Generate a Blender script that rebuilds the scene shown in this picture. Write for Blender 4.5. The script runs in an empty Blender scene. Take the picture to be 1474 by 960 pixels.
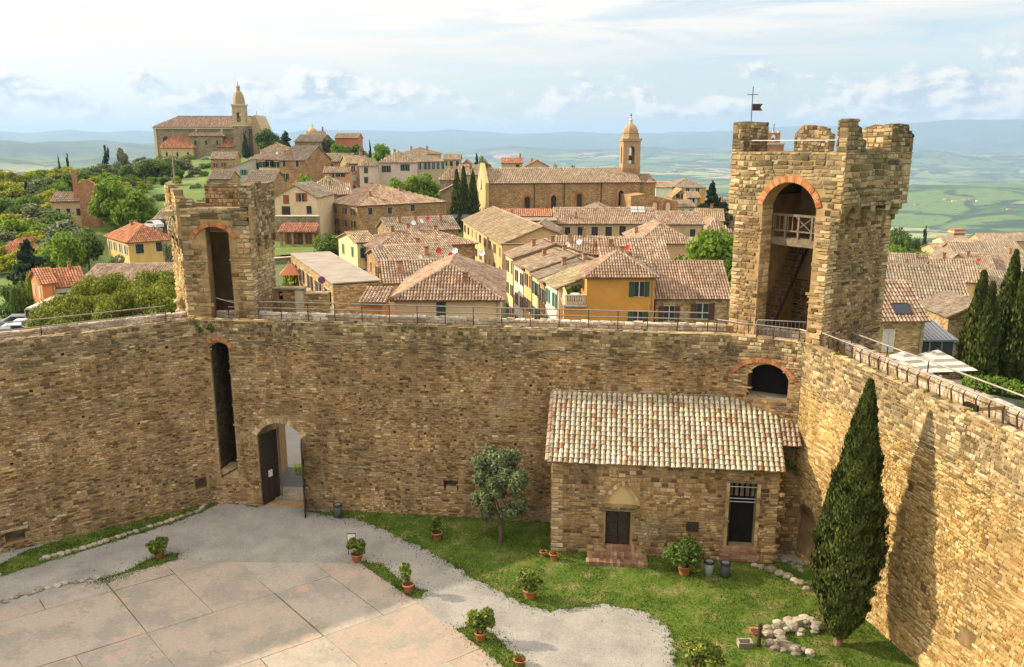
import bpy, bmesh, math, random
import numpy as np
from mathutils import Vector, Matrix
from mathutils.geometry import tessellate_polygon
R = random.Random(7)
rad = math.radians
scn = bpy.context.scene
col = scn.collection

# ------------------------------------------------------------------ camera
F, CX, CY, HZ, EYE = 1180.0, 737.0, 480.0, 208.0, 20.5      # measured on the 1474 x 960 photograph
PITCH = math.atan((CY - HZ) / F)
cp, sp = math.cos(PITCH), math.sin(PITCH)
cam_d = bpy.data.cameras.new('camera')
cam_d.sensor_width = 36.0
cam_d.lens = 36.0 * F / 1474.0
cam_d.clip_start, cam_d.clip_end = 0.5, 200000.0
cam = bpy.data.objects.new('camera', cam_d)
cam.location = (0, 0, EYE)
cam.rotation_euler = (math.pi / 2 - PITCH, 0, 0)
col.objects.link(cam)
scn.camera = cam

# ------------------------------------------------------------------ sun, sky, exposure
SUN_AZ, SUN_EL = rad(-13.0), rad(27.0)        # light travels towards +X, a little towards the camera
ldir = Vector((math.cos(SUN_AZ) * math.cos(SUN_EL), math.sin(SUN_AZ) * math.cos(SUN_EL), -math.sin(SUN_EL)))
sun_d = bpy.data.lights.new('sun', 'SUN')
sun_d.energy, sun_d.angle, sun_d.color = 3.7, rad(0.7), (1.0, 0.86, 0.62)
sun = bpy.data.objects.new('sun', sun_d)
sun.rotation_euler = ldir.to_track_quat('-Z', 'Y').to_euler()
sun.location = (-40, 20, 60)
col.objects.link(sun)

world = bpy.data.worlds.new('World')
scn.world = world
world.use_nodes = True
wt = world.node_tree
wt.nodes.clear()


class NT:
    """small helper to write node trees"""
    def __init__(s, nt): s.nt = nt
    def n(s, t, **kw):
        nd = s.nt.nodes.new(t)
        for k, v in kw.items():
            if k.startswith('i_'):
                key = k[2:]
                key = int(key) if key.isdigit() else key
                inp = nd.inputs[key]
                if isinstance(v, bpy.types.NodeSocket): s.nt.links.new(v, inp)
                else: inp.default_value = v
            else: setattr(nd, k, v)
        return nd
    def math(s, op, a, b=0.0, c=0.0, clamp=False):
        nd = s.n('ShaderNodeMath', operation=op, use_clamp=clamp)
        for i, v in enumerate((a, b, c)):
            if isinstance(v, bpy.types.NodeSocket): s.nt.links.new(v, nd.inputs[i])
            else: nd.inputs[i].default_value = v
        return nd.outputs[0]
    def vmath(s, op, a, b=(0, 0, 0)):
        nd = s.n('ShaderNodeVectorMath', operation=op)
        for i, v in enumerate((a, b)):
            if isinstance(v, bpy.types.NodeSocket): s.nt.links.new(v, nd.inputs[i])
            else: nd.inputs[i].default_value = v
        return nd.outputs[0] if op not in ('DOT_PRODUCT', 'LENGTH') else nd.outputs['Value']
    def noise(s, vec, scale, detail=4, rough=0.55, dist=0.0):
        nd = s.n('ShaderNodeTexNoise', i_Scale=scale, i_Detail=detail, i_Roughness=rough, i_Distortion=dist)
        if vec is not None: s.nt.links.new(vec, nd.inputs['Vector'])
        return nd.outputs['Fac']
    def ramp(s, fac, stops, interp='LINEAR'):
        nd = s.n('ShaderNodeValToRGB')
        cr = nd.color_ramp
        cr.interpolation = interp
        while len(cr.elements) < len(stops): cr.elements.new(0.5)
        for e, (p, c) in zip(cr.elements, stops):
            e.position = p
            e.color = (c[0], c[1], c[2], 1) if not isinstance(c, (int, float)) else (c, c, c, 1)
        s.nt.links.new(fac, nd.inputs[0])
        return nd.outputs[0]
    def mix(s, fac, a, b, mode='MIX'):
        nd = s.n('ShaderNodeMix', data_type='RGBA', blend_type=mode, clamp_factor=True)
        for i, v in ((0, fac), (6, a), (7, b)):
            if isinstance(v, bpy.types.NodeSocket): s.nt.links.new(v, nd.inputs[i])
            elif i == 0: nd.inputs[i].default_value = v
            else: nd.inputs[i].default_value = (v[0], v[1], v[2], 1)
        return nd.outputs[2]
    def sstep(s, v, a, b):
        nd = s.n('ShaderNodeMapRange', interpolation_type='SMOOTHSTEP', i_1=a, i_2=b, i_3=0.0, i_4=1.0)
        s.nt.links.new(v, nd.inputs[0])
        return nd.outputs[0]
    def link(s, a, b): s.nt.links.new(a, b)


def build_world():
    t = NT(wt)
    sky = t.n('ShaderNodeTexSky', sky_type='NISHITA')
    sky.sun_disc = False
    sky.sun_elevation = SUN_EL
    sky.sun_rotation = math.atan2(-ldir.x, -ldir.y)
    sky.altitude, sky.air_density, sky.dust_density, sky.ozone_density = 560, 1.0, 1.6, 1.0
    d = t.n('ShaderNodeTexCoord').outputs['Generated']
    sep = t.n('ShaderNodeSeparateXYZ', i_0=d)
    z = sep.outputs[2]
    # nearness to the sun brightens thin high cloud
    tosun = t.vmath('DOT_PRODUCT', d, tuple(-ldir))
    sb = t.sstep(tosun, -0.35, 0.75)
    # thin streaky veil
    sv = t.vmath('MULTIPLY', d, (2.2, 2.2, 26.0))
    veil = t.noise(sv, 1.3, 6, 0.6, 0.8)
    vm = t.math('MULTIPLY', t.sstep(veil, 0.34, 0.62), t.sstep(z, 0.035, 0.15))
    high = t.sstep(z, 0.08, 0.5)
    vm = t.math('ADD', t.math('MULTIPLY', vm, 0.92), t.math('MULTIPLY', sb, t.math('ADD', 0.36, t.math('MULTIPLY', t.sstep(z, 0.04, 0.13), 0.64))), clamp=True)
    vm = t.math('MAXIMUM', vm, t.math('MULTIPLY', high, 0.85))
    # veil made brighter overhead, out of view, to add fill light
    vb = t.math('ADD', 0.92, t.math('MULTIPLY', t.math('MAXIMUM', z, 0.0), 1.7))
    vcol = t.mix(1.0, t.mix(sb, (4.95, 4.75, 4.35), (5.8, 5.25, 4.5)), t.n('ShaderNodeCombineColor', i_0=vb, i_1=vb, i_2=vb).outputs[0], 'MULTIPLY')
    c = t.mix(t.math('MULTIPLY', vm, 0.92), sky.outputs[0], vcol)
    # pale band of milky air above the horizon
    low = t.math('SUBTRACT', 1.0, t.sstep(z, 0.0, 0.085))
    c = t.mix(t.math('MULTIPLY', low, 0.6), c, (4.25, 4.5, 4.6))
    # cumulus heaps
    cv = t.vmath('MULTIPLY', d, (1.0, 1.0, 1.9))
    big = t.noise(t.vmath('ADD', cv, (3.1, 1.7, 0.0)), 5.5, 2, 0.5)
    fine = t.noise(cv, 17.0, 10, 0.60, 0.2)
    fin2 = t.noise(t.vmath('ADD', cv, (-0.011, 0.002, 0.011)), 17.0, 10, 0.60, 0.2)
    hgt = t.math('MULTIPLY', t.sstep(z, 0.006, 0.035), t.math('SUBTRACT', 1.0, t.sstep(z, 0.045, 0.12)))
    dens = t.math('ADD', t.math('MULTIPLY', fine, 1.0), t.math('MULTIPLY', t.math('SUBTRACT', big, 0.5), 0.6))
    dens = t.math('ADD', dens, t.math('MULTIPLY', t.math('SUBTRACT', hgt, 1.0), 0.34))
    cm = t.sstep(dens, 0.365, 0.50)
    lit = t.math('ADD', t.math('MULTIPLY', t.math('SUBTRACT', fine, fin2), 7.5), 0.52, clamp=True)
    ccol = t.mix(lit, (3.1, 3.55, 4.1), (6.6, 6.0, 5.2))
    c = t.mix(t.math('MULTIPLY', cm, 0.88), c, ccol)
    # below the horizon: dull ground tone
    c = t.mix(t.sstep(z, -0.02, 0.0), (2.2, 2.3, 2.0), c)
    bg = t.n('ShaderNodeBackground', i_0=c, i_1=0.093)
    t.n('ShaderNodeOutputWorld', i_0=bg.outputs[0])


build_world()
scn.view_settings.view_transform = 'Standard'
scn.view_settings.look = 'None'
scn.view_settings.exposure = 1.0
scn.view_settings.gamma = 1.0
scn.render.engine = 'CYCLES'
scn.cycles.max_bounces = 6
scn.cycles.diffuse_bounces = 4
scn.cycles.volume_bounces = 0
scn.cycles.volume_step_rate = 4
scn.cycles.use_denoising = True


# ------------------------------------------------------------------ pixel <-> place
def ray(x, y):
    u, v = (x - CX) / F, (CY - y) / F
    return Vector((u, cp + v * sp, -sp + v * cp))
def PZ(x, y, z=0.0):
    r = ray(x, y)
    t = (z - EYE) / r.z
    return Vector((r.x * t, r.y * t, z))
def PD(x, y, d):
    r = ray(x, y)
    t = d / r.y
    return Vector((r.x * t, d, EYE + r.z * t))
def proj(p):
    dz = p[2] - EYE
    zc = p[1] * cp - dz * sp
    if zc < 0.1: return (-9e3, -9e3, 0.1)
    return (CX + F * p[0] / zc, CY - F * (p[1] * sp + dz * cp) / zc, zc)
def inframe(p, m=8):
    q = proj(p)
    return -m < q[0] < 1474 + m and -m < q[1] < 960 + m and q[2] > 0.2
def hit_plane(px, py, p0, n):
    r = ray(px, py)
    c = Vector((0, 0, EYE))
    return c + r * ((Vector(p0) - c).dot(n) / r.dot(n))


# ------------------------------------------------------------------ mesh helpers
I4 = Matrix.Identity(4)
class MB:
    def __init__(s): s.v, s.f, s.m = [], [], None
    def add(s, vs, fs, M=None):
        o = len(s.v)
        if M is not None: vs = [M @ Vector(q) for q in vs]
        s.v += [tuple(q) for q in vs]
        s.f += [tuple(i + o for i in f) for f in fs]
        return s
    def box(s, x0, x1, y0, y1, z0, z1, M=None):
        vs = [(x0, y0, z0), (x1, y0, z0), (x1, y1, z0), (x0, y1, z0), (x0, y0, z1), (x1, y0, z1), (x1, y1, z1), (x0, y1, z1)]
        return s.add(vs, [(3, 2, 1, 0), (4, 5, 6, 7), (0, 1, 5, 4), (1, 2, 6, 5), (2, 3, 7, 6), (3, 0, 4, 7)], M)
    def tube(s, pts, r, n=6, M=None, cap=True):
        pts = [Vector(p) for p in pts]
        rs = r if isinstance(r, (list, tuple)) else [r] * len(pts)
        vs, fs = [], []
        for i, p in enumerate(pts):
            t = (pts[min(i + 1, len(pts) - 1)] - pts[max(i - 1, 0)]).normalized()
            a = t.orthogonal().normalized() if abs(t.z) < 0.9 else Vector((1, 0, 0)).cross(t).normalized()
            if abs(t.z) < 0.9: a = Vector((0, 0, 1)).cross(t).normalized()
            b = t.cross(a)
            for k in range(n):
                w = 2 * math.pi * k / n
                vs.append(p + (a * math.cos(w) + b * math.sin(w)) * rs[i])
        for i in range(len(pts) - 1):
            for k in range(n):
                fs.append((i * n + k, i * n + (k + 1) % n, (i + 1) * n + (k + 1) % n, (i + 1) * n + k))
        if cap:
            fs.append(tuple(range(n))[::-1])
            fs.append(tuple((len(pts) - 1) * n + k for k in range(n)))
        return s.add(vs, fs, M)
    def lathe(s, prof, n=16, M=None, cap=True):
        vs, fs = [], []
        for (r, z) in prof:
            for k in range(n):
                w = 2 * math.pi * k / n
                vs.append((r * math.cos(w), r * math.sin(w), z))
        for i in range(len(prof) - 1):
            for k in range(n):
                fs.append((i * n + k, i * n + (k + 1) % n, (i + 1) * n + (k + 1) % n, (i + 1) * n + k))
        if cap:
            fs.append(tuple(range(n))[::-1])
            fs.append(tuple((len(prof) - 1) * n + k for k in range(n)))
        return s.add(vs, fs, M)
    def slab(s, outer, holes, y0, y1, M=None, t0=0.0, t1=0.0, L=None):
        """polygon with holes in the (x, z) plane, thick from y0 to y1; ends mitred by t0 / t1"""
        loops = [outer] + list(holes)
        tris = tessellate_polygon([[Vector((a, b, 0)) for a, b in lp] for lp in loops])
        flat = [q for lp in loops for q in lp]
        n = len(flat)
        def P(q, y):
            x = q[0]
            if abs(x) < 1e-6: x -= y * t0
            elif L is not None and abs(x - L) < 1e-6: x += y * t1
            return (x, y, q[1])
        vs = [P(q, y0) for q in flat] + [P(q, y1) for q in flat]
        fs = []
        for (a, b, c) in tris:
            pa, pb, pc = flat[a], flat[b], flat[c]
            if (pb[0] - pa[0]) * (pc[1] - pa[1]) - (pb[1] - pa[1]) * (pc[0] - pa[0]) < 0: b, c = c, b
            fs.append((a, b, c))
            fs.append((n + a, n + c, n + b))
        o = 0
        for lp in loops:
            k = len(lp)
            for i in range(k):
                a, b = o + i, o + (i + 1) % k
                fs.append((a, n + a, n + b, b))
            o += k
        return s.add(vs, fs, M)
    def mesh(s, name='mesh'):
        me = bpy.data.meshes.new(name)
        me.from_pydata(s.v, [], s.f)
        return me
    def build(s, name, mat, parent=None, smooth=False, kind=None, fix=False):
        me = s.mesh(name)
        if fix:
            bm = bmesh.new(); bm.from_mesh(me)
            bmesh.ops.recalc_face_normals(bm, faces=bm.faces)
            bm.to_mesh(me); bm.free()
        me.materials.append(mat)
        if smooth: me.polygons.foreach_set('use_smooth', [True] * len(me.polygons))
        return ob(name, me, parent, kind=kind)
def ob(name, data, parent=None, M=None, kind=None):
    o = bpy.data.objects.new(name, data)
    col.objects.link(o)
    if parent is not None: o.parent = parent
    if M is not None: o.matrix_local = M
    if kind: o['kind'] = kind
    return o
def tag(o, label, cat, group=None):
    o['label'], o['category'] = label, cat
    if group: o['group'] = group
    return o
def thing(name, label, cat, loc=(0, 0, 0), rz=0.0, group=None):
    o = ob(name, None)
    o.location, o.rotation_euler = loc, (0, 0, rz)
    return tag(o, label, cat, group)
def struct(o):
    o['kind'] = 'structure'
    return o
def copy_tree(o, parent=None):
    c = o.copy()
    col.objects.link(c)
    if parent is not None: c.parent = parent
    for ch in list(o.children): copy_tree(ch, c)
    return c
def frame(p, q, z=0.0):
    """matrix with +x from p to q (seen left to right), +y away from the viewer, origin at p"""
    a = Vector((q[0] - p[0], q[1] - p[1], 0)).normalized()
    b = Vector((-a.y, a.x, 0))
    return Matrix(((a.x, b.x, 0, p[0]), (a.y, b.y, 0, p[1]), (0, 0, 1, z), (0, 0, 0, 1)))
def arch_pts(s0, s1, z0, zs, rise, n=12, pointed=False):
    """outline (counter-clockwise) of an opening with a segmental head"""
    a = (s1 - s0) / 2
    c = (s0 + s1) / 2
    pts = [(s0, z0), (s1, z0)]
    if rise <= 0: return pts + [(s1, zs), (s0, zs)]
    r = (a * a + rise * rise) / (2 * rise)
    zc = zs + rise - r
    w = math.asin(min(1, a / r)) if rise <= a else math.pi - math.asin(a / r)
    return pts + [(c + r * math.sin(w - 2 * w * k / n), zc + r * math.cos(w - 2 * w * k / n)) for k in range(n + 1)]
def in_open(o, s, z, m=0.0):
    s0, s1, z0, zs, rise = o
    if s < s0 - m or s > s1 + m or z < z0 - m: return False
    if z <= zs: return True
    if rise <= 0: return z < zs + m
    a, c = (s1 - s0) / 2, (s0 + s1) / 2
    r = (a * a + rise * rise) / (2 * rise)
    return math.hypot(s - c, z - (zs + rise - r)) < r + m


# ------------------------------------------------------------------ materials
def mat(name):
    m = bpy.data.materials.new(name)
    m.use_nodes = True
    t = NT(m.node_tree)
    b = m.node_tree.nodes['Principled BSDF']
    b.inputs['Roughness'].default_value = 0.85
    b.inputs['Specular IOR Level'].default_value = 0.25
    return m, t, b
def bump(t, b, h, strength=0.4, dist=0.02):
    n = t.n('ShaderNodeBump', i_Strength=strength, i_Distance=dist, i_Height=h)
    t.link(n.outputs[0], b.inputs['Normal'])
def pos(t): return t.n('ShaderNodeNewGeometry').outputs['Position']
def rnd(t):
    g = t.n('ShaderNodeNewGeometry').outputs['Random Per Island']
    o = t.n('ShaderNodeObjectInfo').outputs['Random']
    return t.math('FRACT', t.math('ADD', g, o))
def plain(name, c, rough=0.8, var=0.12, scale=2.5, metal=0.0, bmp=0.0):
    m, t, b = mat(name)
    p = pos(t)
    f = t.noise(p, scale, 5, 0.6)
    lo = tuple(x * (1 - var) for x in c); hi = tuple(min(1, x * (1 + var)) for x in c)
    t.link(t.ramp(f, [(0.3, lo), (0.7, hi)]), b.inputs['Base Color'])
    b.inputs['Roughness'].default_value = rough
    b.inputs['Metallic'].default_value = metal
    if bmp: bump(t, b, t.noise(p, scale * 8, 4), bmp, 0.02)
    return m
def rand_mat(name, stops, weather=None, grain=9.0, bmp=0.5, rough=0.88, pale=None, spread=0.35):
    """colour drawn per piece from a ramp, with blotches over whole areas"""
    m, t, b = mat(name)
    p = pos(t)
    c = t.ramp(rnd(t), stops)
    n1 = t.noise(p, 0.45, 5, 0.62)
    c = t.mix(1.0, c, t.ramp(n1, [(0.32, 1 - spread), (0.68, 1 + spread * 0.45)]), 'MULTIPLY')
    st = t.noise(t.vmath('MULTIPLY', p, (1.5, 1.5, 0.16)), 1.0, 4, 0.6)
    c = t.mix(1.0, c, t.ramp(st, [(0.34, 0.74), (0.6, 1.1)]), 'MULTIPLY')
    n2 = t.noise(p, grain, 5, 0.65)
    c = t.mix(1.0, c, t.ramp(n2, [(0.25, 0.72), (0.75, 1.2)]), 'MULTIPLY')
    if weather:
        w = t.sstep(t.noise(t.vmath('ADD', p, (11, 5, 3)), weather[1], 6, 0.68), weather[2], weather[2] + 0.12)
        c = t.mix(t.math('MULTIPLY', w, weather[3]), c, weather[0])
    if pale:
        w = t.sstep(t.noise(t.vmath('ADD', p, (3, 17, 9)), pale[1], 6, 0.7), pale[2], pale[2] + 0.1)
        c = t.mix(t.math('MULTIPLY', w, pale[3]), c, t.mix(1.0, pale[0], t.ramp(n2, [(0.25, 0.7), (0.75, 1.2)]), 'MULTIPLY'))
    t.link(c, b.inputs['Base Color'])
    b.inputs['Roughness'].default_value = rough
    bump(t, b, n2, bmp, 0.03)
    return m
def leafy(name, stops, trans=0.45):
    m, t, b = mat(name)
    p = pos(t)
    c = t.ramp(rnd(t), stops)
    c = t.mix(1.0, c, t.ramp(t.noise(p, 0.9, 3), [(0.3, 0.72), (0.7, 1.25)]), 'MULTIPLY')
    t.link(c, b.inputs['Base Color'])
    b.inputs['Roughness'].default_value = 0.75
    b.inputs['Specular IOR Level'].default_value = 0.12
    tr = t.n('ShaderNodeBsdfTranslucent', i_0=c)
    mx = t.n('ShaderNodeMixShader', i_0=trans, i_1=b.outputs[0], i_2=tr.outputs[0])
    t.link(mx.outputs[0], m.node_tree.nodes['Material Output'].inputs[0])
    return m
def rubble(name, stops, sc=(3.2, 3.2, 6.5), bmp=0.8):
    """coursed rubble for walls too far off to tell stones apart"""
    m, t, b = mat(name)
    p = pos(t)
    q = t.vmath('MULTIPLY', p, sc)
    v = t.n('ShaderNodeTexVoronoi', i_Scale=1.0)
    t.link(q, v.inputs['Vector'])
    f = t.n('ShaderNodeSeparateColor', i_0=v.outputs['Color']).outputs[0]
    c = t.ramp(f, stops)
    c = t.mix(1.0, c, t.ramp(t.noise(p, 0.35, 5, 0.65), [(0.3, 0.66), (0.7, 1.2)]), 'MULTIPLY')
    t.link(c, b.inputs['Base Color'])
    bump(t, b, t.math('ADD', f, v.outputs['Distance']), bmp, 0.06)
    return m

M = {}
S_OCHRE = [(0.0, (0.116, 0.064, 0.023)), (0.14, (0.232, 0.133, 0.052)), (0.36, (0.348, 0.209, 0.081)), (0.6, (0.429, 0.267, 0.11)), (0.8, (0.499, 0.331, 0.151)), (0.92, (0.267, 0.18, 0.093)), (1.0, (0.661, 0.499, 0.29))]
S_GREY = [(0.0, (0.106, 0.077, 0.038)), (0.25, (0.224, 0.165, 0.085)), (0.5, (0.319, 0.236, 0.124)), (0.75, (0.413, 0.307, 0.165)), (1.0, (0.566, 0.454, 0.271))]
S_PALE = [(0.0, (0.27, 0.18, 0.085)), (0.35, (0.42, 0.29, 0.14)), (0.7, (0.52, 0.375, 0.195)), (1.0, (0.60, 0.48, 0.30))]
S_OCHRE = [(q, (c[0] * 1.0, c[1] * 1.03, c[2] * 1.16)) for q, c in S_OCHRE]
DARKW = (0.085, 0.065, 0.038)
M['stone'] = rand_mat('sandstone_rubble', S_OCHRE, (DARKW, 0.5, 0.54, 0.6), spread=0.42, pale=((0.50, 0.385, 0.22), 0.33, 0.57, 0.5))
M['stone_top'] = rand_mat('weathered_sandstone', S_GREY, (DARKW, 0.8, 0.50, 0.65), spread=0.42)
M['stone_sun'] = rand_mat('sunlit_sandstone', [(0.0, (0.20, 0.115, 0.038)), (0.2, (0.35, 0.215, 0.072)), (0.5, (0.45, 0.295, 0.105)), (0.8, (0.52, 0.365, 0.15)), (1.0, (0.62, 0.49, 0.27))], ((0.55, 0.47, 0.33), 0.9, 0.60, 0.35))  # lit copy of the sandstone, sunlight put into its paler golden colour
dim = lambda st, f: [(q, tuple(x * f for x in c)) for q, c in st]
M['tower_stone'] = rand_mat('shade_brown_tower_stone', dim(S_OCHRE, .74), (DARKW, 0.7, 0.52, 0.5), spread=0.4)  # brown stone dimmed further, putting shade into the right tower's colour
M['tower_top'] = rand_mat('shade_lichened_tower_stone', dim(S_GREY, .84), (DARKW, 0.9, 0.50, 0.55), spread=0.4)  # lichened stone, also dimmed in colour as shade for that tower
M['parapet_pale'] = rand_mat('pale_parapet_stone', [(0, (0.34, 0.26, 0.17)), (0.4, (0.52, 0.44, 0.33)), (1, (0.66, 0.60, 0.49))], (DARKW, 1.6, 0.58, 0.35), grain=7)
M['flat_roof'] = plain('dusty_flat_roof', (0.30, 0.25, 0.205), 0.95, 0.2, 0.6)
M['quoin'] = rand_mat('dressed_sandstone', S_PALE, (DARKW, 1.3, 0.57, 0.35), grain=5)
M['rough'] = rand_mat('rough_pale_stone', [(0, (0.22, 0.185, 0.13)), (0.5, (0.35, 0.30, 0.22)), (1, (0.47, 0.42, 0.33))], (DARKW, 2.0, 0.55, 0.4), grain=7)
M['mortar'] = plain('lime_mortar', (0.31, 0.205, 0.098), 0.95, 0.3, 1.6, bmp=0.6)
M['mortar_dark'] = plain('earthy_mortar', (0.17, 0.115, 0.058), 0.95, 0.3, 1.6, bmp=0.6)
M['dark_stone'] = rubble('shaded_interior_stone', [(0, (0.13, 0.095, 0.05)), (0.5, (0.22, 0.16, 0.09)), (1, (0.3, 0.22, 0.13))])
M['plaster_in'] = plain('rough_render', (0.34, 0.26, 0.155), 0.95, 0.25, 1.2, bmp=0.5)
M['brick'] = rand_mat('orange_brick', [(0, (0.36, 0.13, 0.05)), (0.5, (0.46, 0.185, 0.075)), (1, (0.53, 0.26, 0.125))], grain=12, spread=0.2)
M['brick_old'] = rand_mat('worn_brick', [(0, (0.24, 0.125, 0.075)), (0.5, (0.34, 0.185, 0.115)), (1, (0.43, 0.29, 0.19))], (DARKW, 1.5, 0.55, 0.4), grain=12, spread=0.25)
M['brickwall'] = rubble('brick_masonry', [(0, (0.30, 0.13, 0.06)), (0.5, (0.40, 0.19, 0.09)), (1, (0.47, 0.27, 0.15))], (5, 5, 12), 0.4)
M['rub_warm'] = rubble('far_rubble_warm', [(0, (0.22, 0.145, 0.07)), (0.5, (0.36, 0.25, 0.12)), (1, (0.48, 0.35, 0.19))])
M['rub_grey'] = rubble('far_rubble_grey', [(0, (0.18, 0.135, 0.08)), (0.5, (0.28, 0.215, 0.135)), (1, (0.38, 0.3, 0.2))])
M['rub_ruddy'] = rubble('far_rubble_ruddy', [(0, (0.24, 0.13, 0.06)), (0.5, (0.40, 0.225, 0.095)), (1, (0.47, 0.32, 0.16))])
for k, c in dict(cream=(0.66, 0.50, 0.30), peach=(0.66, 0.47, 0.28), white=(0.70, 0.64, 0.50), orange=(0.58, 0.285, 0.062), yellow=(0.64, 0.43, 0.15), ochre=(0.52, 0.37, 0.18),
                 tan=(0.46, 0.34, 0.19), pink=(0.60, 0.47, 0.38), salmon=(0.56, 0.27, 0.16), redwall=(0.46, 0.165, 0.09), paleyellow=(0.66, 0.53, 0.29), greyplaster=(0.42, 0.38, 0.31),
                 terra=(0.55, 0.22, 0.08)).items():
    M['p_' + k] = plain('plaster_' + k, c, 0.92, 0.13, 0.7, bmp=0.15)
TILE_OLD = [(0, (0.31, 0.215, 0.14)), (0.15, (0.40, 0.29, 0.195)), (0.5, (0.455, 0.345, 0.24)), (0.7, (0.45, 0.32, 0.215)), (0.88, (0.50, 0.39, 0.28)), (1, (0.55, 0.455, 0.335))]
TILE_PINK = [(0, (0.33, 0.20, 0.13)), (0.25, (0.43, 0.285, 0.19)), (0.6, (0.475, 0.33, 0.23)), (0.85, (0.52, 0.39, 0.28)), (1, (0.56, 0.46, 0.345))]
TILE_RED = [(0, (0.38, 0.13, 0.06)), (0.5, (0.50, 0.20, 0.10)), (1, (0.55, 0.28, 0.16))]
TILE_CH = [(0, (0.33, 0.15, 0.08)), (0.08, (0.44, 0.28, 0.17)), (0.16, (0.42, 0.35, 0.25)), (0.5, (0.53, 0.47, 0.35)), (0.75, (0.60, 0.54, 0.42)), (0.88, (0.52, 0.47, 0.27)), (0.95, (0.50, 0.40, 0.29)), (1, (0.46, 0.29, 0.19))]
TILE_OLD, TILE_PINK = dim(TILE_OLD, .84), dim(TILE_PINK, .86)
M['t_old'] = rand_mat('old_roof_tiles', TILE_OLD, ((0.33, 0.29, 0.19), 0.7, 0.56, 0.5), grain=6, spread=0.2)
M['t_old2'] = rand_mat('greybrown_roof_tiles', [(q, (c[0] * .86, c[1] * .9, c[2] * .95)) for q, c in TILE_OLD], ((0.26, 0.24, 0.17), 0.6, 0.52, 0.55), grain=6, spread=0.28)
M['t_old3'] = rand_mat('ochre_roof_tiles', [(q, (c[0] * 1.04, c[1] * 1.02, c[2] * .9)) for q, c in TILE_OLD], ((0.36, 0.31, 0.19), 0.9, 0.56, 0.5), grain=6, spread=0.25)
M['t_pink2'] = rand_mat('russet_roof_tiles', [(q, (c[0] * .92, c[1] * .88, c[2] * .86)) for q, c in TILE_PINK], ((0.36, 0.31, 0.23), 0.8, 0.55, 0.5), grain=6, spread=0.28)
M['t_pink'] = rand_mat('pinkish_roof_tiles', TILE_PINK, ((0.45, 0.38, 0.28), 0.9, 0.58, 0.4), grain=6, spread=0.2)
M['t_red'] = rand_mat('new_red_roof_tiles', TILE_RED, None, grain=6, spread=0.15)
M['t_moss'] = rand_mat('mossy_roof_tiles', [(0, (0.28, 0.21, 0.12)), (0.4, (0.42, 0.36, 0.21)), (0.8, (0.5, 0.43, 0.28)), (1, (0.4, 0.25, 0.15))], ((0.30, 0.30, 0.12), 0.8, 0.5, 0.6), grain=6, spread=0.25)
M['t_chapel'] = rand_mat('lichen_roof_tiles', TILE_CH, ((0.46, 0.42, 0.17), 1.1, 0.60, 0.35), grain=8, spread=0.14)
M['t_gap'] = plain('roof_channel', (0.20, 0.12, 0.075), 0.95, 0.3, 3.0)
M['wood'] = plain('weathered_timber', (0.17, 0.13, 0.09), 0.8, 0.35, 5.0, bmp=0.4)
M['wood_dark'] = plain('dark_oak_boards', (0.045, 0.032, 0.022), 0.7, 0.4, 6.0, bmp=0.4)
M['iron'] = plain('rusty_iron', (0.075, 0.045, 0.035), 0.6, 0.35, 6.0, 0.3)
M['steel'] = plain('galvanised_steel', (0.42, 0.43, 0.44), 0.42, 0.12, 6.0, 0.7)
M['rail'] = plain('painted_handrail', (0.27, 0.24, 0.22), 0.5, 0.2, 4.0, 0.4)
M['glass'] = plain('dark_window_glass', (0.035, 0.04, 0.045), 0.12, 0.1)
M['shade_void'] = plain('shade_black', (0.012, 0.010, 0.008), 0.95, 0.2)  # near-black colour painted where openings lie in deep shade
M['trim'] = plain('stone_trim', (0.55, 0.46, 0.33), 0.85, 0.12)
M['whitepaint'] = plain('white_paint', (0.75, 0.73, 0.69), 0.6, 0.06)
M['sh_green'] = plain('green_shutter', (0.03, 0.075, 0.05), 0.6, 0.15)
M['sh_brown'] = plain('brown_shutter', (0.09, 0.045, 0.03), 0.6, 0.15)
M['sh_red'] = plain('red_shutter', (0.30, 0.07, 0.04), 0.6, 0.15)
M['sh_grey'] = plain('grey_shutter', (0.42, 0.41, 0.38), 0.6, 0.1)
M['sh_teal'] = plain('teal_shutter', (0.06, 0.22, 0.16), 0.6, 0.1)
M['terracotta'] = plain('terracotta', (0.48, 0.165, 0.065), 0.75, 0.18, 4.0, bmp=0.1)
M['soil'] = plain('potting_soil', (0.07, 0.045, 0.03), 0.95, 0.3, 9.0, bmp=0.5)
M['bin'] = plain('grey_plastic_bin', (0.12, 0.125, 0.13), 0.5, 0.1)
M['bin_lid'] = plain('black_bin_rim', (0.03, 0.03, 0.032), 0.5, 0.1)
M['bag'] = plain('clear_bin_bag', (0.42, 0.42, 0.40), 0.4, 0.2, 12)
M['bark'] = plain('tree_bark', (0.13, 0.095, 0.06), 0.95, 0.3, 6.0, bmp=0.7)
M['bark_red'] = plain('cypress_bark', (0.22, 0.13, 0.08), 0.95, 0.3, 6.0, bmp=0.7)
M['red'] = plain('red_plastic', (0.5, 0.03, 0.025), 0.45, 0.1)
M['blue'] = plain('blue_paint', (0.04, 0.09, 0.3), 0.5, 0.1)
M['solar'] = plain('solar_panel', (0.03, 0.035, 0.05), 0.2, 0.1)
M['carwhite'] = plain('silver_car_paint', (0.55, 0.56, 0.58), 0.25, 0.03)
M['cardark'] = plain('dark_car_paint', (0.03, 0.035, 0.045), 0.25, 0.05)
M['cargrey'] = plain('grey_car_paint', (0.16, 0.17, 0.19), 0.25, 0.05)
M['caryellow'] = plain('yellow_van_paint', (0.65, 0.35, 0.03), 0.35, 0.05)
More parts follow.
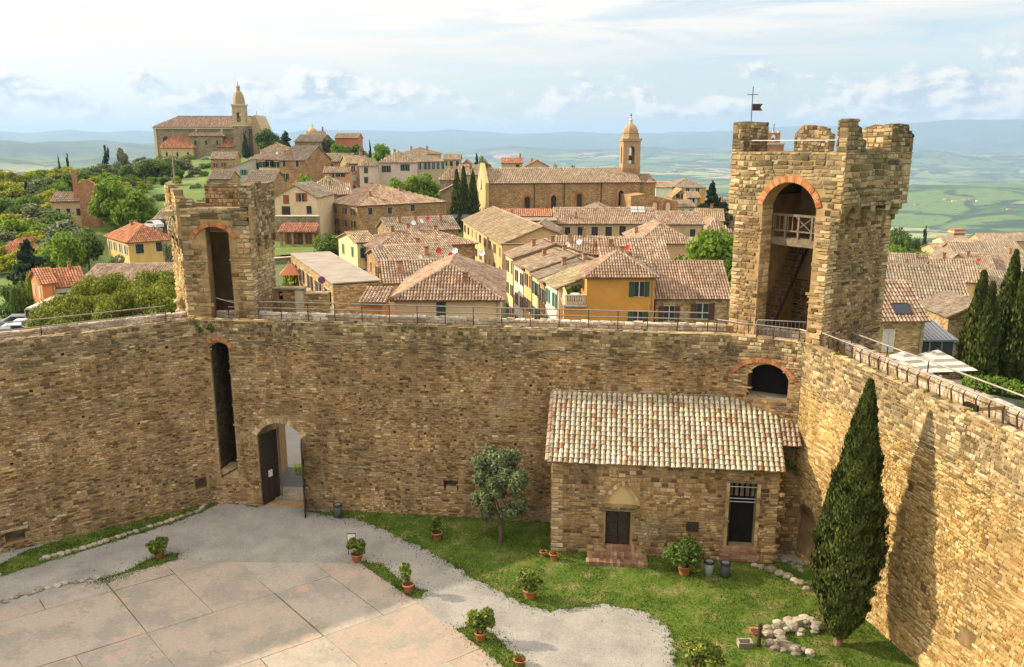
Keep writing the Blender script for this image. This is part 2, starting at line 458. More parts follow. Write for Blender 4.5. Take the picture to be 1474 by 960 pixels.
M['tyre'] = plain('tyre_rubber', (0.02, 0.02, 0.02), 0.8, 0.1)
M['canvas'] = plain('cream_canvas', (0.72, 0.66, 0.54), 0.85, 0.05)
M['canvas_dark'] = plain('dark_canvas_stripe', (0.30, 0.27, 0.22), 0.85, 0.05)
M['asphalt'] = plain('asphalt', (0.12, 0.12, 0.12), 0.9, 0.15, 1.0)
M['belfry'] = plain('belfry_brick', (0.40, 0.255, 0.14), 0.9, 0.2, 1.5)
M['shade_stone'] = rubble('painted_shade_stone', [(0, (0.05, 0.037, 0.022)), (0.5, (0.085, 0.062, 0.036)), (1, (0.12, 0.09, 0.055))])  # near-black stone colour that paints the deep shade inside slot and vault
M['dome'] = plain('dome_cladding', (0.37, 0.25, 0.135), 0.8, 0.15, 1.2)
G_FRESH = [(0, (0.081, 0.149, 0.019)), (0.5, (0.176, 0.284, 0.034)), (1, (0.297, 0.405, 0.061))]
G_MID = [(0, (0.054, 0.095, 0.022)), (0.5, (0.108, 0.176, 0.038)), (1, (0.203, 0.27, 0.068))]
M['l_fresh'] = leafy('fresh_green_leaves', G_FRESH)
M['l_mid'] = leafy('mid_green_leaves', G_MID)
M['l_yellow'] = leafy('yellow_green_leaves', [(0, (0.18, 0.20, 0.018)), (0.5, (0.32, 0.34, 0.03)), (1, (0.45, 0.44, 0.06))])
M['l_dark'] = leafy('dark_conifer_leaves', [(0, (0.012, 0.026, 0.012)), (0.5, (0.026, 0.05, 0.02)), (1, (0.05, 0.075, 0.03))], 0.1)
M['l_pine'] = leafy('pine_needles', [(0, (0.07, 0.095, 0.012)), (0.5, (0.18, 0.21, 0.028)), (1, (0.32, 0.33, 0.05))], 0.25)
M['l_olive'] = leafy('olive_leaves', [(0, (0.09, 0.115, 0.045)), (0.5, (0.17, 0.20, 0.09)), (1, (0.29, 0.31, 0.17))], 0.15)
M['l_olive_near'] = leafy('olive_tree_leaves', [(0, (0.08, 0.105, 0.04)), (0.5, (0.15, 0.19, 0.08)), (1, (0.28, 0.32, 0.17))], 0.3)
M['l_cyp'] = leafy('cypress_leaves', [(0, (0.025, 0.04, 0.010)), (0.5, (0.06, 0.08, 0.018)), (1, (0.12, 0.135, 0.03))], 0.12)
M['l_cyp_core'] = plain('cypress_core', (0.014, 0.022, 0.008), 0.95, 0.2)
M['l_shrub'] = leafy('glossy_shrub_leaves', [(0, (0.045, 0.08, 0.014)), (0.5, (0.12, 0.165, 0.028)), (1, (0.26, 0.29, 0.06))], 0.25)
M['l_gold'] = leafy('yellow_blossom', [(0, (0.4, 0.32, 0.02)), (1, (0.6, 0.5, 0.04))], 0.2)
M['l_red'] = leafy('red_blossom', [(0, (0.4, 0.02, 0.02)), (1, (0.6, 0.05, 0.06))], 0.2)
M['grass'] = leafy('grass_blades', [(0, (0.03, 0.07, 0.008)), (0.5, (0.07, 0.13, 0.014)), (0.88, (0.13, 0.19, 0.025)), (1, (0.24, 0.20, 0.07))], 0.2)

# ------------------------------------------------------------------ ground shapes
CTRL = [(0, 10, -.3), (0, 35, -.3), (-15, 45, -.4), (14, 40, -.6), (-30, 38, -1.5), (20, 25, -1), (-12, 60, -.4), (0, 75, -1), (15, 85, -1.5), (-40, 75, -3), (-60, 105, -4.5), (-65, 150, -2),
        (-35, 175, 0), (-20, 120, -1), (-30, 195, -2.5), (15, 235, 0), (0, 150, -1.5), (-45, 275, 4), (-100, 300, 9), (-110, 215, 2), (-120, 255, 6), (-155, 425, 17), (-130, 380, 14), (-75, 375, 17),
        (-40, 330, 9), (10, 330, -2), (80, 330, -6), (60, 240, -4), (30, 120, -2), (45, 70, -1.5), (60, 60, -2.5), (55, 95, -7), (75, 140, -11), (110, 180, -15), (130, 260, -20), (160, 200, -24),
        (-105, 120, -11), (-160, 180, -9), (-175, 300, 2), (-220, 300, -3), (-240, 420, 6), (-90, 60, -9), (60, 20, -5), (90, 60, -9), (0, -60, -6), (-80, -20, -10), (80, -40, -12)]
CA = np.array(CTRL, float)
_rs = np.random.RandomState(5)
_vn = {}
def vnoise(x, y, lam, seed):
    """smooth value noise on arrays, wavelength lam (m), about -1..1"""
    if seed not in _vn: _vn[seed] = np.random.RandomState(seed).rand(256, 256) * 2 - 1
    r = _vn[seed]
    u, v = x / lam, y / lam
    i, j = np.floor(u).astype(int), np.floor(v).astype(int)
    a, b = u - i, v - j
    a, b = a * a * (3 - 2 * a), b * b * (3 - 2 * b)
    g = lambda p, q: r[p % 256, q % 256]
    return (g(i, j) * (1 - a) + g(i + 1, j) * a) * (1 - b) + (g(i, j + 1) * (1 - a) + g(i + 1, j + 1) * a) * b
def ss(v, a, b):
    t = np.clip((v - a) / (b - a), 0, 1)
    return t * t * (3 - 2 * t)
def terrain(x, y):
    x, y = np.atleast_1d(np.asarray(x, float)), np.atleast_1d(np.asarray(y, float))
    d2 = (x[:, None] - CA[None, :, 0]) ** 2 + (y[:, None] - CA[None, :, 1]) ** 2
    w = 1.0 / (d2 + 60.0) ** 1.7
    near = (w * CA[None, :, 2]).sum(1) / w.sum(1)
    r = np.hypot(x, y)
    az = np.degrees(np.arctan2(x, y))
    edge = np.interp(az, [-180, -60, -35, -28, -18, -5, 10, 22, 35, 60, 180], [150, 190, 250, 320, 455, 430, 400, 330, 250, 180, 150])
    fall = np.maximum(r - edge, 0)
    amp = ss(r, 900, 4000)
    hills = -330 + amp * (105 * vnoise(x, y, 1900, 1) + 55 * vnoise(x, y, 900, 2) + 60 * vnoise(x, y, 5200, 3)) + 14 * vnoise(x, y, 330, 4)
    # ridges and mountains far off
    left = ss(-az, 4, 24)
    r1 = np.exp(-((r - 11500) / 2600) ** 2) * left * (330 + 45 * vnoise(az * 900, r * 0.2, 3200, 7))
    r0 = np.exp(-((r - 7000) / 1500) ** 2) * left * (215 + 40 * vnoise(az * 800, r * 0.2, 2600, 17))
    r2 = np.exp(-((r - 16500) / 2600) ** 2) * (235 + 75 * vnoise(az * 1000, r * 0.1, 4200, 8) + 60 * left)
    r3 = np.exp(-((r - 27500) / 4300) ** 2) * (790 + 130 * vnoise(az * 1000, r * 0.1, 6000, 9) + 150 * ss(az, 6, 26))
    hills = hills + r0 + r1 + r2 + r3
    k = ss(fall, 0, 1500)
    k = 1 - (1 - k) * np.exp(-fall / 900)
    return near * (1 - k) + hills * k
def tz(x, y): return float(terrain(x, y)[0])

def build_terrain():
    az = np.concatenate([np.linspace(-48, 48, 300), np.linspace(48, 312, 90)[1:-1]])
    rr = np.concatenate([[0.5], np.geomspace(6, 60000, 215)])
    A, Rr = np.meshgrid(np.radians(az), rr)
    X, Y = (Rr * np.sin(A)).ravel(), (Rr * np.cos(A)).ravel()
    Z = np.concatenate([terrain(X[i:i + 20000], Y[i:i + 20000]) for i in range(0, len(X), 20000)])
    n, m = len(az), len(rr)
    idx = np.arange(n * m).reshape(m, n)
    q = np.stack([idx[:-1], np.roll(idx, -1, 1)[:-1], np.roll(idx, -1, 1)[1:], idx[1:]], -1).reshape(-1, 4)
    me = bpy.data.meshes.new('terrain')
    me.from_pydata(np.stack([X, Y, Z], 1).tolist(), [], q[:, ::-1].tolist())
    me.polygons.foreach_set('use_smooth', [True] * len(me.polygons))
    m_, t, b = mat('country_ground')
    p = pos(t)
    flat = t.vmath('MULTIPLY', p, (1, 1, 0))
    wob = t.n('ShaderNodeTexNoise', i_Scale=0.002, i_Detail=4.0)
    t.link(flat, wob.inputs['Vector'])
    off = t.vmath('MULTIPLY', t.vmath('SUBTRACT', wob.outputs['Color'], (0.5, 0.5, 0.5)), (500, 500, 0))
    fl = t.vmath('ADD', flat, off)
    v = t.n('ShaderNodeTexVoronoi', i_Scale=0.0017)
    t.link(fl, v.inputs['Vector'])
    cid = t.n('ShaderNodeSeparateColor', i_0=v.outputs['Color']).outputs[0]
    fields = t.ramp(cid, [(0.0, (0.10, 0.155, 0.035)), (0.22, (0.17, 0.22, 0.055)), (0.4, (0.06, 0.10, 0.03)), (0.55, (0.29, 0.30, 0.11)), (0.66, (0.36, 0.28, 0.18)), (0.74, (0.11, 0.17, 0.04)), (0.9, (0.21, 0.25, 0.07)), (1.0, (0.42, 0.35, 0.23))], 'CONSTANT')
    fields = t.mix(1.0, fields, t.ramp(t.noise(flat, 0.012, 4), [(0.3, 0.8), (0.7, 1.15)]), 'MULTIPLY')
    ve = t.n('ShaderNodeTexVoronoi', i_Scale=0.0017, feature='DISTANCE_TO_EDGE')
    t.link(fl, ve.inputs['Vector'])
    hedge = t.math('MULTIPLY', t.math('SUBTRACT', 1.0, t.sstep(ve.outputs['Distance'], 0.03, 0.07)), t.sstep(t.noise(flat, 0.004, 3), 0.40, 0.50))
    wood = t.sstep(t.noise(t.vmath('ADD', flat, (900, 300, 0)), 0.0014, 8, 0.70), 0.54, 0.565)
    hz_ = t.sstep(t.n('ShaderNodeSeparateXYZ', i_0=p).outputs[2], -190, -40)
    speck = t.math('MULTIPLY', t.sstep(t.noise(flat, 0.016, 4, 0.6), 0.60, 0.66), 0.8)
    hedge = t.math('MAXIMUM', hedge, speck)
    dk = t.math('MAXIMUM', t.math('MAXIMUM', hedge, wood), t.math('MULTIPLY', hz_, 0.8))
    c = t.mix(dk, fields, (0.028, 0.052, 0.02))
    # near hillside: rough grass
    r = t.vmath('LENGTH', flat)
    nearg = t.ramp(t.noise(flat, 0.06, 6, 0.6), [(0.3, (0.06, 0.10, 0.02)), (0.5, (0.11, 0.17, 0.03)), (0.7, (0.17, 0.19, 0.06))])
    c = t.mix(t.sstep(r, 420, 900), nearg, c)
    # town ground: paved and dusty
    townp = t.mix(t.noise(flat, 0.3, 4), (0.13, 0.12, 0.10), (0.2, 0.18, 0.15))
    tx = t.vmath('LENGTH', t.vmath('SUBTRACT', flat, (25, 125, 0)))
    c = t.mix(t.sstep(tx, 45, 75), townp, c)
    c = t.mix(t.math('MULTIPLY', t.math('SUBTRACT', 1.0, t.sstep(t.vmath('LENGTH', t.vmath('SUBTRACT', flat, (-22, 130, 0))), 25, 60)), .75), c, (.075, .095, .035))
    t.link(c, b.inputs['Base Color'])
    me.materials.append(m_)
    struct(ob('terrain', me))
build_terrain()

# ------------------------------------------------------------------ masonry
def unit_stone(seed, bev=0.2):
    r = random.Random(seed)
    j = lambda a: r.uniform(-a, a)
    o = [(-.5, 0, -.5), (.5, 0, -.5), (.5, 0, .5), (-.5, 0, .5)]
    base = [(x + j(.05), 0.0, z + j(.09)) for x, _, z in o]
    a = .5 - bev * .35
    b_ = .5 - bev * .9
    top = [(math.copysign(a, x) + j(.07), -1 + j(.35), math.copysign(b_, z) + j(.11)) for x, _, z in o]
    return base + top
STONE_F = [(4, 5, 6, 7), (0, 1, 5, 4), (1, 2, 6, 5), (2, 3, 7, 6), (3, 0, 4, 7)]
UNITS = [unit_stone(i) for i in range(24)]
_unit_me = {}
def unit_mesh(i, m):
    k = (i, m.name)
    if k not in _unit_me:
        me = bpy.data.meshes.new('stone')
        me.from_pydata(UNITS[i], [], STONE_F)
        me.materials.append(m)
        _unit_me[k] = me
    return _unit_me[k]
def masonry(parent, Mx, L, z0, z1, hc, ll, m, opens=(), single=120, top=None, quoins='', seed=1, dep=0.035, tops=(), name='stone', miss=0.015, zf=None, wavy=True):
    """courses of stones on the plane y = 0 of Mx (thing space); the largest ones that show become their own parts"""
    r = random.Random(seed)
    Wp = parent.matrix_basis @ Mx
    items = []
    z = z0
    row = 0
    while z < z1 - 0.03:
        h = r.uniform(*hc) * (1 + .28 * math.sin(1.9 * z + seed) + .15 * math.sin(5.1 * z + 2 * seed))
        h = min(h, z1 - z)
        if top is not None and z > top: h = min(h * 1.25, z1 - z)
        s = 0.0
        if r.random() < .5: s = 0.0
        first = True
        while s < L - 0.02:
            tb = top is not None and z + h / 2 > top + r.uniform(-.8, .5)
            l = r.uniform(*ll) * (1.25 if tb else 1.0) * (1.7 if r.random() < .07 else 1.0)
            zn = math.sin(.55 * s + .9 * z + seed) + math.sin(1.1 * s - .6 * z + 2 * seed)
            if zn > .9: l *= 1.5
            elif zn < -.8: l *= .75
            q = False
            if first and 'l' in quoins: l, q = (.62 if row % 2 else .38), True
            if L - s - l < ll[0] * .6: l = L - s
            if 'r' in quoins and L - s < .7: l, q = L - s, True
            first = False
            cs, cz = s + l / 2, z + h / 2
            if wavy and z > z0 + .05 and z + h < z1 - .12: cz += (.05 * math.sin(.8 * cs + .5 * z + seed) + .03 * math.sin(2.3 * cs - .9 * z)) * min(1, (z - z0) / .5, (z1 - z) / .5)
            lim = zf(cs) if zf else 1e9
            if cz < lim and not any(in_open(o, cs, cz, .5 * min(l, h) + .02) for o in opens) and r.random() > miss:
                mt = M['quoin'] if q else (M['stone_top'] if tb else m)
                items.append((cs, cz, l, h, r.randrange(24), r.uniform(.35, 1.35) * dep * (1.3 if q else 1), mt, r.uniform(-.05, .05) if not q else 0.0, r.uniform(.80, 1.02), r.uniform(.86, 1.03)))
            s += l
        z += h
        row += 1
    # rank by size in the photograph
    rank = []
    for k, it in enumerate(items):
        p = Wp @ Vector((it[0], 0, it[1]))
        if inframe(p, -4):
            sc = F / proj(p)[2]
            rank.append((it[2] * sc * (it[3] * sc) ** .5, k))
    rank.sort(reverse=True)
    own = set(k for _, k in rank[:single])
    groups = {}
    g = .009
    for k, (cs, cz, l, h, u, dp, mt, ro, fh, fl_) in enumerate(items):
        l, h = l * fl_, h * fh
        ro *= min(1.0, .3 / l)
        if k in own:
            ob(name, unit_mesh(u, mt), parent, Mx @ Matrix.Translation((cs, 0, cz)) @ Matrix.Rotation(ro, 4, 'Y') @ Matrix.Diagonal((l - g, dp, h - g, 1)))
        else:
            mb = groups.setdefault(mt.name, (MB(), mt))[0]
            mb.add([Mx @ Vector((cs + x * (l - g) + ro * zz * h, y * dp, cz + zz * (h - g) - ro * x * l)) for x, y, zz in UNITS[u]], STONE_F)
    for nm, (mb, mt) in groups.items():
        mb.build('stone_courses', mt, parent, kind='stuff')
def voussoirs(parent, Mx, c, zs, half, rise, th, n, m, y0=-.07, y1=.3, name='brick', gap=.93):
    """ring of bricks over an opening, one object for each brick"""
    rr = (half * half + rise * rise) / (2 * rise)
    zc = zs + rise - rr
    w = math.asin(min(1, half / rr)) if rise <= half else math.pi - math.asin(half / rr)
    for k in range(n):
        a0 = -w + 2 * w * (k + (1 - gap) / 2) / n
        a1 = -w + 2 * w * (k + 1 - (1 - gap) / 2) / n
        j = R.uniform(-.015, .015)
        vs = []
        for y in (y0 + j, y1):
            for a, q in ((a0, rr), (a1, rr), (a1, rr + th + j), (a0, rr + th + j)):
                vs.append((c + q * math.sin(a), y, zc + q * math.cos(a)))
        MB().add(vs, [(3, 2, 1, 0), (4, 5, 6, 7), (0, 1, 5, 4), (1, 2, 6, 5), (2, 3, 7, 6), (3, 0, 4, 7)], Mx).build(name, m, parent, fix=True)

# ------------------------------------------------------------------ fortress walls
BL_A, BL_B = PZ(378, 728), PZ(790, 752)
bd = (BL_B - BL_A).normalized()
bn = Vector((-bd.y, bd.x, 0))
CORN = hit_plane(304, 716, BL_A, bn); CORN.z = 0
LW = (PZ(30, 790) - CORN).normalized()
W0 = CORN + LW * 34
D1 = BL_A + bd * ((11.2 - BL_A.x) / bd.x)
RWd = (PZ(1322, 960) - PZ(1242, 887)).normalized()
RW1 = PZ(1242, 887)
D2 = RW1 + RWd * ((39.2 - RW1.y) / RWd.y)
R_END = RW1 + RWd * ((6.0 - RW1.y) / RWd.y)
CH = [W0, CORN, D1, D2, R_END]
def miter(i):
    """tan of half the turning angle at chain vertex i (positive: outer side is longer)"""
    if i <= 0 or i >= len(CH) - 1: return 0.0
    a, b = (CH[i] - CH[i - 1]).normalized(), (CH[i + 1] - CH[i]).normalized()
    return -math.tan((math.atan2(b.y, b.x) - math.atan2(a.y, a.x)) / 2)
WT = 11.0
def wall_thing(i, name, label, opens, backs, stone, hc, ll, single, seed, ztop=WT, top=9.7, quo='', dep=.035):
    p, q = CH[i], CH[i + 1]
    Mx = frame(p, q)
    L = (q - p).length
    th = thing(name, label, 'wall', p, math.atan2((q - p).y, (q - p).x))
    t0, t1 = miter(i), miter(i + 1)
    holes = [arch_pts(*o) for o in opens]
    MB().slab([(0, -1.5), (L, -1.5), (L, ztop - .5), (0, ztop - .5)], holes, 0, 2.1, None, t0, t1, L).build('wall_core', M['mortar'], th, fix=True)
    MB().slab([(0, ztop - .5), (L, ztop - .5), (L, ztop), (0, ztop)], [], 0, .42, None, t0, t1, L).build('coping', M['mortar'], th, fix=True)
    MB().slab([(0, ztop - .5), (L, ztop - .5), (L, ztop + .1), (0, ztop + .1)], [], 1.72, 2.1, None, t0, t1, L).build('parapet', M['mortar'], th, fix=True)
    for o, dpt, m in backs:
        MB().box(o[0] - .2, o[1] + .2, dpt, dpt + .15, o[2] - .1, o[3] + max(o[4], 0) + .15).build('recess_wall', m, th)  # back plate; its dark material holds the shade of the opening
    sg = [o for o in opens]
    masonry(th, I4, L, 0.0, ztop, hc, ll, stone, sg, single, top, quo, seed, dep)
    # top course of the coping, seen from above
    tp = Matrix(((1, 0, 0, 0), (0, 0, -1, 0.42), (0, 1, 0, 0), (0, 0, 0, 1)))
    Mt = Matrix.Translation((0, .42, ztop)) @ Matrix(((1, 0, 0, 0), (0, 0, -1, 0), (0, -1, 0, 0), (0, 0, 0, 1)))
    masonry(th, Mt, L, 0.02, .40, (.36, .38), (.3, .7), M['stone_top'], (), 30, None, '', seed + 50, .06, name='coping_stone')
    masonry(th, Matrix.Translation((0, 1.72, 0)), L, ztop - .48, ztop + .1, (.17, .24), (.22, .5), M['parapet_pale'], (), 60, None, '', seed + 80, .03, name='parapet_stone')
    Mq = Matrix.Translation((0, 2.1, ztop + .1)) @ Matrix(((1, 0, 0, 0), (0, 0, -1, 0), (0, -1, 0, 0), (0, 0, 0, 1)))
    masonry(th, Mq, L, 0.01, .37, (.35, .36), (.3, .6), M['parapet_pale'], (), 30, None, '', seed + 90, .06, name='coping_stone')
    return th, Mx, L
def sz(i, px, py):
    p = CH[i]; a = (CH[i + 1] - p).normalized()
    h = hit_plane(px, py, p, Vector((-a.y, a.x, 0)))
    return ((h - p).dot(a), h.z)
def holes_at(i, pts, w=.16, h=.14):
    r = []
    for x, y in pts:
        s, z = sz(i, x, y)
        r.append((s - w / 2, s + w / 2, z - h / 2, z + h / 2, 0))
    return r

# left wall (in the shade)
l_put = holes_at(0, [(17, 668), (45, 563), (170, 700), (240, 500), (120, 600), (200, 610), (90, 510)])
s_, z_ = sz(0, 22, 772)
nl = (s_ - .45, s_ + .45, z_ - .3, z_ + .35, 0)
s_, z_ = sz(0, 298, 694)
s_ = min(s_, (CORN - W0).length - .5)
nl2 = (s_ - .33, s_ + .33, z_ - .35, z_ + .35, 0)
ops = [nl, nl2] + l_put
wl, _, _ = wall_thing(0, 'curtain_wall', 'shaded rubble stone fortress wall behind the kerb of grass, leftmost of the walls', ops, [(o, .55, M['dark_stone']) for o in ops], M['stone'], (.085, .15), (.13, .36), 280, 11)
MB().box(nl[0] - .15, nl[1] + .15, -.1, .3, nl[3], nl[3] + .12).build('lintel', M['quoin'], wl)

# back wall with gate and tall slot
def op_px(i, xl, xr, yb, ysp, ytop, x_t=None):
    s0, _ = sz(i, xl, yb); s1, _ = sz(i, xr, yb)
    _, zb = sz(i, (xl + xr) / 2, yb)
    _, zs = sz(i, xl, ysp)
    _, zt = sz(i, (xl + xr) / 2, ytop)
    return (s0, s1, max(zb, .02), zs, zt - zs)
gate = op_px(1, 378, 441, 733, 627, 609); gate = (gate[0], gate[1], .0, gate[3], gate[4])
slot = op_px(1, 318, 344, 690, 500, 493); slot = (slot[0], slot[1], slot[2], slot[3], max(slot[4], .25))
s_, z_ = sz(1, 649, 699)
nb = (s_ - .42, s_ + .42, z_ - .3, z_ + .3, 0)
b_put = holes_at(1, [(433, 586), (577, 546), (611, 556), (518, 589), (568, 622), (612, 624), (574, 690), (569, 657), (664, 597), (716, 599), (764, 555), (655, 634), (742, 640), (358, 487), (700, 520), (640, 560), (812, 640 - 60), (500, 640)])
b_put = [o for o in b_put if not in_open(gate, o[0], o[2], .5)]
ops = [gate, slot, nb] + b_put
wb, Mb, Lb = wall_thing(1, 'curtain_wall', 'long back fortress wall of rubble stone with the arched gate', ops, [(slot, 2.02, M['shade_stone']), (nb, .6, M['dark_stone'])] + [(o, .35, M['shade_void']) for o in b_put], M['stone'], (.085, .145), (.12, .34), 300, 12)
sc_, _hw = (slot[0] + slot[1]) / 2, (slot[1] - slot[0]) / 2
voussoirs(wb, I4, sc_, slot[3], _hw + .08, slot[4] + .12, .2, 15, M['brick'], -.10)
gc, gw = (gate[0] + gate[1]) / 2, (gate[1] - gate[0]) / 2
voussoirs(wb, I4, gc, gate[3], gw, gate[4], .34, 17, M['quoin'], -.05, .3, 'arch_stone', .9)
for x0_, x1_ in ((slot[0], slot[0] + .03), (slot[1] - .03, slot[1])): MB().box(x0_, x1_, .14, 2.0, slot[2] + .56, slot[3] + .1).build('reveal_shade', M['shade_stone'], wb)  # dark sheets on the reveals, added as shade inside the slot
MB().box(slot[0] + .02, slot[1] - .02, .2, 1.3, slot[2] - .3, slot[2] + .55).build('slot_sill', M['quoin'], wb)
MB().tube([(slot[0], .15, slot[2] + .1), (slot[1], .15, slot[2] + .75)], .035).build('slot_bar', M['wood_dark'], wb)
MB().box(nb[0] + .1, nb[1] - .1, .15, .5, nb[2], nb[2] + .2).build('loose_stone', M['quoin'], wb)
# gate leaves, each of boards with ledges
def gate_leaf(x, yaw, hgt, w):
    e = ob('gate_door', None, wb, Matrix.Translation((x, .12 if yaw > 0 else -.04, .03)) @ Matrix.Rotation(yaw, 4, 'Z'))
    n = 6
    for k in range(n):
        MB().box(k * w / n + .006, (k + 1) * w / n - .006, -.05, .03 + R.uniform(-.006, .006), 0, hgt).build('board', M['wood_dark'], e)
    for zz in (.35, 1.6, 2.9): MB().box(.02, w - .02, .032, .07, zz, zz + .2).build('ledge', M['wood_dark'], e)
    return e
gh = gate[3] - .08
gl = gate_leaf(gate[0] + .05, rad(68), gh, gw * .98)
MB().box(.45, .75, -.085, -.055, 1.55, 1.95).build('notice', M['whitepaint'], gl)
gate_leaf(gate[1] - .02, rad(-69), gh, gw * .98)
MB().tube([(gate[0] + .72, 1.2, 0), (gate[0] + .72, 1.2, gate[3] + .1)], .05).build('gate_post', M['wood'], wb)
MB().box(gate[0] + .02, gate[0] + .05, 1.45, 1.95, 1.5, 2.6).build('poster', M['p_pink'], wb)
MB().box(gate[0] + .002, gate[1] - .002, .9, 2.6, -.2, .1).build('threshold', M['rough'], wb)
# stone corner patch of ground seen through the gate is built with the outside road below

# diagonal wall under the right tower with low vaulted opening
og = op_px(2, 1074, 1133, 574, 540, 524)
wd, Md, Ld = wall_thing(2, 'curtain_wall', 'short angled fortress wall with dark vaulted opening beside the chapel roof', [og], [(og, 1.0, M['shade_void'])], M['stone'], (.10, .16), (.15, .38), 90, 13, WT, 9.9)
_a0, _a1 = max(.06, sz(2, 1054, 534)[0]), sz(2, 1143, 545)[0]
_zs = og[3] - .05
voussoirs(wd, I4, (_a0 + _a1) / 2, _zs, (_a1 - _a0) / 2, og[3] + og[4] - _zs + .06, .2, 30, M['brick'], -.07)

MB().box(og[0], og[0] + .03, .15, .95, og[2], og[3] + .1).build('reveal_shade', M['shade_stone'], wd)  # added dark sheets paint the vault's shade onto both reveals
MB().box(og[1] - .03, og[1], .15, .95, og[2], og[3] + .1).build('reveal_shade', M['shade_stone'], wd)
MB().box(og[0], og[1], .1, .95, og[2], og[2] + .05).build('sill', M['rough'], wd)
# right wall (sunlit)
s_, z_ = sz(3, 1390, 918)
nr = (s_ - .35, s_ + .35, z_ - .3, z_ + .3, 0)
r_put = holes_at(3, [(1376, 811), (1300, 742), (1310, 700), (1405, 707), (1290, 660), (1385, 590), (1430, 700), (1440, 830), (1330, 850)])
arch_r = op_px(3, 1143, 1172, 800, 735, 722)
ops = [nr, arch_r] + r_put
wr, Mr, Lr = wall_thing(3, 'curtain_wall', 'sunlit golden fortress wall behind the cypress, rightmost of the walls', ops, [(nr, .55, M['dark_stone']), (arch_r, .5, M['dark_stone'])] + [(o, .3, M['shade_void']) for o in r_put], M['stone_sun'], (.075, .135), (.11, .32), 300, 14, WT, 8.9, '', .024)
voussoirs(wr, I4, (arch_r[0] + arch_r[1]) / 2, arch_r[3], (arch_r[1] - arch_r[0]) / 2, arch_r[4], .2, 14, M['quoin'], -.05)

# ------------------------------------------------------------------ railings on the walls
def railing(name, label, pts, zb, rails, post_h, step, curved=False, m=None, pm=None):
    a = Vector(pts[0])
    th = thing(name, label, 'railing', (a.x, a.y, zb))
    P = [Vector(p) - Vector((a.x, a.y, 0)) for p in pts]
    P = [Vector((p.x, p.y, 0)) for p in P]
    for h in rails:
        MB().tube([p + Vector((0, 0, h)) for p in P], .036).build('rail', m or M['rail'], th)
    for i in range(len(P) - 1):
        L = (P[i + 1] - P[i]).length
        n = max(1, int(L / step))
        for k in range(n + (1 if i == len(P) - 2 else 0)):
            p = P[i].lerp(P[i + 1], k / n)
            if curved: q = [p + Vector((0, 0, -.05)), p + Vector((-.05, 0, post_h * .4)), p + Vector((-.09, 0, post_h * .75)), p + Vector((0, 0, post_h))]
            else: q = [p + Vector((0, 0, -.05)), p + Vector((0, 0, post_h))]
            MB().tube(q, 0.034 if curved else .028).build('post', pm or M['iron'], th)
    return th
def off(i, s, y):
    p = CH[i]; a = (CH[i + 1] - p).normalized(); b = Vector((-a.y, a.x, 0))
    return p + a * s + b * y
LL = (CORN - W0).length
railing('railing', 'two thin grey rails along the top of the left shaded wall', [off(0, 2, 1.6), off(0, LL - 1.2, 1.6)], WT - .5, (.75, 1.15), 1.15, 5.5)
railing('railing', 'rusty railing along the top of the long back wall', [off(1, 1.2, 1.55), off(1, Lb - 1.0, 1.55)], WT - .5, (.95, 1.3), 1.3, 1.55)
railing('railing', 'short grey handrail on the angled wall before the right tower', [off(1, Lb - .6, 1.0), off(2, .8, .38), off(2, Ld - .3, .3), off(3, .8, .3)], WT - .02, (.6,), .6, 1.2)
railing('railing', 'railing with curved rusty posts along the inner edge of the sunlit right wall', [off(3, 1.0, .32), off(3, 20, .32)], WT - .02, (.72,), .72, .62, True)
railing('railing', 'upper grey handrail along the outer parapet of the sunlit right wall', [off(3, 1.0, 1.9), off(3, 20, 1.9)], WT + .1, (.55,), .55, 2.6)
# crowd barrier of galvanised bars at the foot of the right tower
def barrier():
    a, b = PZ(1087, 490, WT - .4), PZ(1160, 494, WT - .4)
    th = thing('crowd_barrier', 'grey galvanised crowd barrier before the right tower opening', 'barrier', a, math.atan2((b - a).y, (b - a).x))
    L = (b - a).length
    MB().tube([(0, 0, 0), (0, 0, 1.0), (.08, 0, 1.1), (L - .08, 0, 1.1), (L, 0, 1.0), (L, 0, 0)], .025).build('frame', M['steel'], th)
    MB().tube([(0, 0, .2), (L, 0, .2)], .02).build('lower_rail', M['steel'], th)
    for k in range(1, 13): MB().tube([(L * k / 13, 0, .2), (L * k / 13, 0, 1.1)], .013, 5).build('bar', M['steel'], th)
barrier()

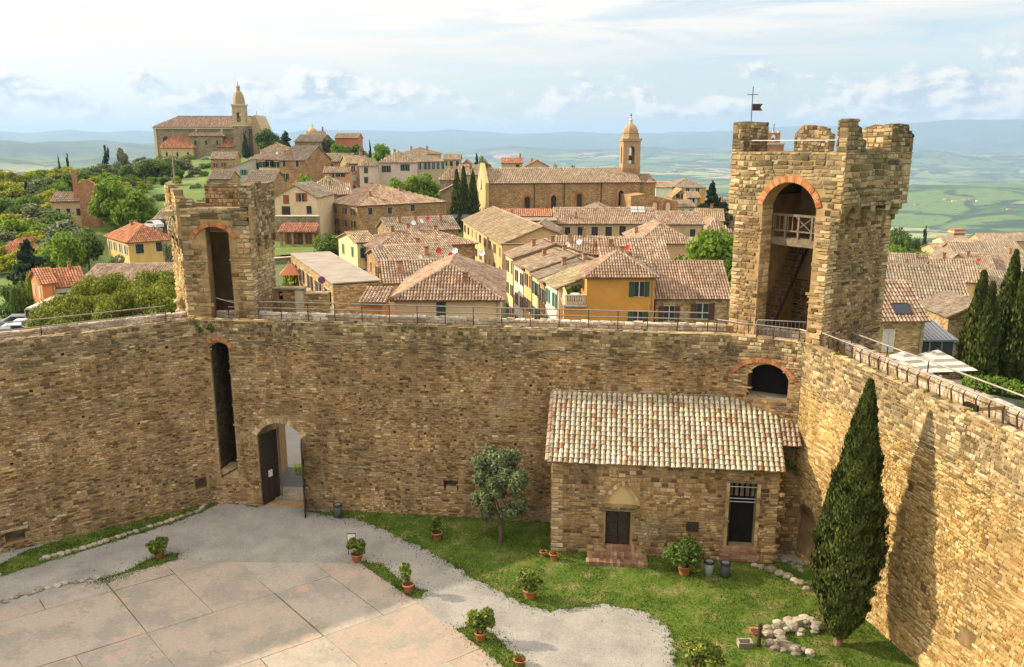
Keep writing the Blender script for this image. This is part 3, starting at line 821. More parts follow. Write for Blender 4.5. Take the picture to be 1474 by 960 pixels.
# ------------------------------------------------------------------ right tower
def sz_on(Mx, px, py, y=0.0):
    a, b = Mx.col[0].xyz, Mx.col[1].xyz
    p0 = Mx.col[3].xyz + b * y
    h = hit_plane(px, py, p0, b)
    return ((h - p0).dot(a), h.z)
def ragged(s0, s1, z0, z1, n=7, amp=.18, seed=0, dome=0.0):
    r = random.Random(seed)
    top = []
    for k in range(n + 1):
        u = k / n
        top.append((s1 + (s0 - s1) * u, z1 + r.uniform(-amp, amp * .4) - dome * (2 * u - 1) ** 2))
    return [(s0, z0), (s1, z0)] + top
def zf_of(poly):
    pts = sorted(poly[2:])
    xs, zs = [p[0] for p in pts], [p[1] for p in pts]
    return lambda s: float(np.interp(s, xs, zs)) - .05
def merlon(th, Mx, poly, thick, m, seed, name='merlon', single=10):
    """piece of ragged parapet: core plus stones on both faces"""
    MB().slab(poly, [], 0, thick, Mx).build(name, M['mortar_dark'], th, fix=True)
    x0, x1 = min(p[0] for p in poly), max(p[0] for p in poly)
    z0, z1 = poly[0][1], max(p[1] for p in poly)
    f = zf_of(poly)
    masonry(th, Mx @ Matrix.Translation((x0, 0, 0)), x1 - x0, z0, z1, (.15, .24), (.22, .5), m, (), single, None, '', seed, .04, zf=lambda s: f(s + x0))
    Mb_ = Mx @ Matrix.Translation((x1, thick, 0)) @ Matrix.Rotation(math.pi, 4, 'Z')
    masonry(th, Mb_, x1 - x0, z0, z1, (.15, .24), (.22, .5), m, (), 0, None, '', seed + 1, .04, zf=lambda s: f(x1 - s))
    for xx, sg in ((x1, 1), (x0, -1)):
        Me = Mx @ (Matrix.Translation((x1, 0, 0)) @ Matrix.Rotation(math.pi / 2, 4, 'Z') if sg > 0 else Matrix.Translation((x0, thick, 0)) @ Matrix.Rotation(-math.pi / 2, 4, 'Z'))
        masonry(th, Me, thick, z0, f(xx), (.16, .24), (.22, .4), m, (), 3, None, '', seed + 2, .03)
def corbels(th, Mx, L, z, n, proj_, m, h=.75):
    """stepped brackets that carry an overhang, with a small arch stone between neighbours"""
    w = L / n
    for k in range(n + 1):
        c = k * w
        a, b = max(0, c - .2), min(L, c + .2)
        for j in range(3):
            MB().box(a, b, -proj_ * (j + 1) / 3, .05, z - h + h * j / 3 + .004, z - h + h * (j + 1) / 3, Mx).build('corbel_stone', m, th)
    for k in range(n):
        c0, c1 = k * w + .2, (k + 1) * w - .2
        hw = (c1 - c0) / 2
        pts = [(c0, z), (c0, z - .18)] + [(c0 + hw - hw * math.cos(math.pi * q / 8), z - .18 - 0 + .0 + (hw * .62) * math.sin(math.pi * q / 8)) for q in range(1, 8)] + [(c1, z - .18), (c1, z)]
        pts = [(x, zz) for x, zz in pts]
        top = z + hw * .62 + .1
        poly = [(c0, z - .18)] + [(c0 + hw - hw * math.cos(math.pi * q / 8), z - .18 + hw * .62 * math.sin(math.pi * q / 8)) for q in range(1, 8)] + [(c1, z - .18), (c1, top), (c0, top)]
        MB().slab(poly, [], -proj_, .04, Mx).build('corbel_arch', m, th, fix=True)

def right_tower():
    A, B = Vector((11.6, 42.9, 0)), Vector((14.9, 38.4, 0))
    Lf, Dp = (B - A).length, 5.2
    th = thing('tower', 'tall stone corner tower with open brick arch and weathervane, on the right', 'tower', A, math.atan2((B - A).y, (B - A).x))
    W = frame(A, B)
    s0 = sz_on(W, 1091, 400)[0]; s1 = sz_on(W, 1167, 400)[0]
    zs = sz_on(W, 1134, 297)[1]; zc = sz_on(W, 1134, 262)[1]
    zt = sz_on(W, 1150, 219)[1]
    op = (s0, s1, 10.4, zs, zc - zs)
    ov, zc0, zc1 = .45, zt - 3.2, zt - 2.5
    arch = arch_pts(*op)
    outl = [(0, 9.9), (Lf, 9.9), (Lf, zc0), (Lf + ov, zc1), (Lf + ov, zt), (-ov, zt), (-ov, zc1), (0, zc0)]
    MB().slab(outl, [arch], 0, .85).build('front_wall', M['mortar'], th, fix=True)
    for nm, Mx, L in (('side_wall', Matrix.Translation((Lf, .85, 0)) @ Matrix.Rotation(math.pi / 2, 4, 'Z'), Dp - .85), ('side_wall', Matrix.Translation((0, Dp, 0)) @ Matrix.Rotation(-math.pi / 2, 4, 'Z'), Dp - .85)):
        MB().slab([(0, -2), (L, -2), (L, zc1 + .3), (0, zc1 + .3)], [], 0.0, .8, Mx).build(nm, M['mortar'], th, fix=True)
        MB().slab([(0, zc1), (L, zc1), (L, zt), (0, zt)], [], -ov, .3, Mx).build('upper_wall', M['mortar'], th, fix=True)
    MB().slab([(.8, -2), (Lf - .8, -2), (Lf - .8, zt - .4), (.8, zt - .4)], [], Dp - .8, Dp).build('back_wall', M['plaster_in'], th, fix=True)
    MB().slab([(-ov, zc1), (Lf + ov, zc1), (Lf + ov, zt), (-ov, zt)], [], Dp, Dp + ov).build('upper_wall', M['mortar'], th, fix=True)
    MB().box(.3, Lf - .3, .85, Dp, zt - .6, zt - .3).build('roof_floor', M['plaster_in'], th)
    MB().box(.8, Lf - .8, .0, Dp - .8, 9.9, 10.5).build('floor', M['plaster_in'], th)
    # stones of the front
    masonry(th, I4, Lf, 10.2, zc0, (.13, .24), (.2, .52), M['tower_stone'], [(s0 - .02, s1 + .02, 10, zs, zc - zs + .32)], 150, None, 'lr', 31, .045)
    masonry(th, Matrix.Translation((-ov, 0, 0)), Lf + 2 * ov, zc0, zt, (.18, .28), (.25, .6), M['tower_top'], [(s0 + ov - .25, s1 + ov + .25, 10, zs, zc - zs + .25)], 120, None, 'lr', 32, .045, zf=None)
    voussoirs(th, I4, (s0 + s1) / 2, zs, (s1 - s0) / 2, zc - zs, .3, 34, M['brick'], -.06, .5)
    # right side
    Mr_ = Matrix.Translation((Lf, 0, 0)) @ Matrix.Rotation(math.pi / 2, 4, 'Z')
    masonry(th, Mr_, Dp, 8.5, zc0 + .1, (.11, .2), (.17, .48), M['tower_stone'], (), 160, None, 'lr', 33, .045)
    Mru = Matrix.Translation((Lf + ov, 0, 0)) @ Matrix.Rotation(math.pi / 2, 4, 'Z')
    masonry(th, Mru, Dp + ov, zc1, zt, (.16, .26), (.25, .6), M['tower_top'], (), 90, None, 'lr', 34, .045)
    corbels(th, Mr_, Dp, zc1, 4, ov + .02, M['tower_top'], .8)
    Ml_ = Matrix.Translation((0, Dp, 0)) @ Matrix.Rotation(-math.pi / 2, 4, 'Z')
    masonry(th, Ml_, Dp, 9, zc0 + .1, (.16, .26), (.26, .6), M['tower_stone'], (), 0, None, '', 35, .045)
    corbels(th, Ml_, Dp, zc1, 4, ov + .02, M['tower_top'], .8)
    masonry(th, Matrix.Translation((-ov, Dp, 0)) @ Matrix.Rotation(-math.pi / 2, 4, 'Z'), Dp, zc1, zt, (.16, .26), (.25, .6), M['tower_top'], (), 0, None, '', 36, .045)
    # jamb stones inside the opening
    Mj = Matrix.Translation((s1, .0, 0)) @ Matrix.Rotation(-math.pi / 2, 4, 'Z') @ Matrix.Translation((-.85, 0, 0))
    masonry(th, Mj, .85, 10.4, zs, (.2, .3), (.3, .5), M['quoin'], (), 12, None, '', 37, .02)
    Mj = Matrix.Translation((s0, .0, 0)) @ Matrix.Rotation(math.pi / 2, 4, 'Z')
    masonry(th, Mj, .85, 10.4, zs, (.2, .3), (.3, .5), M['quoin'], (), 12, None, '', 38, .02)
    # back wall stones inside, lower part
    masonry(th, Matrix.Translation((.8, Dp - .8, 0)), Lf - 1.6, 10.5, 13.3, (.18, .28), (.26, .6), M['tower_stone'], (), 10, None, '', 39, .04)
    # parapet pieces
    dz = zt
    Mleft = Matrix.Translation((-ov, 2.2, 0)) @ Matrix.Rotation(-math.pi / 2, 4, 'Z')
    merlon(th, Mleft, ragged(0, 2.2, dz, dz + 1.5, 5, .06, 1), .5, M['tower_top'], 40)
    merlon(th, Matrix.Translation((.05, 0, 0)), ragged(0, .22, dz, dz + .95, 3, .08, 2), .45, M['tower_top'], 43)
    merlon(th, Matrix.Translation((0, 0, 0)), ragged(Lf - .1, Lf + ov - .5 + .05, dz, dz + 1.45, 2, .04, 3), .45, M['tower_top'], 46)
    Mrt = Matrix.Translation((Lf + ov, 0, 0)) @ Matrix.Rotation(math.pi / 2, 4, 'Z')
    p = [(0, dz), (1.5, dz), (1.5, dz + .55), (1.2, dz + .62), (1.05, dz + 1.1), (.75, dz + 1.2), (.7, dz + 1.5), (0, dz + 1.5)]
    merlon(th, Mrt, p, .45, M['tower_top'], 49)
    p = [(3.7, dz), (Dp + ov, dz), (Dp + ov, dz + .85), (5.2, dz + 1.0), (5.1, dz + 1.3), (4.2, dz + 1.35), (3.7, dz + 1.3)]
    merlon(th, Mrt, p, .45, M['tower_top'], 52)
    merlon(th, Mrt, [(1.5, dz), (3.7, dz), (3.7, dz + .12), (2.6, dz + .2), (1.5, dz + .15)], .45, M['tower_top'], 54)
    Mback = Matrix.Translation((0, Dp - .05, 0))
    merlon(th, Mback, ragged(-.4, 1.75, dz - .2, dz + 1.5, 8, .16, 4, .6), .48, M['tower_top'], 55)
    merlon(th, Mback, ragged(3.5, 5.0, dz - .2, dz + 1.3, 6, .14, 5, .3), .48, M['quoin'], 58)
    MB().tube([(.2, .25, dz + .55), (Lf - .1, .25, dz + .55)], .022).build('safety_rail', M['steel'], th)
    MB().tube([(Lf + .2, 1.5, dz + .75), (Lf + .2, 3.7, dz + .75)], .022).build('safety_rail', M['steel'], th)
    # wooden gallery in the arch
    zb, yb = sz_on(W, 1130, 345, .9)[1], .95
    a, b = s0 + .02, s1 - .02
    g = ob('gallery', None, th)
    MB().box(a, b, yb, Dp - .9, zb, zb + .12).build('deck', M['wood'], g)
    MB().box(a, b, yb - .12, yb - .02, zb - .28, zb + .08).build('beam', M['wood'], g)
    for zz, hh in ((zb + 1.18, .12), (zb + .42, .07)): MB().box(a, b, yb - .05, yb + .03, zz, zz + hh).build('handrail', M['wood'], g)
    n = 4
    for k in range(n + 1):
        x = a + (b - a) * k / n
        MB().box(max(a, x - .05), min(b, x + .05), yb - .07, yb + .05, zb - .3, zb + 1.25).build('post', M['wood'], g)
    for k in range(12):
        if 5 <= k <= 8: continue
        x = a + (b - a) * (k + .5) / 12
        MB().box(x - .02, x + .02, yb - .02, yb + .02, zb + .45, zb + 1.18).build('baluster', M['wood'], g)
    x0, x1 = a + (b - a) * .44, a + (b - a) * .74
    MB().tube([(x0, yb, zb + .48), (x1, yb, zb + 1.15)], .03, 5).build('brace', M['wood'], g)
    MB().tube([(x0, yb, zb + 1.15), (x1, yb, zb + .48)], .03, 5).build('brace', M['wood'], g)
    # stair inside
    st = ob('stair', None, th)
    ns = 14
    ya, yb2, z0_, z1_ = 1.0, Dp - .9, 10.5, zb - .3
    for k in range(ns):
        y = ya + (yb2 - ya) * k / ns
        z = z0_ + (z1_ - z0_) * (k + 1) / ns
        MB().box(.83, 1.75, y, y + .3, z - .07, z).build('step', M['wood'], st)
    MB().add([(1.76, ya, z0_), (1.84, ya, z0_), (1.76, yb2, z1_), (1.84, yb2, z1_), (1.76, ya, z0_ + .3), (1.84, ya, z0_ + .3), (1.76, yb2, z1_ + .3), (1.84, yb2, z1_ + .3)], [(0, 1, 3, 2), (4, 6, 7, 5), (0, 4, 5, 1), (1, 5, 7, 3), (3, 7, 6, 2), (2, 6, 4, 0)]).build('stringer', M['wood_dark'], st, fix=True)
    MB().tube([(1.8, ya, z0_ + 1.15), (1.8, yb2, z1_ + 1.15)], .04).build('stair_rail', M['iron'], st)
    for k in range(5):
        f = k / 4
        MB().tube([(1.8, ya + (yb2 - ya) * f, z0_ + (z1_ - z0_) * f + .2), (1.8, ya + (yb2 - ya) * f, z0_ + (z1_ - z0_) * f + 1.15)], .035).build('stair_post', M['iron'], st)
    MB().tube([(s0 + 1.0, Dp - 1.4, zt - .6), (s0 + 1.6, Dp - 1.2, zs - .6)], .07, 4).build('strut', M['wood'], th)
    # weathervane: cross and swallow-tailed flag
    v = thing('weathervane', 'thin iron weathervane with cross and swallow-tailed flag on the right tower', 'weathervane', W @ Vector((-.15, 1.0, dz + 1.5)))
    MB().tube([(0, 0, -.1), (0, 0, 1.75)], .022, 5).build('pole', M['iron'], v)
    MB().tube([(-.28, 0, 1.35), (.28, 0, 1.35)], .018, 5).build('cross_arm', M['iron'], v)
    MB().slab([(.03, .55), (.55, .55), (.43, .72), (.55, .89), (.03, .89)], [], -.012, .012).build('flag', M['iron'], v, fix=True)
    return th
right_tower()

# ------------------------------------------------------------------ left tower
def left_tower():
    A, B = PZ(272, 455, 11), PZ(368, 455, 11)
    A.z = B.z = 0
    BL_, BR = Vector((-20.75, 50.0, 0)), Vector((B.x + .0, 50.0, 0))
    th = thing('tower', 'stone corner tower with narrow brick-arched opening, on the left', 'tower', A, 0)
    inv = Matrix.Translation(-A)
    W = frame(A, B)
    Lf = (B - A).length
    Mf = inv @ W
    zt = sz_on(W, 320, 299)[1]
    s0, s1 = sz_on(W, 299, 380)[0], sz_on(W, 333, 380)[0]
    zs, zc = sz_on(W, 310, 344)[1], sz_on(W, 310, 326)[1]
    sa, sb = sz_on(W, 279, 343)[0], sz_on(W, 336, 343)[0]
    # opening: wide arch above, left part filled by a pier
    op = (sa, sb, zs - .02, zs, zc - zs)
    low = (s0, s1, 10.4, zs + .6, 0)
    c = (sa + sb) / 2
    ap = arch_pts(sa, sb, zs, zs, zc - zs)
    hole = [(s0, 10.4), (s1, 10.4), (s1, zs)] + [p for p in ap[2:-1] if p[0] < s1] + [(s0, zs)]
    hole = [(s0, 10.4), (s1, 10.4)] + [p for p in ap[2:] if s0 < p[0] < s1]
    MB().slab([(0, 9.9), (Lf, 9.9), (Lf, zt), (0, zt)], [hole], 0, .75, Mf).build('front_wall', M['mortar'], th, fix=True)
    opn = [(s0, s1, 10, zs + .2, .45), (sa - .05, sb + .05, zs - .05, zs, zc - zs + .25)]
    def ok(s, z): return True
    masonry(th, Mf, Lf, 10.2, zt, (.17, .28), (.26, .62), M['stone'], opn, 130, 15.6, 'lr', 61, .05)
    voussoirs(th, Mf, c, zs, (sb - sa) / 2, zc - zs, .26, 26, M['brick'], -.07, .4)
    MB().slab([(sa, zs - .3), (s0 + .04, zs - .3), (s0 + .04, zc - .12), (sa + .5, zc - .3), (sa + .1, zs + .1)], [], .1, .6, Mf).build('blocked_arch', M['mortar_dark'], th, fix=True)
    for nm, p, q, ov in (('side_wall', BL_, A, .16), ('side_wall', B, BR, .22), ('back_wall', BR, BL_, .22)):
        X = inv @ frame(p, q)
        L = (q - p).length
        e0, e1 = (.0, .75) if q is A or (q - A).length < .01 else (.75, 0) if (p - B).length < .01 else (.7, .7)
        MB().slab([(e0, -4), (L - e1, -4), (L - e1, 15.4), (e0, 15.4)], [], .012, .7, X).build(nm, M['mortar'], th, fix=True)
        MB().slab([(0, 15.35), (L, 15.35), (L, zt), (0, zt)], [], -ov, .25, X).build('upper_wall', M['mortar'], th, fix=True)
        vis = nm == 'side_wall'
        masonry(th, X, L, 9.0, 15.2, (.17, .28), (.26, .6), M['stone'] if p is B else M['stone_sun'], (), 60 if vis else 0, None, 'lr', 63, .05)  # all but the shaded right side get the lighter sunlit stone
        masonry(th, X @ Matrix.Translation((0, -ov, 0)), L, 15.4, zt, (.17, .28), (.26, .6), M['stone_top'], (), 30 if vis else 0, None, 'lr', 66, .05)
        corbels(th, X, L, 15.4, 3, ov + .02, M['stone'], .85)
    MB().slab([(-1.2, .7), (Lf - .1, .7), (Lf - .1, 3.3), (-1.9, 3.3)], [], zt - .5, zt - .25, Matrix(((1, 0, 0, 0), (0, 0, 1, 0), (0, 1, 0, 0), (0, 0, 0, 1)))).build('roof_floor', M['plaster_in'], th)
    MB().box(.2, Lf - .2, .05, 4.2, 10.0, 10.5).build('floor', M['plaster_in'], th)
    # parapet pieces
    XL, XR = inv @ frame(BL_, A), inv @ frame(B, BR)
    LLn, LRn = (A - BL_).length, (BR - B).length
    u0, u1 = sz_on(W, 295, 280, 3.9)[0], sz_on(W, 342, 280, 3.9)[0]
    merlon(th, Mf @ Matrix.Translation((0, 3.9, 0)), ragged(u0, u1, zt - .5, sz_on(W, 320, 264, 3.9)[1], 6, .08, 11), .5, M['stone'], 70, single=30)
    merlon(th, Mf @ Matrix.Translation((0, 3.9, 0)), ragged(u1, Lf + .2, zt - .5, zt + .1, 4, .05, 12), .5, M['stone'], 72)
    merlon(th, XL @ Matrix.Translation((0, -.16, 0)), [(LLn - 1.6, zt), (LLn, zt), (LLn, zt + .55), (LLn - .4, zt + .65), (LLn - .5, zt + .95), (LLn - 1.6, zt + 1.0)], .5, M['stone_sun'], 74, single=14)
    merlon(th, XL @ Matrix.Translation((0, -.16, 0)), ragged(.3, 2.3, zt, zt + 1.15, 4, .06, 13), .5, M['stone_sun'], 76, single=14)
    merlon(th, Mf @ Matrix.Translation((0, .0, 0)), ragged(-.05, .75, zt, zt + .5, 4, .15, 14, .1), .5, M['stone_top'], 78)
    merlon(th, XR @ Matrix.Translation((0, -.22, 0)), [(0, zt), (LRn, zt), (LRn, zt + 1.25), (3.2, zt + 1.2), (3.1, zt + .75), (2.0, zt + .8), (1.9, zt + 1.3), (.6, zt + 1.35), (0, zt + 1.2)], .5, M['stone_top'], 80, single=30)
    merlon(th, Mf, ragged(Lf - .45, Lf, zt, zt + 1.2, 3, .06, 15), .45, M['stone_top'], 82)
    MB().tube([(s0 + .2, .3, 12.0), (s1 + .2, .35, 11.6)], .03, 5, Mf).build('stair_rail', M['steel'], th)
    MB().tube([(s0 + .2, .3, 11.1), (s1 + .2, .35, 10.8)], .03, 5, Mf).build('stair_rail', M['steel'], th)
    f = thing('flagpole', 'thin bare pole rising from the left tower top', 'pole', PD(252, 268, 48.5))
    MB().tube([(0, 0, -.6), (0, 0, 2.2)], [.05, .03], 6).build('shaft', M['rail'], f)
    # ruined stub beside the tower foot
    s = thing('stone_stub', 'crumbled stub of wall at the foot of the left tower', 'ruin', PZ(263, 458, WT - .3))
    for k in range(14):
        a = R.uniform(0, 6.28); h = k * .085
        blob_stone(s, (R.uniform(-.22, .22), R.uniform(-.1, .25), h), R.uniform(.2, .34), M['quoin'])
def blob_stone(parent, p, r, m, name='stone', sq=.7):
    me = MB()
    n = 6
    ph = R.uniform(0, 6)
    vs, fs = [], []
    for j, (rr, z) in enumerate(((.75, -.5), (1.0, -.1), (.95, .3), (.55, .55))):
        for k in range(n):
            w = 2 * math.pi * k / n + ph
            q = rr * R.uniform(.8, 1.15)
            vs.append((q * math.cos(w), q * math.sin(w) * .8, z * sq * 1.3))
    for j in range(3):
        for k in range(n): fs.append((j * n + k, j * n + (k + 1) % n, (j + 1) * n + (k + 1) % n, (j + 1) * n + k))
    fs.append(tuple(3 * n + k for k in range(n)))
    me.add([Vector(v) * r + Vector(p) for v in vs], fs)
    return me.build(name, m, parent)
left_tower()

# low lit stone wall right of the left tower
def low_wall():
    a, b = PZ(372, 458, 10.4), PZ(466, 458, 10.4)
    a, b = a + Vector((0, 1.2, 0)), b + Vector((0, 1.2, 0))
    th = thing('stone_wall', 'low rubble wall with slit window right of the left tower', 'wall', (a.x, a.y, 0), math.atan2(b.y - a.y, b.x - a.x))
    W = frame(a, b)
    L = (b - a).length
    zt = sz_on(W, 410, 417)[1]; z2 = sz_on(W, 450, 424)[1]
    sw, zw = sz_on(W, 404, 425)
    sp_ = sz_on(W, 432, 440)[0]
    op = (sw - .13, sw + .13, zw - .3, zw + .12, .12)
    MB().slab([(0, 5), (L, 5), (L, z2), (sp_ + .25, z2), (sp_ + .25, zt), (0, zt)], [arch_pts(*op)], 0, .7).build('wall_core', M['mortar'], th, fix=True)
    masonry(th, I4, L, 9.0, zt, (.13, .22), (.2, .45), M['stone_sun'], [op], 90, None, '', 91, .04, zf=lambda s: zt if s < sp_ + .25 else z2)
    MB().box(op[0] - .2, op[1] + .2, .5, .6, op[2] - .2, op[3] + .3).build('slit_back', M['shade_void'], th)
    MB().box(0, sp_ + .3, -.08, .8, zt, zt + .09).build('coping', M['rub_grey'], th)
    MB().box(sp_ + .3, L + .05, -.06, .8, z2, z2 + .08).build('coping', M['rub_grey'], th)
    MB().box(sp_ - .25, sp_ + .25, -.1, .1, 9, zt - .05).build('pilaster', M['trim'], th)
low_wall()

# ------------------------------------------------------------------ roof tiles
def tile_v(w0, w1, l, hh, n=4, cap=True):
    """one barrel tile lying along +y (up the slope), low end lifted"""
    vs, fs = [], []
    for j, (w, y, lift) in enumerate(((w0, 0, .045), (w1, l, .0))):
        for k in range(n + 1):
            a = math.pi * k / n
            vs.append((-math.cos(a) * w / 2, y, math.sin(a) * hh + lift))
    for k in range(n): fs.append((k, k + 1, n + 1 + k + 1, n + 1 + k)[::-1])
    if cap: fs.append(tuple(range(n + 1)))
    return vs, fs
def tile_plane(parent, poly, m, cw=.25, rl=.4, single=0, seed=1, lod=0, name='tile', base_m=None, jit=.012):
    """poly: 3-D convex polygon, first edge = eave (left to right seen from outside); rows of tiles on it"""
    r = random.Random(seed)
    P = [Vector(p) for p in poly]
    u = (P[1] - P[0]).normalized()
    nrm = Vector((0, 0, 0))
    for i in range(len(P)): nrm += P[i].cross(P[(i + 1) % len(P)])
    nrm.normalize()
    if nrm.z < 0: nrm = -nrm
    v = nrm.cross(u)
    if v.z < 0: v = -v
    fl = [((p - P[0]).dot(u), (p - P[0]).dot(v)) for p in P]
    umin, umax = min(f[0] for f in fl), max(f[0] for f in fl)
    F3 = Matrix(((u.x, v.x, nrm.x, P[0].x), (u.y, v.y, nrm.y, P[0].y), (u.z, v.z, nrm.z, P[0].z), (0, 0, 0, 1)))
    nc = max(1, int(round((umax - umin) / cw)))
    cw_ = (umax - umin) / nc
    n = 4 if lod == 0 else (3 if lod == 1 else 2)
    var = [tile_v(cw_ * .86, cw_ * .68, rl * 1.12, cw_ * .36, n, lod < 2) for _ in range(1)][0]
    mb = MB()
    spots = []
    for c in range(nc):
        uu = umin + (c + .5) * cw_
        zs_ = []
        for i in range(len(fl)):
            a, b = fl[i], fl[(i + 1) % len(fl)]
            if (a[0] - uu) * (b[0] - uu) <= 0 and abs(a[0] - b[0]) > 1e-9:
                zs_.append(a[1] + (b[1] - a[1]) * (uu - a[0]) / (b[0] - a[0]))
        if len(zs_) < 2: continue
        v0, v1 = min(zs_), max(zs_)
        k = 0
        vv = v0 - (.06 if v0 < .01 else 0)
        while vv < v1 - rl * .35:
            spots.append((uu + r.uniform(-jit, jit), vv + r.uniform(-jit, jit) * 1.5, r.uniform(-.035, .035), r.uniform(-.008, .012)))
            vv += rl
            k += 1
    own = set()
    if single:
        own = set(r.sample(range(len(spots)), min(single, len(spots)))) if len(spots) <= single else set(sorted(range(len(spots)), key=lambda i: spots[i][1])[:single])
    me = None
    for i, (a, b, rot, dz) in enumerate(spots):
        T = F3 @ Matrix.Translation((a, b, .02 + dz)) @ Matrix.Rotation(rot, 4, 'Z')
        if i in own:
            if me is None:
                q = MB().add(*var)
                me = q.mesh(name); me.materials.append(m)
            ob(name, me, parent, T)
        else: mb.add(var[0], var[1], T)
    if mb.v: mb.build('roof_tiles', m, parent, kind='stuff')
    b = MB()
    k = len(P)
    b.add([p for p in P] + [p - nrm * .1 for p in P], [tuple(range(k)), tuple(range(2 * k - 1, k - 1, -1))] + [(i, k + i, k + (i + 1) % k, (i + 1) % k) for i in range(k)])
    b.build('roof_deck', base_m or M['t_gap'], parent, fix=True)
    return F3
def ridge(parent, a, b, m, w=.2):
    a, b = Vector(a), Vector(b)
    L = (b - a).length
    n = max(1, int(L / .42))
    mb = MB()
    x = (b - a).normalized()
    y = Vector((0, 0, 1)).cross(x).normalized()
    z = x.cross(y)
    F3 = Matrix(((y.x, x.x, z.x, a.x), (y.y, x.y, z.y, a.y), (y.z, x.z, z.z, a.z), (0, 0, 0, 1)))
    vs, fs = tile_v(w * 1.3, w * 1.15, L / n * 1.08, w * .55, 4)
    for k in range(n): mb.add(vs, fs, F3 @ Matrix.Translation((0, L * k / n, .0)))
    mb.build('ridge_tiles', m, parent, kind='stuff')

# ------------------------------------------------------------------ chapel
def chapel():
    A, B = PZ(793, 793), PZ(1113, 811)
    W = frame(A, B)
    L = (B - A).length
    th = thing('chapel', 'small stone chapel with lichened tile roof leaning on the back wall', 'chapel', A, math.atan2((B - A).y, (B - A).x))
    a, b = W.col[0].xyz, W.col[1].xyz
    ze = sz_on(W, 950, 664)[1]
    D = min((hit_plane(805, 566, BL_A, bn) - A).dot(b), 3.6)
    zr = hit_plane(950, 570, BL_A, bn).z
    Dr = ((BL_A + bd * ((A + a * L - BL_A).dot(bd))) - (A + a * L)).dot(b)
    D = (BL_A - A).dot(bn) / b.dot(bn)
    D2_ = (BL_A - (A + a * L)).dot(bn) / b.dot(bn)
    Dm = (D + D2_) / 2 - .02
    door = op_ = None
    def R4(x0, x1, y0, y1):
        s0, z1 = sz_on(W, x0, y0); s1, z0 = sz_on(W, x1, y1)
        return (s0, s1, z0, z1, 0)
    door = R4(872, 906, 734, 788)
    win = R4(1051, 1084, 694, 788)
    holes = [arch_pts(*door), arch_pts(*win)]
    MB().slab([(0, -.3), (L, -.3), (L, ze), (0, ze)], holes, 0, .6).build('front_wall', M['mortar'], th, fix=True)
    for s, nm in ((0, 'side_wall'), (L - .6, 'side_wall')):
        d = D if s == 0 else D2_
        q = MB()
        zz = lambda y: ze + (zr - ze) * y / Dm
        vs = [(s, .6, -.3), (s, d - .05, -.3), (s, d - .05, zr - .12), (s, .6, zz(.6) - .12), (s + .6, .6, -.3), (s + .6, d - .05, -.3), (s + .6, d - .05, zr - .12), (s + .6, .6, zz(.6) - .12)]
        q.add(vs, [(0, 1, 2, 3), (7, 6, 5, 4), (0, 4, 5, 1), (1, 5, 6, 2), (2, 6, 7, 3), (3, 7, 4, 0)]).build(nm, M['mortar'], th, fix=True)
    MB().box(.6, L - .6, .6, Dm - .1, -.2, .25).build('floor', M['plaster_in'], th)
    gab = (sz_on(W, 896, 700)[0], sz_on(W, 896, 690)[1])
    l0, lz = sz_on(W, 867, 724); l1, _ = sz_on(W, 922, 724)
    masonry(th, I4, L, 0.0, ze, (.10, .22), (.13, .40), M['stone'], [door, win, (l0, l1, lz, lz, 1.0)], 280, None, 'lr', 101, .04)
    Ms = Matrix.Translation((0, D, 0)) @ Matrix.Rotation(-math.pi / 2, 4, 'Z')
    masonry(th, Ms, D, 0, zr - .1, (.15, .26), (.22, .6), M['stone'], (), 0, None, '', 102, .04, zf=lambda s: ze + (zr - ze) * (D - s) / Dm - .15)
    Me = Matrix.Translation((L, 0, 0)) @ Matrix.Rotation(math.pi / 2, 4, 'Z')
    masonry(th, Me, D2_, 0, zr - .1, (.15, .26), (.22, .6), M['stone'], (), 0, None, '', 103, .05, zf=lambda s: ze + (zr - ze) * s / Dm - .15)
    # door
    dr = ob('door', None, th)
    dw = (door[1] - door[0]) / 2
    for k in range(2):
        x = door[0] + k * dw
        MB().box(x + .015, x + dw - .015, .2, .26, door[2], door[3]).build('door_leaf', M['wood_dark'], dr)
        for zz in (door[2] + .12, door[2] + .75, door[2] + 1.45):
            MB().slab([(x + .1, zz), (x + dw - .1, zz), (x + dw - .1, zz + .5), (x + .1, zz + .5)], [[(x + .17, zz + .07), (x + dw - .17, zz + .07), (x + dw - .17, zz + .43), (x + .17, zz + .43)]], .175, .199).build('door_panel', M['wood_dark'], dr, fix=True)
    MB().box(door[0] - .3, door[1] + .2, -.1, .25, door[3] + .004, door[3] + .1).build('lintel', M['wood'], th)
    # pointed blind arch
    c = (l0 + l1) / 2
    hw = (l1 - l0) / 2
    zap = sz_on(W, 895, 690)[1]
    def side(k, sgn, e):
        u = k / 8
        return (c + sgn * (hw + e) * (1 - u ** 1.25), lz + (zap + e * 1.3 - lz) * (u ** .8))
    outp = [side(k, -1, .0) for k in range(9)][::-1] + [side(k, 1, .0) for k in range(1, 9)][::-1][::-1]
    def ring(e): return [side(k, 1, e) for k in range(9)] + [side(k, -1, e) for k in range(7, -1, -1)]
    for sgn in (-1, 1):
        for k in range(8):
            q0, q1, q2, q3 = side(k, sgn, 0), side(k + 1, sgn, 0), side(k + 1, sgn, -.17), side(k, sgn, -.17)
            vs = [(p[0], y, p[1]) for y in (-.13, .05) for p in (q0, q1, q2, q3)]
            MB().add(vs, [(3, 2, 1, 0), (4, 5, 6, 7), (0, 1, 5, 4), (1, 2, 6, 5), (2, 3, 7, 6), (3, 0, 4, 7)]).build('arch_stone', M['quoin'], th, fix=True)
    MB().slab(ring(-.15), [], -.025, .0).build('tympanum', M['p_ochre'], th, fix=True)
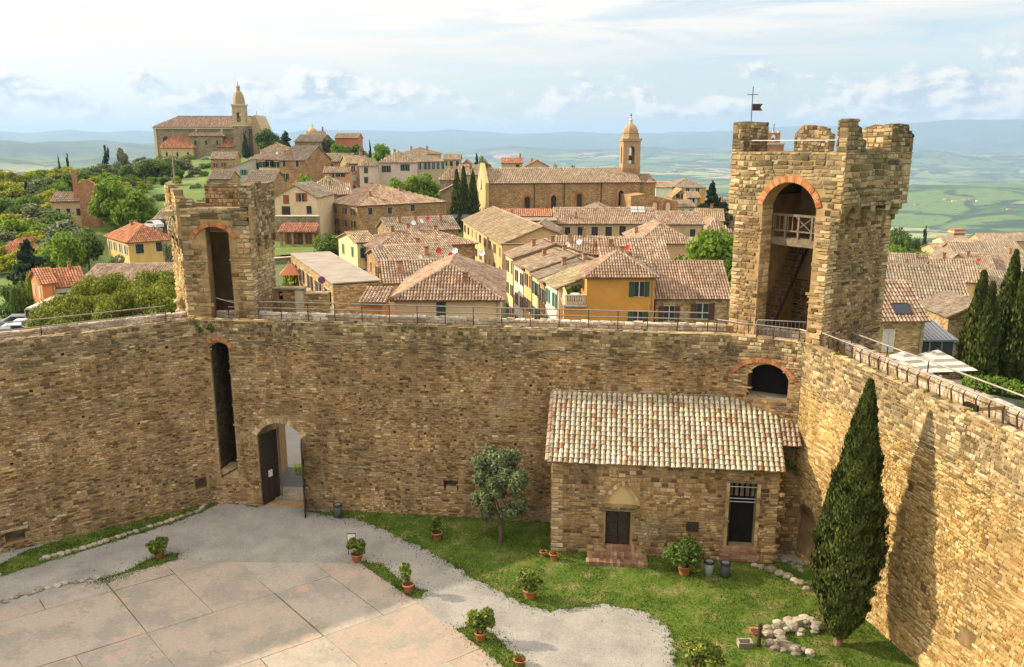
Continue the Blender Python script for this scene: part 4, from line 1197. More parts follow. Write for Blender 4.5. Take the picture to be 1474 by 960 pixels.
    MB().box(l0 + .1, l1 - .1, -.1, .02, lz - .16, lz - .004).build('lintel_stone', M['quoin'], th)
    MB().box(c - .16, c + .16, -.08, .02, zap + .16, zap + .34).build('key_stone', M['trim'], th)
    # tall opening with bars
    MB().box(win[0] - .2, win[1] + .3, -.08, .3, win[3] + .004, win[3] + .1).build('lintel', M['wood'], th)
    wv = ob('window', None, th)
    MB().box(win[0], win[1], .52, .58, win[2], win[3]).build('pane', M['shade_void'], wv)  # near-black sheet painted as the unlit inside of the opening
    MB().box(win[0] + .01, win[0] + .12, .1, .5, win[2], win[3] - .02).build('jamb_frame', M['wood_dark'], wv)
    for f_ in (.93, .75, .70): MB().tube([(win[0] - .05, .05, win[2] + (win[3] - win[2]) * f_), (win[1] + .12, .05, win[2] + (win[3] - win[2]) * f_)], .022).build('bar', M['steel'], wv)
    for k in range(5):
        x = win[0] + (win[1] - win[0]) * (k + .5) / 5
        MB().box(x - .08, x + .07, .3, .34, win[2] + (win[3] - win[2]) * .76, win[3] - .05).build('slat', M['wood'], wv)
    for sx in (win[0] - .17, win[1]):
        z = win[2]
        while z < win[3] - .05:
            h = R.uniform(.22, .4)
            MB().box(sx + .003, sx + .17, -.065 - R.uniform(0, .02), .02, z + .01, min(z + h, win[3])).build('jamb_stone', M['quoin'], th)
            z += h
    for k in range(6):
        for j in range(4):
            w_ = (win[1] - win[0] + .5) / 4
            x = win[0] - .3 + j * w_ + (.1 if k % 2 else 0)
            MB().box(x, x + w_ - .02, -.07 - R.uniform(0, .02), .02, .05 + k * .13, .05 + k * .13 + .115).build('brick', M['brick_old'], th)
    # plaque
    s0, s1, z0, z1, _ = R4(988, 1005, 750, 764)
    MB().box(s0, s1, -.09, -.05, z0, z1).build('plaque', M['wood_dark'], th)
    # roof
    sl = (zr - ze) / Dm
    e = .32
    x0, x1 = -.22, L + .2
    poly = [(x0, -e, ze - sl * e + .1), (x1, -e, ze - sl * e + .1), (x1, D2_ - .06, zr + .1), (x0, D - .06, zr + .1)]
    y1 = min(D, D2_) - .06
    poly = [(x0, -e, ze - sl * e + .1), (x1, -e, ze - sl * e + .1), (x1, y1, ze + sl * y1 + .1), (x0, y1, ze + sl * y1 + .1)]
    tile_plane(th, poly, M['t_chapel'], .262, .275, 300, 201, jit=.016)
    # short extra roof beyond the right end
    ym = .9
    x2 = L + 1.15
    poly = [(x1 + .003, ym, ze + sl * ym + .07), (x2, ym, ze + sl * ym + .07), (x2 - .25, y1, ze + sl * y1 + .07), (x1 + .003, y1, ze + sl * y1 + .07)]
    tile_plane(th, poly, M['t_pink'], .262, .275, 40, 202)
    # verge tiles, mortar flashing at the wall
    ridge(th, (x0 + .02, -e, ze - sl * e + .13), (x0 + .02, y1, ze + sl * y1 + .13), M['t_pink'], .22)
    MB().box(x0, x2 - .2, y1 - .05, y1 + .25, ze + sl * y1 + .08, ze + sl * y1 + .26).build('flashing', M['rub_grey'], th)
    # gutter beam, bare masonry end on the right
    MB().box(x0 + .1, x1 - .05, -.12, .02, ze - .1, ze + .02).build('eave_board', M['wood'], th)
    q = MB()
    xe = L + 1.5
    q.add([(L + .05, 1.1, -.2), (xe, 1.1, -.2), (xe, D2_ - .1, -.2), (L + .05, D2_ - .1, -.2), (L + .05, 1.1, 4.6), (xe, 1.1, 3.9), (xe, D2_ - .1, 5.2), (L + .05, D2_ - .1, 6.0)],
          [(3, 2, 1, 0), (4, 5, 6, 7), (0, 1, 5, 4), (1, 2, 6, 5), (2, 3, 7, 6), (3, 0, 4, 7)]).build('annexe_wall', M['mortar_dark'], th, fix=True)
    masonry(th, Matrix.Translation((L + .08, 1.1, 0)), xe - L - .1, 0, 4.4, (.15, .26), (.22, .5), M['stone'], (), 20, None, '', 105, .06, miss=.25, zf=lambda s: 4.5 - .5 * s)
    for k in range(26): blob_stone(th, (L + R.uniform(-.1, .18), R.uniform(-.02, .35), R.uniform(0, 4.6)), R.uniform(.1, .2), M['quoin'], 'end_stone')
    # brick steps
    st = ob('steps', None, th)
    for k, (xa, xb_, yb) in enumerate(((843, 933, 822), (853, 925, 808), (872, 914, 795))):
        z1 = .2 * (k + 1)
        s0 = sz_on(W, xa, 806, -1.2)[0]; s1 = sz_on(W, xb_, 806, -1.2)[0]
        yy = (-1.25, -.85, -.45)[k]
        nb_ = int((s1 - s0) / .17)
        for j in range(nb_):
            x = s0 + (s1 - s0) * j / nb_
            MB().box(x + .006, x + (s1 - s0) / nb_ - .006, yy, yy + .40 + (.02 if k < 2 else .05), .2 * k, z1 + R.uniform(-.01, .008)).build('brick', M['brick_old'], st)
        if k < 2: MB().box(s0 + .05, s1 - .05, yy + .41, -.06, 0.0 + .2 * k - .05, z1 - .03).build('step_core', M['mortar'], st)
    return W
CHW = chapel()

# ------------------------------------------------------------------ courtyard floor
def poly_mesh(name, pts, z, m, kind='structure', parent=None):
    vs = [(p[0], p[1], z) for p in pts]
    tr = tessellate_polygon([[Vector((p[0], p[1], 0)) for p in pts]])
    fs = []
    for a, b, c in tr:
        pa, pb, pc = vs[a], vs[b], vs[c]
        if (pb[0] - pa[0]) * (pc[1] - pa[1]) - (pb[1] - pa[1]) * (pc[0] - pa[0]) < 0: b, c = c, b
        fs.append((a, b, c))
    return MB().add(vs, fs).build(name, m, parent, kind=kind)
def gravel_mat():
    m, t, b = mat('grey_gravel')
    p = pos(t)
    n = t.noise(p, 26, 6, 0.75)
    big = t.noise(p, .55, 5, 0.6)
    v = t.n('ShaderNodeTexVoronoi', i_Scale=34.0)
    t.link(p, v.inputs['Vector'])
    c = t.ramp(t.n('ShaderNodeSeparateColor', i_0=v.outputs['Color']).outputs[0], [(0, (0.22, 0.207, 0.19)), (0.5, (0.28, 0.265, 0.243)), (1, (0.35, 0.33, 0.30))])
    c = t.mix(1.0, c, t.ramp(big, [(0.3, 0.78), (0.7, 1.18)]), 'MULTIPLY')
    c = t.mix(t.math('MULTIPLY', t.sstep(n, .6, .72), .35), c, (.2, .185, .12))
    c = t.mix(t.math('MULTIPLY', t.sstep(t.noise(t.vmath('ADD', p, (4, 8, 0)), .35, 6, .68), .5, .68), .55), c, (.36, .33, .28))
    t.link(c, b.inputs['Base Color'])
    bump(t, b, v.outputs['Distance'], .5, .02)
    return m
def turf_mat():
    m, t, b = mat('turf')
    p = pos(t)
    n = t.noise(p, .9, 6, 0.65)
    f = t.noise(p, 14, 5, 0.7)
    c = t.ramp(n, [(0.3, (0.06, 0.11, 0.012)), (0.50, (0.10, 0.155, 0.018)), (0.6, (0.18, 0.18, 0.05)), (0.7, (0.29, 0.23, 0.12))])
    c = t.mix(1.0, c, t.ramp(f, [(.3, .65), (.7, 1.25)]), 'MULTIPLY')
    t.link(c, b.inputs['Base Color'])
    bump(t, b, f, .9, .05)
    return m
def slab_mat():
    m, t, b = mat('worn_concrete')
    p = pos(t)
    oi = t.n('ShaderNodeObjectInfo').outputs['Random']
    base = t.ramp(oi, [(0, (0.35, 0.27, 0.215)), (0.5, (0.37, 0.31, 0.25)), (1, (0.36, 0.32, 0.265))])
    blot = t.noise(p, .5, 7, 0.68)
    c = t.mix(t.math('MULTIPLY', t.sstep(blot, .44, .6), .85), base, (0.27, 0.245, 0.20))
    pk = t.noise(t.vmath('ADD', p, (7, 3, 0)), .8, 6, 0.7)
    c = t.mix(t.math('MULTIPLY', t.sstep(pk, .55, .66), .7), c, (0.47, 0.30, 0.235))
    c = t.mix(1.0, c, t.ramp(t.noise(p, 7, 8, .72), [(.3, .82), (.7, 1.12)]), 'MULTIPLY')
    vo = t.n('ShaderNodeTexVoronoi', i_Scale=.55, feature='DISTANCE_TO_EDGE')
    t.link(t.vmath('ADD', p, t.vmath('MULTIPLY', t.n('ShaderNodeTexNoise', i_Scale=1.6, i_Detail=6.0, i_Vector=p).outputs['Color'], (.9, .9, 0))), vo.inputs['Vector'])
    cr = t.math('MULTIPLY', t.math('SUBTRACT', 1.0, t.sstep(vo.outputs['Distance'], .004, .014)), t.sstep(t.noise(p, .7, 3), .56, .64))
    c = t.mix(t.math('MULTIPLY', cr, .5), c, (.12, .10, .075))
    spots = t.sstep(t.noise(t.vmath('ADD', p, (1, 9, 0)), 2.6, 5, .6), .66, .72)
    c = t.mix(t.math('MULTIPLY', spots, .6), c, (.16, .145, .115))
    t.link(c, b.inputs['Base Color'])
    bump(t, b, t.noise(p, 9, 6), .35, .02)
    return m
M['gravel'], M['turf'], M['slab'] = gravel_mat(), turf_mat(), slab_mat()
yard = [W0, CORN, D1, D2, R_END, Vector((20, 2, 0)), Vector((-40, 2, 0)), Vector((-44, 24, 0))]
poly_mesh('courtyard_gravel', yard, 0.0, M['gravel'])

def px_poly(pts): return [PZ(x, y) for x, y in pts]
def dense(pts, step=.5, amp=.12, seed=3):
    r = random.Random(seed)
    out = []
    for i in range(len(pts)):
        a, b = Vector(pts[i]), Vector(pts[(i + 1) % len(pts)])
        n = max(1, int((b - a).length / step))
        for k in range(n):
            p = a.lerp(b, k / n)
            if k: p = p + Vector((r.uniform(-amp, amp), r.uniform(-amp, amp), 0))
            out.append(p)
    return out
lawn = px_poly([(484, 737), (540, 757), (590, 782), (640, 806), (692, 838), (742, 864), (790, 880), (868, 868), (928, 880), (962, 905), (972, 940), (962, 990)]) + [RW1 + RWd * 6 + Vector((.4, 0, 0)), RW1 + Vector((.4, 0, 0)), Vector((14.95, 37.2, 0)), PZ(1113, 812) + Vector((0, .3, 0)), PZ(793, 793) + Vector((0.3, .4, 0)), PZ(790, 754) + Vector((.4, .4, 0)), PZ(600, 743) + Vector((0, .4, 0)), PZ(484, 735) + Vector((0, .4, 0))]
strips = [
    px_poly([(0, 812), (0, 830), (60, 812), (150, 784), (240, 756), (290, 738), (312, 726), (330, 722), (372, 731), (372, 727), (330, 719), (303, 717), (200, 745), (100, 772), (40, 792)]),
    px_poly([(128, 842), (190, 818), (225, 800), (258, 797), (256, 806), (200, 824), (150, 842)]),
    px_poly([(518, 808), (548, 812), (580, 838), (612, 852), (606, 862), (585, 858), (545, 830)]),
    px_poly([(658, 906), (672, 902), (712, 912), (728, 930), (760, 968), (740, 972), (690, 934)]),
    px_poly([(444, 736), (490, 738), (500, 746), (470, 742)])]
lawn_d = dense(lawn, .22, .16)
g0 = poly_mesh('lawn', lawn_d, .014, M['turf'])
strip_d = [dense(s, .25, .09, 4 + i) for i, s in enumerate(strips)]
for s in strip_d: poly_mesh('grass_verge', s, .014, M['turf'])
def inside(poly, X, Y):
    px, py = np.array([p[0] for p in poly]), np.array([p[1] for p in poly])
    c = np.zeros(len(X), bool)
    j = len(px) - 1
    for i in range(len(px)):
        k = ((py[i] > Y) != (py[j] > Y)) & (X < (px[j] - px[i]) * (Y - py[i]) / (py[j] - py[i] + 1e-12) + px[i])
        c ^= k
        j = i
    return c
def grass_on(polys, dens, hmax, label, seed, fringe=0):
    rs = np.random.RandomState(seed)
    V, Fc = [], []
    n0 = 0
    for poly in polys:
        xs, ys = [p[0] for p in poly], [p[1] for p in poly]
        A = (max(xs) - min(xs)) * (max(ys) - min(ys))
        n = int(A * dens)
        X, Y = rs.uniform(min(xs), max(xs), n), rs.uniform(min(ys), max(ys), n)
        k = inside(poly, X, Y)
        X, Y = X[k], Y[k]
        if fringe:
            e = np.array([(p[0], p[1]) for p in poly])
            q = e[rs.randint(0, len(e), fringe)] + rs.normal(size=(fringe, 2)) * np.abs(rs.normal(size=(fringe, 1))) * .28
            X, Y = np.concatenate([X, q[:, 0]]), np.concatenate([Y, q[:, 1]])
        thin = vnoise(X, Y, 1.3, 31) * .6 + vnoise(X, Y, .5, 32) * .4
        k = thin > rs.uniform(-1.2, .5, len(X)) - .22
        X, Y, thin = X[k], Y[k], thin[k]
        n = len(X)
        a = rs.uniform(0, 6.283, n)
        h = hmax * rs.uniform(.45, 1.0, n) * (1 + .3 * thin)
        w = rs.uniform(.016, .034, n)
        lx, ly = rs.uniform(-.05, .05, n), rs.uniform(-.05, .05, n)
        P = np.zeros((n, 3, 3))
        P[:, 0] = np.stack([X - np.cos(a) * w, Y - np.sin(a) * w, np.full(n, .008)], 1)
        P[:, 1] = np.stack([X + np.cos(a) * w, Y + np.sin(a) * w, np.full(n, .008)], 1)
        P[:, 2] = np.stack([X + lx, Y + ly, h], 1)
        V.append(P.reshape(-1, 3))
        Fc.append(np.arange(n * 3).reshape(-1, 3) + n0)
        n0 += n * 3
    me = bpy.data.meshes.new('grass')
    me.from_pydata(np.concatenate(V).tolist(), [], np.concatenate(Fc).tolist())
    me.materials.append(M['grass'])
    return tag(ob('grass', me, kind='stuff'), label, 'grass')
grass_on([lawn_d], 330, .085, 'short green lawn grass around the chapel and cypress', 1, 9000)
grass_on(strip_d, 420, .10, 'ragged grass along the kerb and pavement edges', 2, 900)

# pavement slabs
def clip_poly(poly, p, n):
    out = []
    for i in range(len(poly)):
        a, b = poly[i], poly[(i + 1) % len(poly)]
        da, db = (a - p).dot(n), (b - p).dot(n)
        if da >= 0: out.append(a)
        if da * db < 0: out.append(a.lerp(b, da / (da - db)))
    return out
def pavement():
    base = ob('pavement', None); struct(base)
    edge = px_poly([(-60, 905), (0, 880), (120, 843), (255, 806), (312, 809), (518, 812), (600, 868), (700, 940), (760, 990), (900, 1150), (-400, 1150)])
    # split the outline in two convex halves along the axis of the joints
    q00, q01 = PZ(212, 912), PZ(395, 855)
    e1 = (q01 - q00)
    e2 = (PZ(155, 838) - q00).normalized() * 4.6
    e2 = (PZ(340, 808) - q01).normalized() * 4.6
    n1 = Vector((-e1.y, e1.x, 0)).normalized(); n2 = Vector((e2.y, -e2.x, 0)).normalized()
    if n1.dot(e2) < 0: n1 = -n1
    if n2.dot(e1) < 0: n2 = -n2
    r = random.Random(3)
    ei = [Vector((p.x, p.y, 0)) for p in edge]
    for i in range(-5, 5):
        for j in range(-6, 3):
            splits = ((0, 1),) if r.random() < .55 else ((0, .5), (.5, 1))
            for f0, f1 in splits:
                o = q00 + e1 * (i + f0) + e2 * (j - 1)
                c = [o, o + e1 * (f1 - f0), o + e1 * (f1 - f0) + e2, o + e2]
                # clip the edge outline with the cell (cell is convex)
                poly = ei[:]
                g = r.uniform(.010, .026)
                for k in range(4):
                    a, b = c[k], c[(k + 1) % 4]
                    nn = Vector((-(b - a).y, (b - a).x, 0)).normalized()
                    if nn.dot(c[(k + 2) % 4] - a) < 0: nn = -nn
                    poly = clip_poly(poly, a + nn * g, nn)
                    if len(poly) < 3: break
                if len(poly) < 3: continue
                cen = sum(poly, Vector()) / len(poly)
                if not any(inframe(p, 60) for p in poly): continue
                zt = .030 + r.uniform(-.006, .006)
                poly = [p + Vector((r.uniform(-.025, .025), r.uniform(-.025, .025), 0)) for p in poly]
                n = len(poly)
                ar = sum(poly[k].x * poly[(k + 1) % n].y - poly[(k + 1) % n].x * poly[k].y for k in range(n))
                if ar < 0: poly = poly[::-1]
                vs = [(p.x, p.y, zt + r.uniform(-.004, .004)) for p in poly] + [(p.x, p.y, -.05) for p in poly]
                MB().add(vs, [tuple(range(n))] + [(k, n + k, n + (k + 1) % n, (k + 1) % n) for k in range(n)]).build('slab', M['slab'], base)
    poly_mesh('joint_bed', [p for p in ei], .004, M['mortar_dark'], None, base)
pavement()

# kerb of rough stones below the left wall, ledge of stones near the niche
def stone_line(name, label, px, cat, r0=.16, m='rough', w=.0, sink=.3):
    P = px_poly(px)
    th = thing(name, label, cat, P[0])
    for i in range(len(P) - 1):
        L = (P[i + 1] - P[i]).length
        s = 0
        while s < L:
            q = P[i].lerp(P[i + 1], s / L) - P[0]
            rr = r0 * R.uniform(.7, 1.3)
            blob_stone(th, (q.x + R.uniform(-w, w), q.y + R.uniform(-w, w), rr * .3), rr, M[m])
            s += rr * 1.55
    return th
stone_line('kerb', 'low kerb of pale stones between grass verge and gravel below the left wall', [(60, 806), (120, 790), (180, 771), (240, 752), (285, 737), (300, 724), (308, 720)], 'kerb', .17)
stone_line('kerb', 'crumbling line of stones at the shaded edge of the pavement, far left', [(0, 868), (60, 850), (110, 838), (150, 830)], 'kerb', .16, w=.12)
stone_line('stone_ledge', 'curved ledge of rough stones by the niche right of the chapel', [(1086, 815), (1110, 822), (1135, 832), (1152, 842), (1164, 852)], 'ledge', .24)
stone_line('stone_ledge', 'loose stones in the dark corner between chapel and right wall', [(1118, 802), (1130, 806), (1142, 815), (1155, 825)], 'ledge', .22, w=.2)

# ruined well with stones, post, pot and trough
def ruin():
    th = thing('ruined_wellhead', 'low ruined ring of pale stone blocks left of the cypress foot', 'ruin', PZ(1130, 915))
    o = PZ(1130, 915)
    for (x, y) in [(1112, 908), (1122, 902), (1134, 901), (1146, 899), (1157, 898), (1168, 899), (1176, 905), (1104, 918), (1110, 928), (1120, 932), (1130, 934), (1142, 936), (1152, 940), (1162, 943), (1128, 912), (1140, 908), (1150, 912), (1108, 912), (1118, 918), (1136, 905), (1162, 903), (1146, 942), (1172, 910), (1126, 926)]:
        p = PZ(x, y) - o
        for k in range(2): blob_stone(th, (p.x + R.uniform(-.12, .12), p.y + R.uniform(-.12, .12), .05 + .16 * k), R.uniform(.16, .3), M['rough'])
    for (x0, y0, x1, y1) in ((1118, 930, 1150, 941), (1130, 903, 1160, 897)):
        a, b = PZ(x0, y0) - o, PZ(x1, y1) - o
        Mx = Matrix.Translation((a.x, a.y, .02)) @ Matrix.Rotation(math.atan2((b - a).y, (b - a).x), 4, 'Z')
        MB().box(0, (b - a).length, -.16, .16, 0, .3, Mx).build('stone_block', M['rough'], th)
    p = thing('stone_post', 'dark weathered post standing beside the ruined wellhead', 'post', PZ(1092, 930))
    MB().lathe([(.09, 0), (.085, .9), (.06, .92), (.09, .98), (.08, 1.05), (.03, 1.08)], 10).build('shaft', M['wood_dark'], p)
    t = thing('stone_trough', 'small rectangular stone trough on the grass near the post', 'trough', PZ(1072, 930))
    MB().box(-.3, .3, -.2, -.14, 0, .25).build('trough_side', M['rough'], t); MB().box(-.3, .3, .14, .2, 0, .25).build('trough_side', M['rough'], t)
    MB().box(-.3, -.24, -.139, .139, 0, .25).build('trough_end', M['rough'], t); MB().box(.24, .3, -.139, .139, 0, .25).build('trough_end', M['rough'], t)
    MB().box(-.24, .24, -.14, .14, 0, .08).build('trough_soil', M['soil'], t)
    b = thing('terracotta_bowl', 'shallow red terracotta bowl among the wellhead stones', 'bowl', PZ(1088, 914) + Vector((0, 0, .02)))
    MB().lathe([(.12, 0), (.27, .2), (.29, .21), (.24, .19), (.1, .04)], 16, cap=False).build('bowl_wall', M['terracotta'], b, True)
    MB().lathe([(.235, .16), (.0, .17)], 12).build('soil', M['soil'], b)
ruin()

# ------------------------------------------------------------------ leaves and trees
def leaf_cloud(n, clumps, size, seed, up=0.0, aspect=1.6, shell=.55, surf=None):
    """many small leaf faces spread through clumps (cx, cy, cz, rx, ry, rz)"""
    rs = np.random.RandomState(seed)
    C = np.array(clumps, float)
    wgt = (C[:, 3] * C[:, 4] * C[:, 5]) ** (2 / 3)
    k = rs.choice(len(C), n, p=wgt / wgt.sum())
    d = rs.normal(size=(n, 3)); d /= np.linalg.norm(d, axis=1)[:, None]
    rr = shell + (1 - shell) * rs.rand(n) ** .6
    P = C[k, :3] + d * rr[:, None] * C[k, 3:6] * (1 + .12 * rs.normal(size=(n, 1)))
    nrm = d + rs.normal(size=(n, 3)) * .55 + np.array([0, 0, .25])
    nrm /= np.linalg.norm(nrm, axis=1)[:, None]
    t = np.cross(nrm, rs.normal(size=(n, 3)))
    if up: t = t * (1 - up) + np.array([0, 0, 1.0]) * up
    t /= np.linalg.norm(t, axis=1)[:, None] + 1e-9
    b = np.cross(nrm, t); b /= np.linalg.norm(b, axis=1)[:, None] + 1e-9
    s = size * rs.uniform(.6, 1.35, n)[:, None]
    l, w = t * s * aspect / 2, b * s / 2
    q = np.stack([P - l, P + w * .9 - l * .1, P + l, P - w * .9 - l * .1], 1)
    return q.reshape(-1, 3), np.arange(n * 4).reshape(-1, 4)
def leaf_mesh(name, m, *a, **k):
    v, f = leaf_cloud(*a, **k)
    me = bpy.data.meshes.new(name)
    me.from_pydata(v.tolist(), [], f.tolist())
    me.materials.append(m)
    return me
def crown_clumps(rx, ry, rz, z0, n, seed, lump=.36, flat=1.0):
    r = random.Random(seed)
    out = []
    for k in range(n):
        u = r.uniform(-1, 1); a = r.uniform(0, 6.283); q = math.sqrt(1 - u * u)
        f = r.uniform(.5, .82)
        s = lump * r.uniform(.7, 1.3)
        out.append((rx * f * q * math.cos(a), ry * f * q * math.sin(a), z0 + rz * f * u, rx * s, ry * s, rz * s * flat))
    out.append((0, 0, z0, rx * .55, ry * .55, rz * .55))
    return out
def trunk_mb(h, r0, r1, limbs, seed, spread=1.0):
    r = random.Random(seed)
    mb = MB()
    mb.tube([(0, 0, -.3), (r.uniform(-.05, .05), 0, h * .5), (r.uniform(-.1, .1), r.uniform(-.1, .1), h)], [r0, (r0 + r1) / 2, r1], 8)
    for k in range(limbs):
        a = 6.283 * k / limbs + r.uniform(-.4, .4)
        z = h * r.uniform(.6, .95)
        e = Vector((math.cos(a) * spread, math.sin(a) * spread, z + spread * r.uniform(.6, 1.1)))
        mb.tube([(0, 0, z), Vector((0, 0, z)).lerp(e, .5) + Vector((0, 0, .1)), e], [r1 * .8, r1 * .5, r1 * .2], 5)
    return mb

# --- the cypress in the yard
def cypress_mesh(name, H, W, n, seed, size, m, tip2=None, z0=.5):
    rs = np.random.RandomState(seed)
    def rad_(t): return W * np.where(t < .36, .22 + .78 * np.sin(np.clip(t / .36, 0, 1) * math.pi / 2) ** .75, np.clip(1 - ((t - .36) / .64), 0, 1) ** .82 * .97 + .03)
    t = rs.rand(n) ** 1.15
    a = rs.uniform(0, 6.283, n)
    lump = 1 + .11 * np.sin(a * 3 + t * 21 + 1.7 * np.sin(t * 9)) + .10 * np.sin(a * 8 - t * 53 + 2 * np.sin(a)) + .08 * np.sin(a * 5 + t * 95 + 3 * np.sin(a * 2))
    r = rad_(t) * lump * (1 - .22 * rs.rand(n) ** 2) * (1 + np.where(rs.rand(n) < .05, .16 * rs.rand(n), 0))
    P = np.stack([r * np.cos(a), r * np.sin(a), z0 + t * (H - z0)], 1)
    if tip2:
        k = rs.rand(n) < .07
        tt = rs.rand(k.sum())
        aa = rs.uniform(0, 6.283, k.sum())
        rr = tip2[3] * (1 - tt) ** .8 * (1 + .2 * np.sin(aa * 3 + tt * 30))
        P[k] = np.stack([tip2[0] + rr * np.cos(aa), tip2[1] + rr * np.sin(aa), tip2[2] - 2.6 + tt * 2.6], 1)
    out = np.stack([np.cos(a), np.sin(a), np.zeros(n)], 1)
    nrm = out + rs.normal(size=(n, 3)) * .45
    up = np.array([0, 0, 1.0]) + out * rs.uniform(.05, .5, n)[:, None] + rs.normal(size=(n, 3)) * .22
    up /= np.linalg.norm(up, axis=1)[:, None]
    b = np.cross(nrm, up); b /= np.linalg.norm(b, axis=1)[:, None]
    s = size * rs.uniform(.6, 1.3, n)[:, None]
    q = np.stack([P - up * s, P + b * s * .42, P + up * s * 1.15, P - b * s * .42], 1).reshape(-1, 3)
    me = bpy.data.meshes.new(name)
    me.from_pydata(q.tolist(), [], np.arange(n * 4).reshape(-1, 4).tolist())
    me.materials.append(m)
    core = MB()
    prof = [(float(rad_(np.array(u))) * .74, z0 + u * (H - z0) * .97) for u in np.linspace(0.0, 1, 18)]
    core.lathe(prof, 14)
    return me, core
def cypress_tree(label, loc, H, W, n, seed, size, tip2=None, group=None):
    th = thing('cypress_tree', label, 'tree', loc, R.uniform(0, 6) if tip2 is None else 0, group)
    me, core = cypress_mesh('crown', H, W, n, seed, size, M['l_cyp'], tip2)
    c = ob('crown', me, th)
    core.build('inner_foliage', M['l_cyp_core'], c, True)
    MB().tube([(0, 0, -.3), (0, 0, 1.6)], [.2, .14], 9).build('trunk', M['bark_red'], th)
    return th
cb = PZ(1206, 928)
cyp = cypress_tree('tall dark green cypress standing before the sunlit right wall', cb, 11.55, 1.24, 46000, 5, .105, tip2=(-.95, 0, 7.7, .4))
# lean of the crown towards its top as in the photograph
for ch in cyp.children:
    if ch.name.startswith('crown'):
        sh = Matrix.Identity(4); 
        ch.rotation_euler = (0, rad(1.2), 0)

# --- olive tree
def olive():
    b = PZ(720, 780)
    th = thing('olive_tree', 'grey-green olive tree on the lawn left of the chapel', 'tree', b)
    r = random.Random(3)
    cl = []
    for k in range(46):
        z = r.uniform(1.5, 5.0)
        rr = 1.5 * math.sin(math.pi * min(1, (z - 1.1) / 4.3)) ** .7 * r.uniform(.35, 1.0)
        a = r.uniform(0, 6.28)
        q = r.uniform(.24, .5)
        cl.append((rr * math.cos(a), rr * math.sin(a), z, q, q, q * r.uniform(.8, 1.3)))
    ob('crown', leaf_mesh('crown', M['l_olive_near'], 19000, cl, .085, 21, aspect=2.4, shell=.25), th)
    mb = trunk_mb(1.7, .13, .07, 6, 22, .8)
    mb.tube([(.04, 0, 0), (-.1, .05, 1.3), (-.3, 0, 2.3)], [.09, .06, .03], 6)
    mb.build('trunk', M['bark'], th)
olive()

# --- potted shrubs
def pot(th, r, h, seed=0):
    p = MB().lathe([(r * .66, 0), (r * .95, h * .82), (r * 1.06, h * .83), (r * 1.08, h), (r * .94, h), (r * .88, h * .86)], 20, cap=False).build('pot', M['terracotta'], th, True)
    MB().lathe([(r * .89, h * .9), (.001, h * .93)], 14).build('soil', M['soil'], th)
    return p
def shrub_clumps(w, h, z, kind, seed):
    r = random.Random(seed)
    if kind == 'round': return crown_clumps(w, w, h / 2, z + h / 2, 22, seed, .38)
    if kind == 'spiky': return [(r.uniform(-w, w) * .6, r.uniform(-w, w) * .6, z + h * r.uniform(.2, .9), w * .35, w * .35, h * .22) for _ in range(12)]
    if kind == 'sparse': return [(r.uniform(-w, w) * .65, r.uniform(-w, w) * .6, z + h * r.uniform(.3, .95), w * .3, w * .3, h * .15) for _ in range(10)]
    if kind == 'twin': return [(-w * .45, 0, z + h * .5, w * .5, w * .55, h * .42), (w * .45, .05, z + h * .62, w * .5, w * .5, h * .42), (0, -.1, z + h * .3, w * .4, w * .4, h * .3), (-w * .6, 0, z + h * .75, w * .25, w * .25, h * .2), (w * .7, 0, z + h * .4, w * .28, w * .28, h * .2)]
def potted(label, px, py, w, h, pr, ph, kind, n, size, seed, m='l_shrub', dx=0.0, flower=None):
    th = thing('potted_shrub', label, 'potted plant', PZ(px, py))
    th['group'] = 'terracotta pots with plants in the yard'
    pot(th, pr, ph)
    cl = [(c[0] + dx, *c[1:]) for c in shrub_clumps(w, h, ph * .95, kind, seed)]
    ob('foliage', leaf_mesh('foliage', M[m], n, cl, size, seed, up=.25, aspect=1.9, shell=.35), th)
    mb = MB()
    r = random.Random(seed)
    for k in range(5):
        c = cl[r.randrange(len(cl))]
        mb.tube([(r.uniform(-.04, .04), r.uniform(-.04, .04), ph * .85), (c[0] * .5, c[1] * .5, ph + (c[2] - ph) * .6), c[:3]], [.018, .014, .006], 5)
    mb.build('stems', M['bark'], th)
    if flower:
        ob('blossom', leaf_mesh('blossom', M[flower], 60, cl, size * .9, seed + 1, shell=.9), th)
potted('low round potted shrub alone on the gravel before the left wall', 230, 802, .56, .72, .27, .32, 'round', 1500, .10, 41)
potted('potted shrub with white notice board behind it at the pavement corner', 514, 808, .5, .92, .29, .44, 'spiky', 1200, .10, 42)
potted('sparse upright potted shrub on the pavement edge, right of the notice board', 588, 852, .40, 1.0, .27, .44, 'sparse', 520, .105, 43)
potted('potted shrub with thin top on the lawn before the back wall', 629, 776, .46, .95, .28, .42, 'sparse', 900, .10, 44)
potted('full round potted shrub on the lawn edge before the chapel', 763, 861, .68, .95, .32, .5, 'round', 2300, .10, 45, dx=-.08)
potted('two-lobed potted shrub at the pavement edge beside the gravel path', 692, 921, .62, 1.05, .27, .42, 'twin', 1600, .10, 46)
potted('small pot of red flowers on the gravel at the bottom edge', 748, 956, .2, .22, .23, .24, 'round', 260, .07, 47, flower='l_red')
potted('large spreading potted shrub by the chapel wall beside the bins', 985, 826, .95, 1.35, .36, .52, 'round', 3000, .11, 48, 'l_mid')
potted('tiny terracotta pot at the left corner of the chapel, nearly bare', 782, 801, .1, .12, .18, .3, 'round', 60, .06, 49)
potted('small terracotta pot with a red flower at the chapel corner', 797, 806, .14, .18, .21, .38, 'round', 120, .06, 50, flower='l_red')
potted('potted shrub with yellow flowers cut by the bottom edge', 1008, 968, .78, 1.0, .3, .4, 'round', 2400, .10, 51, flower='l_gold')

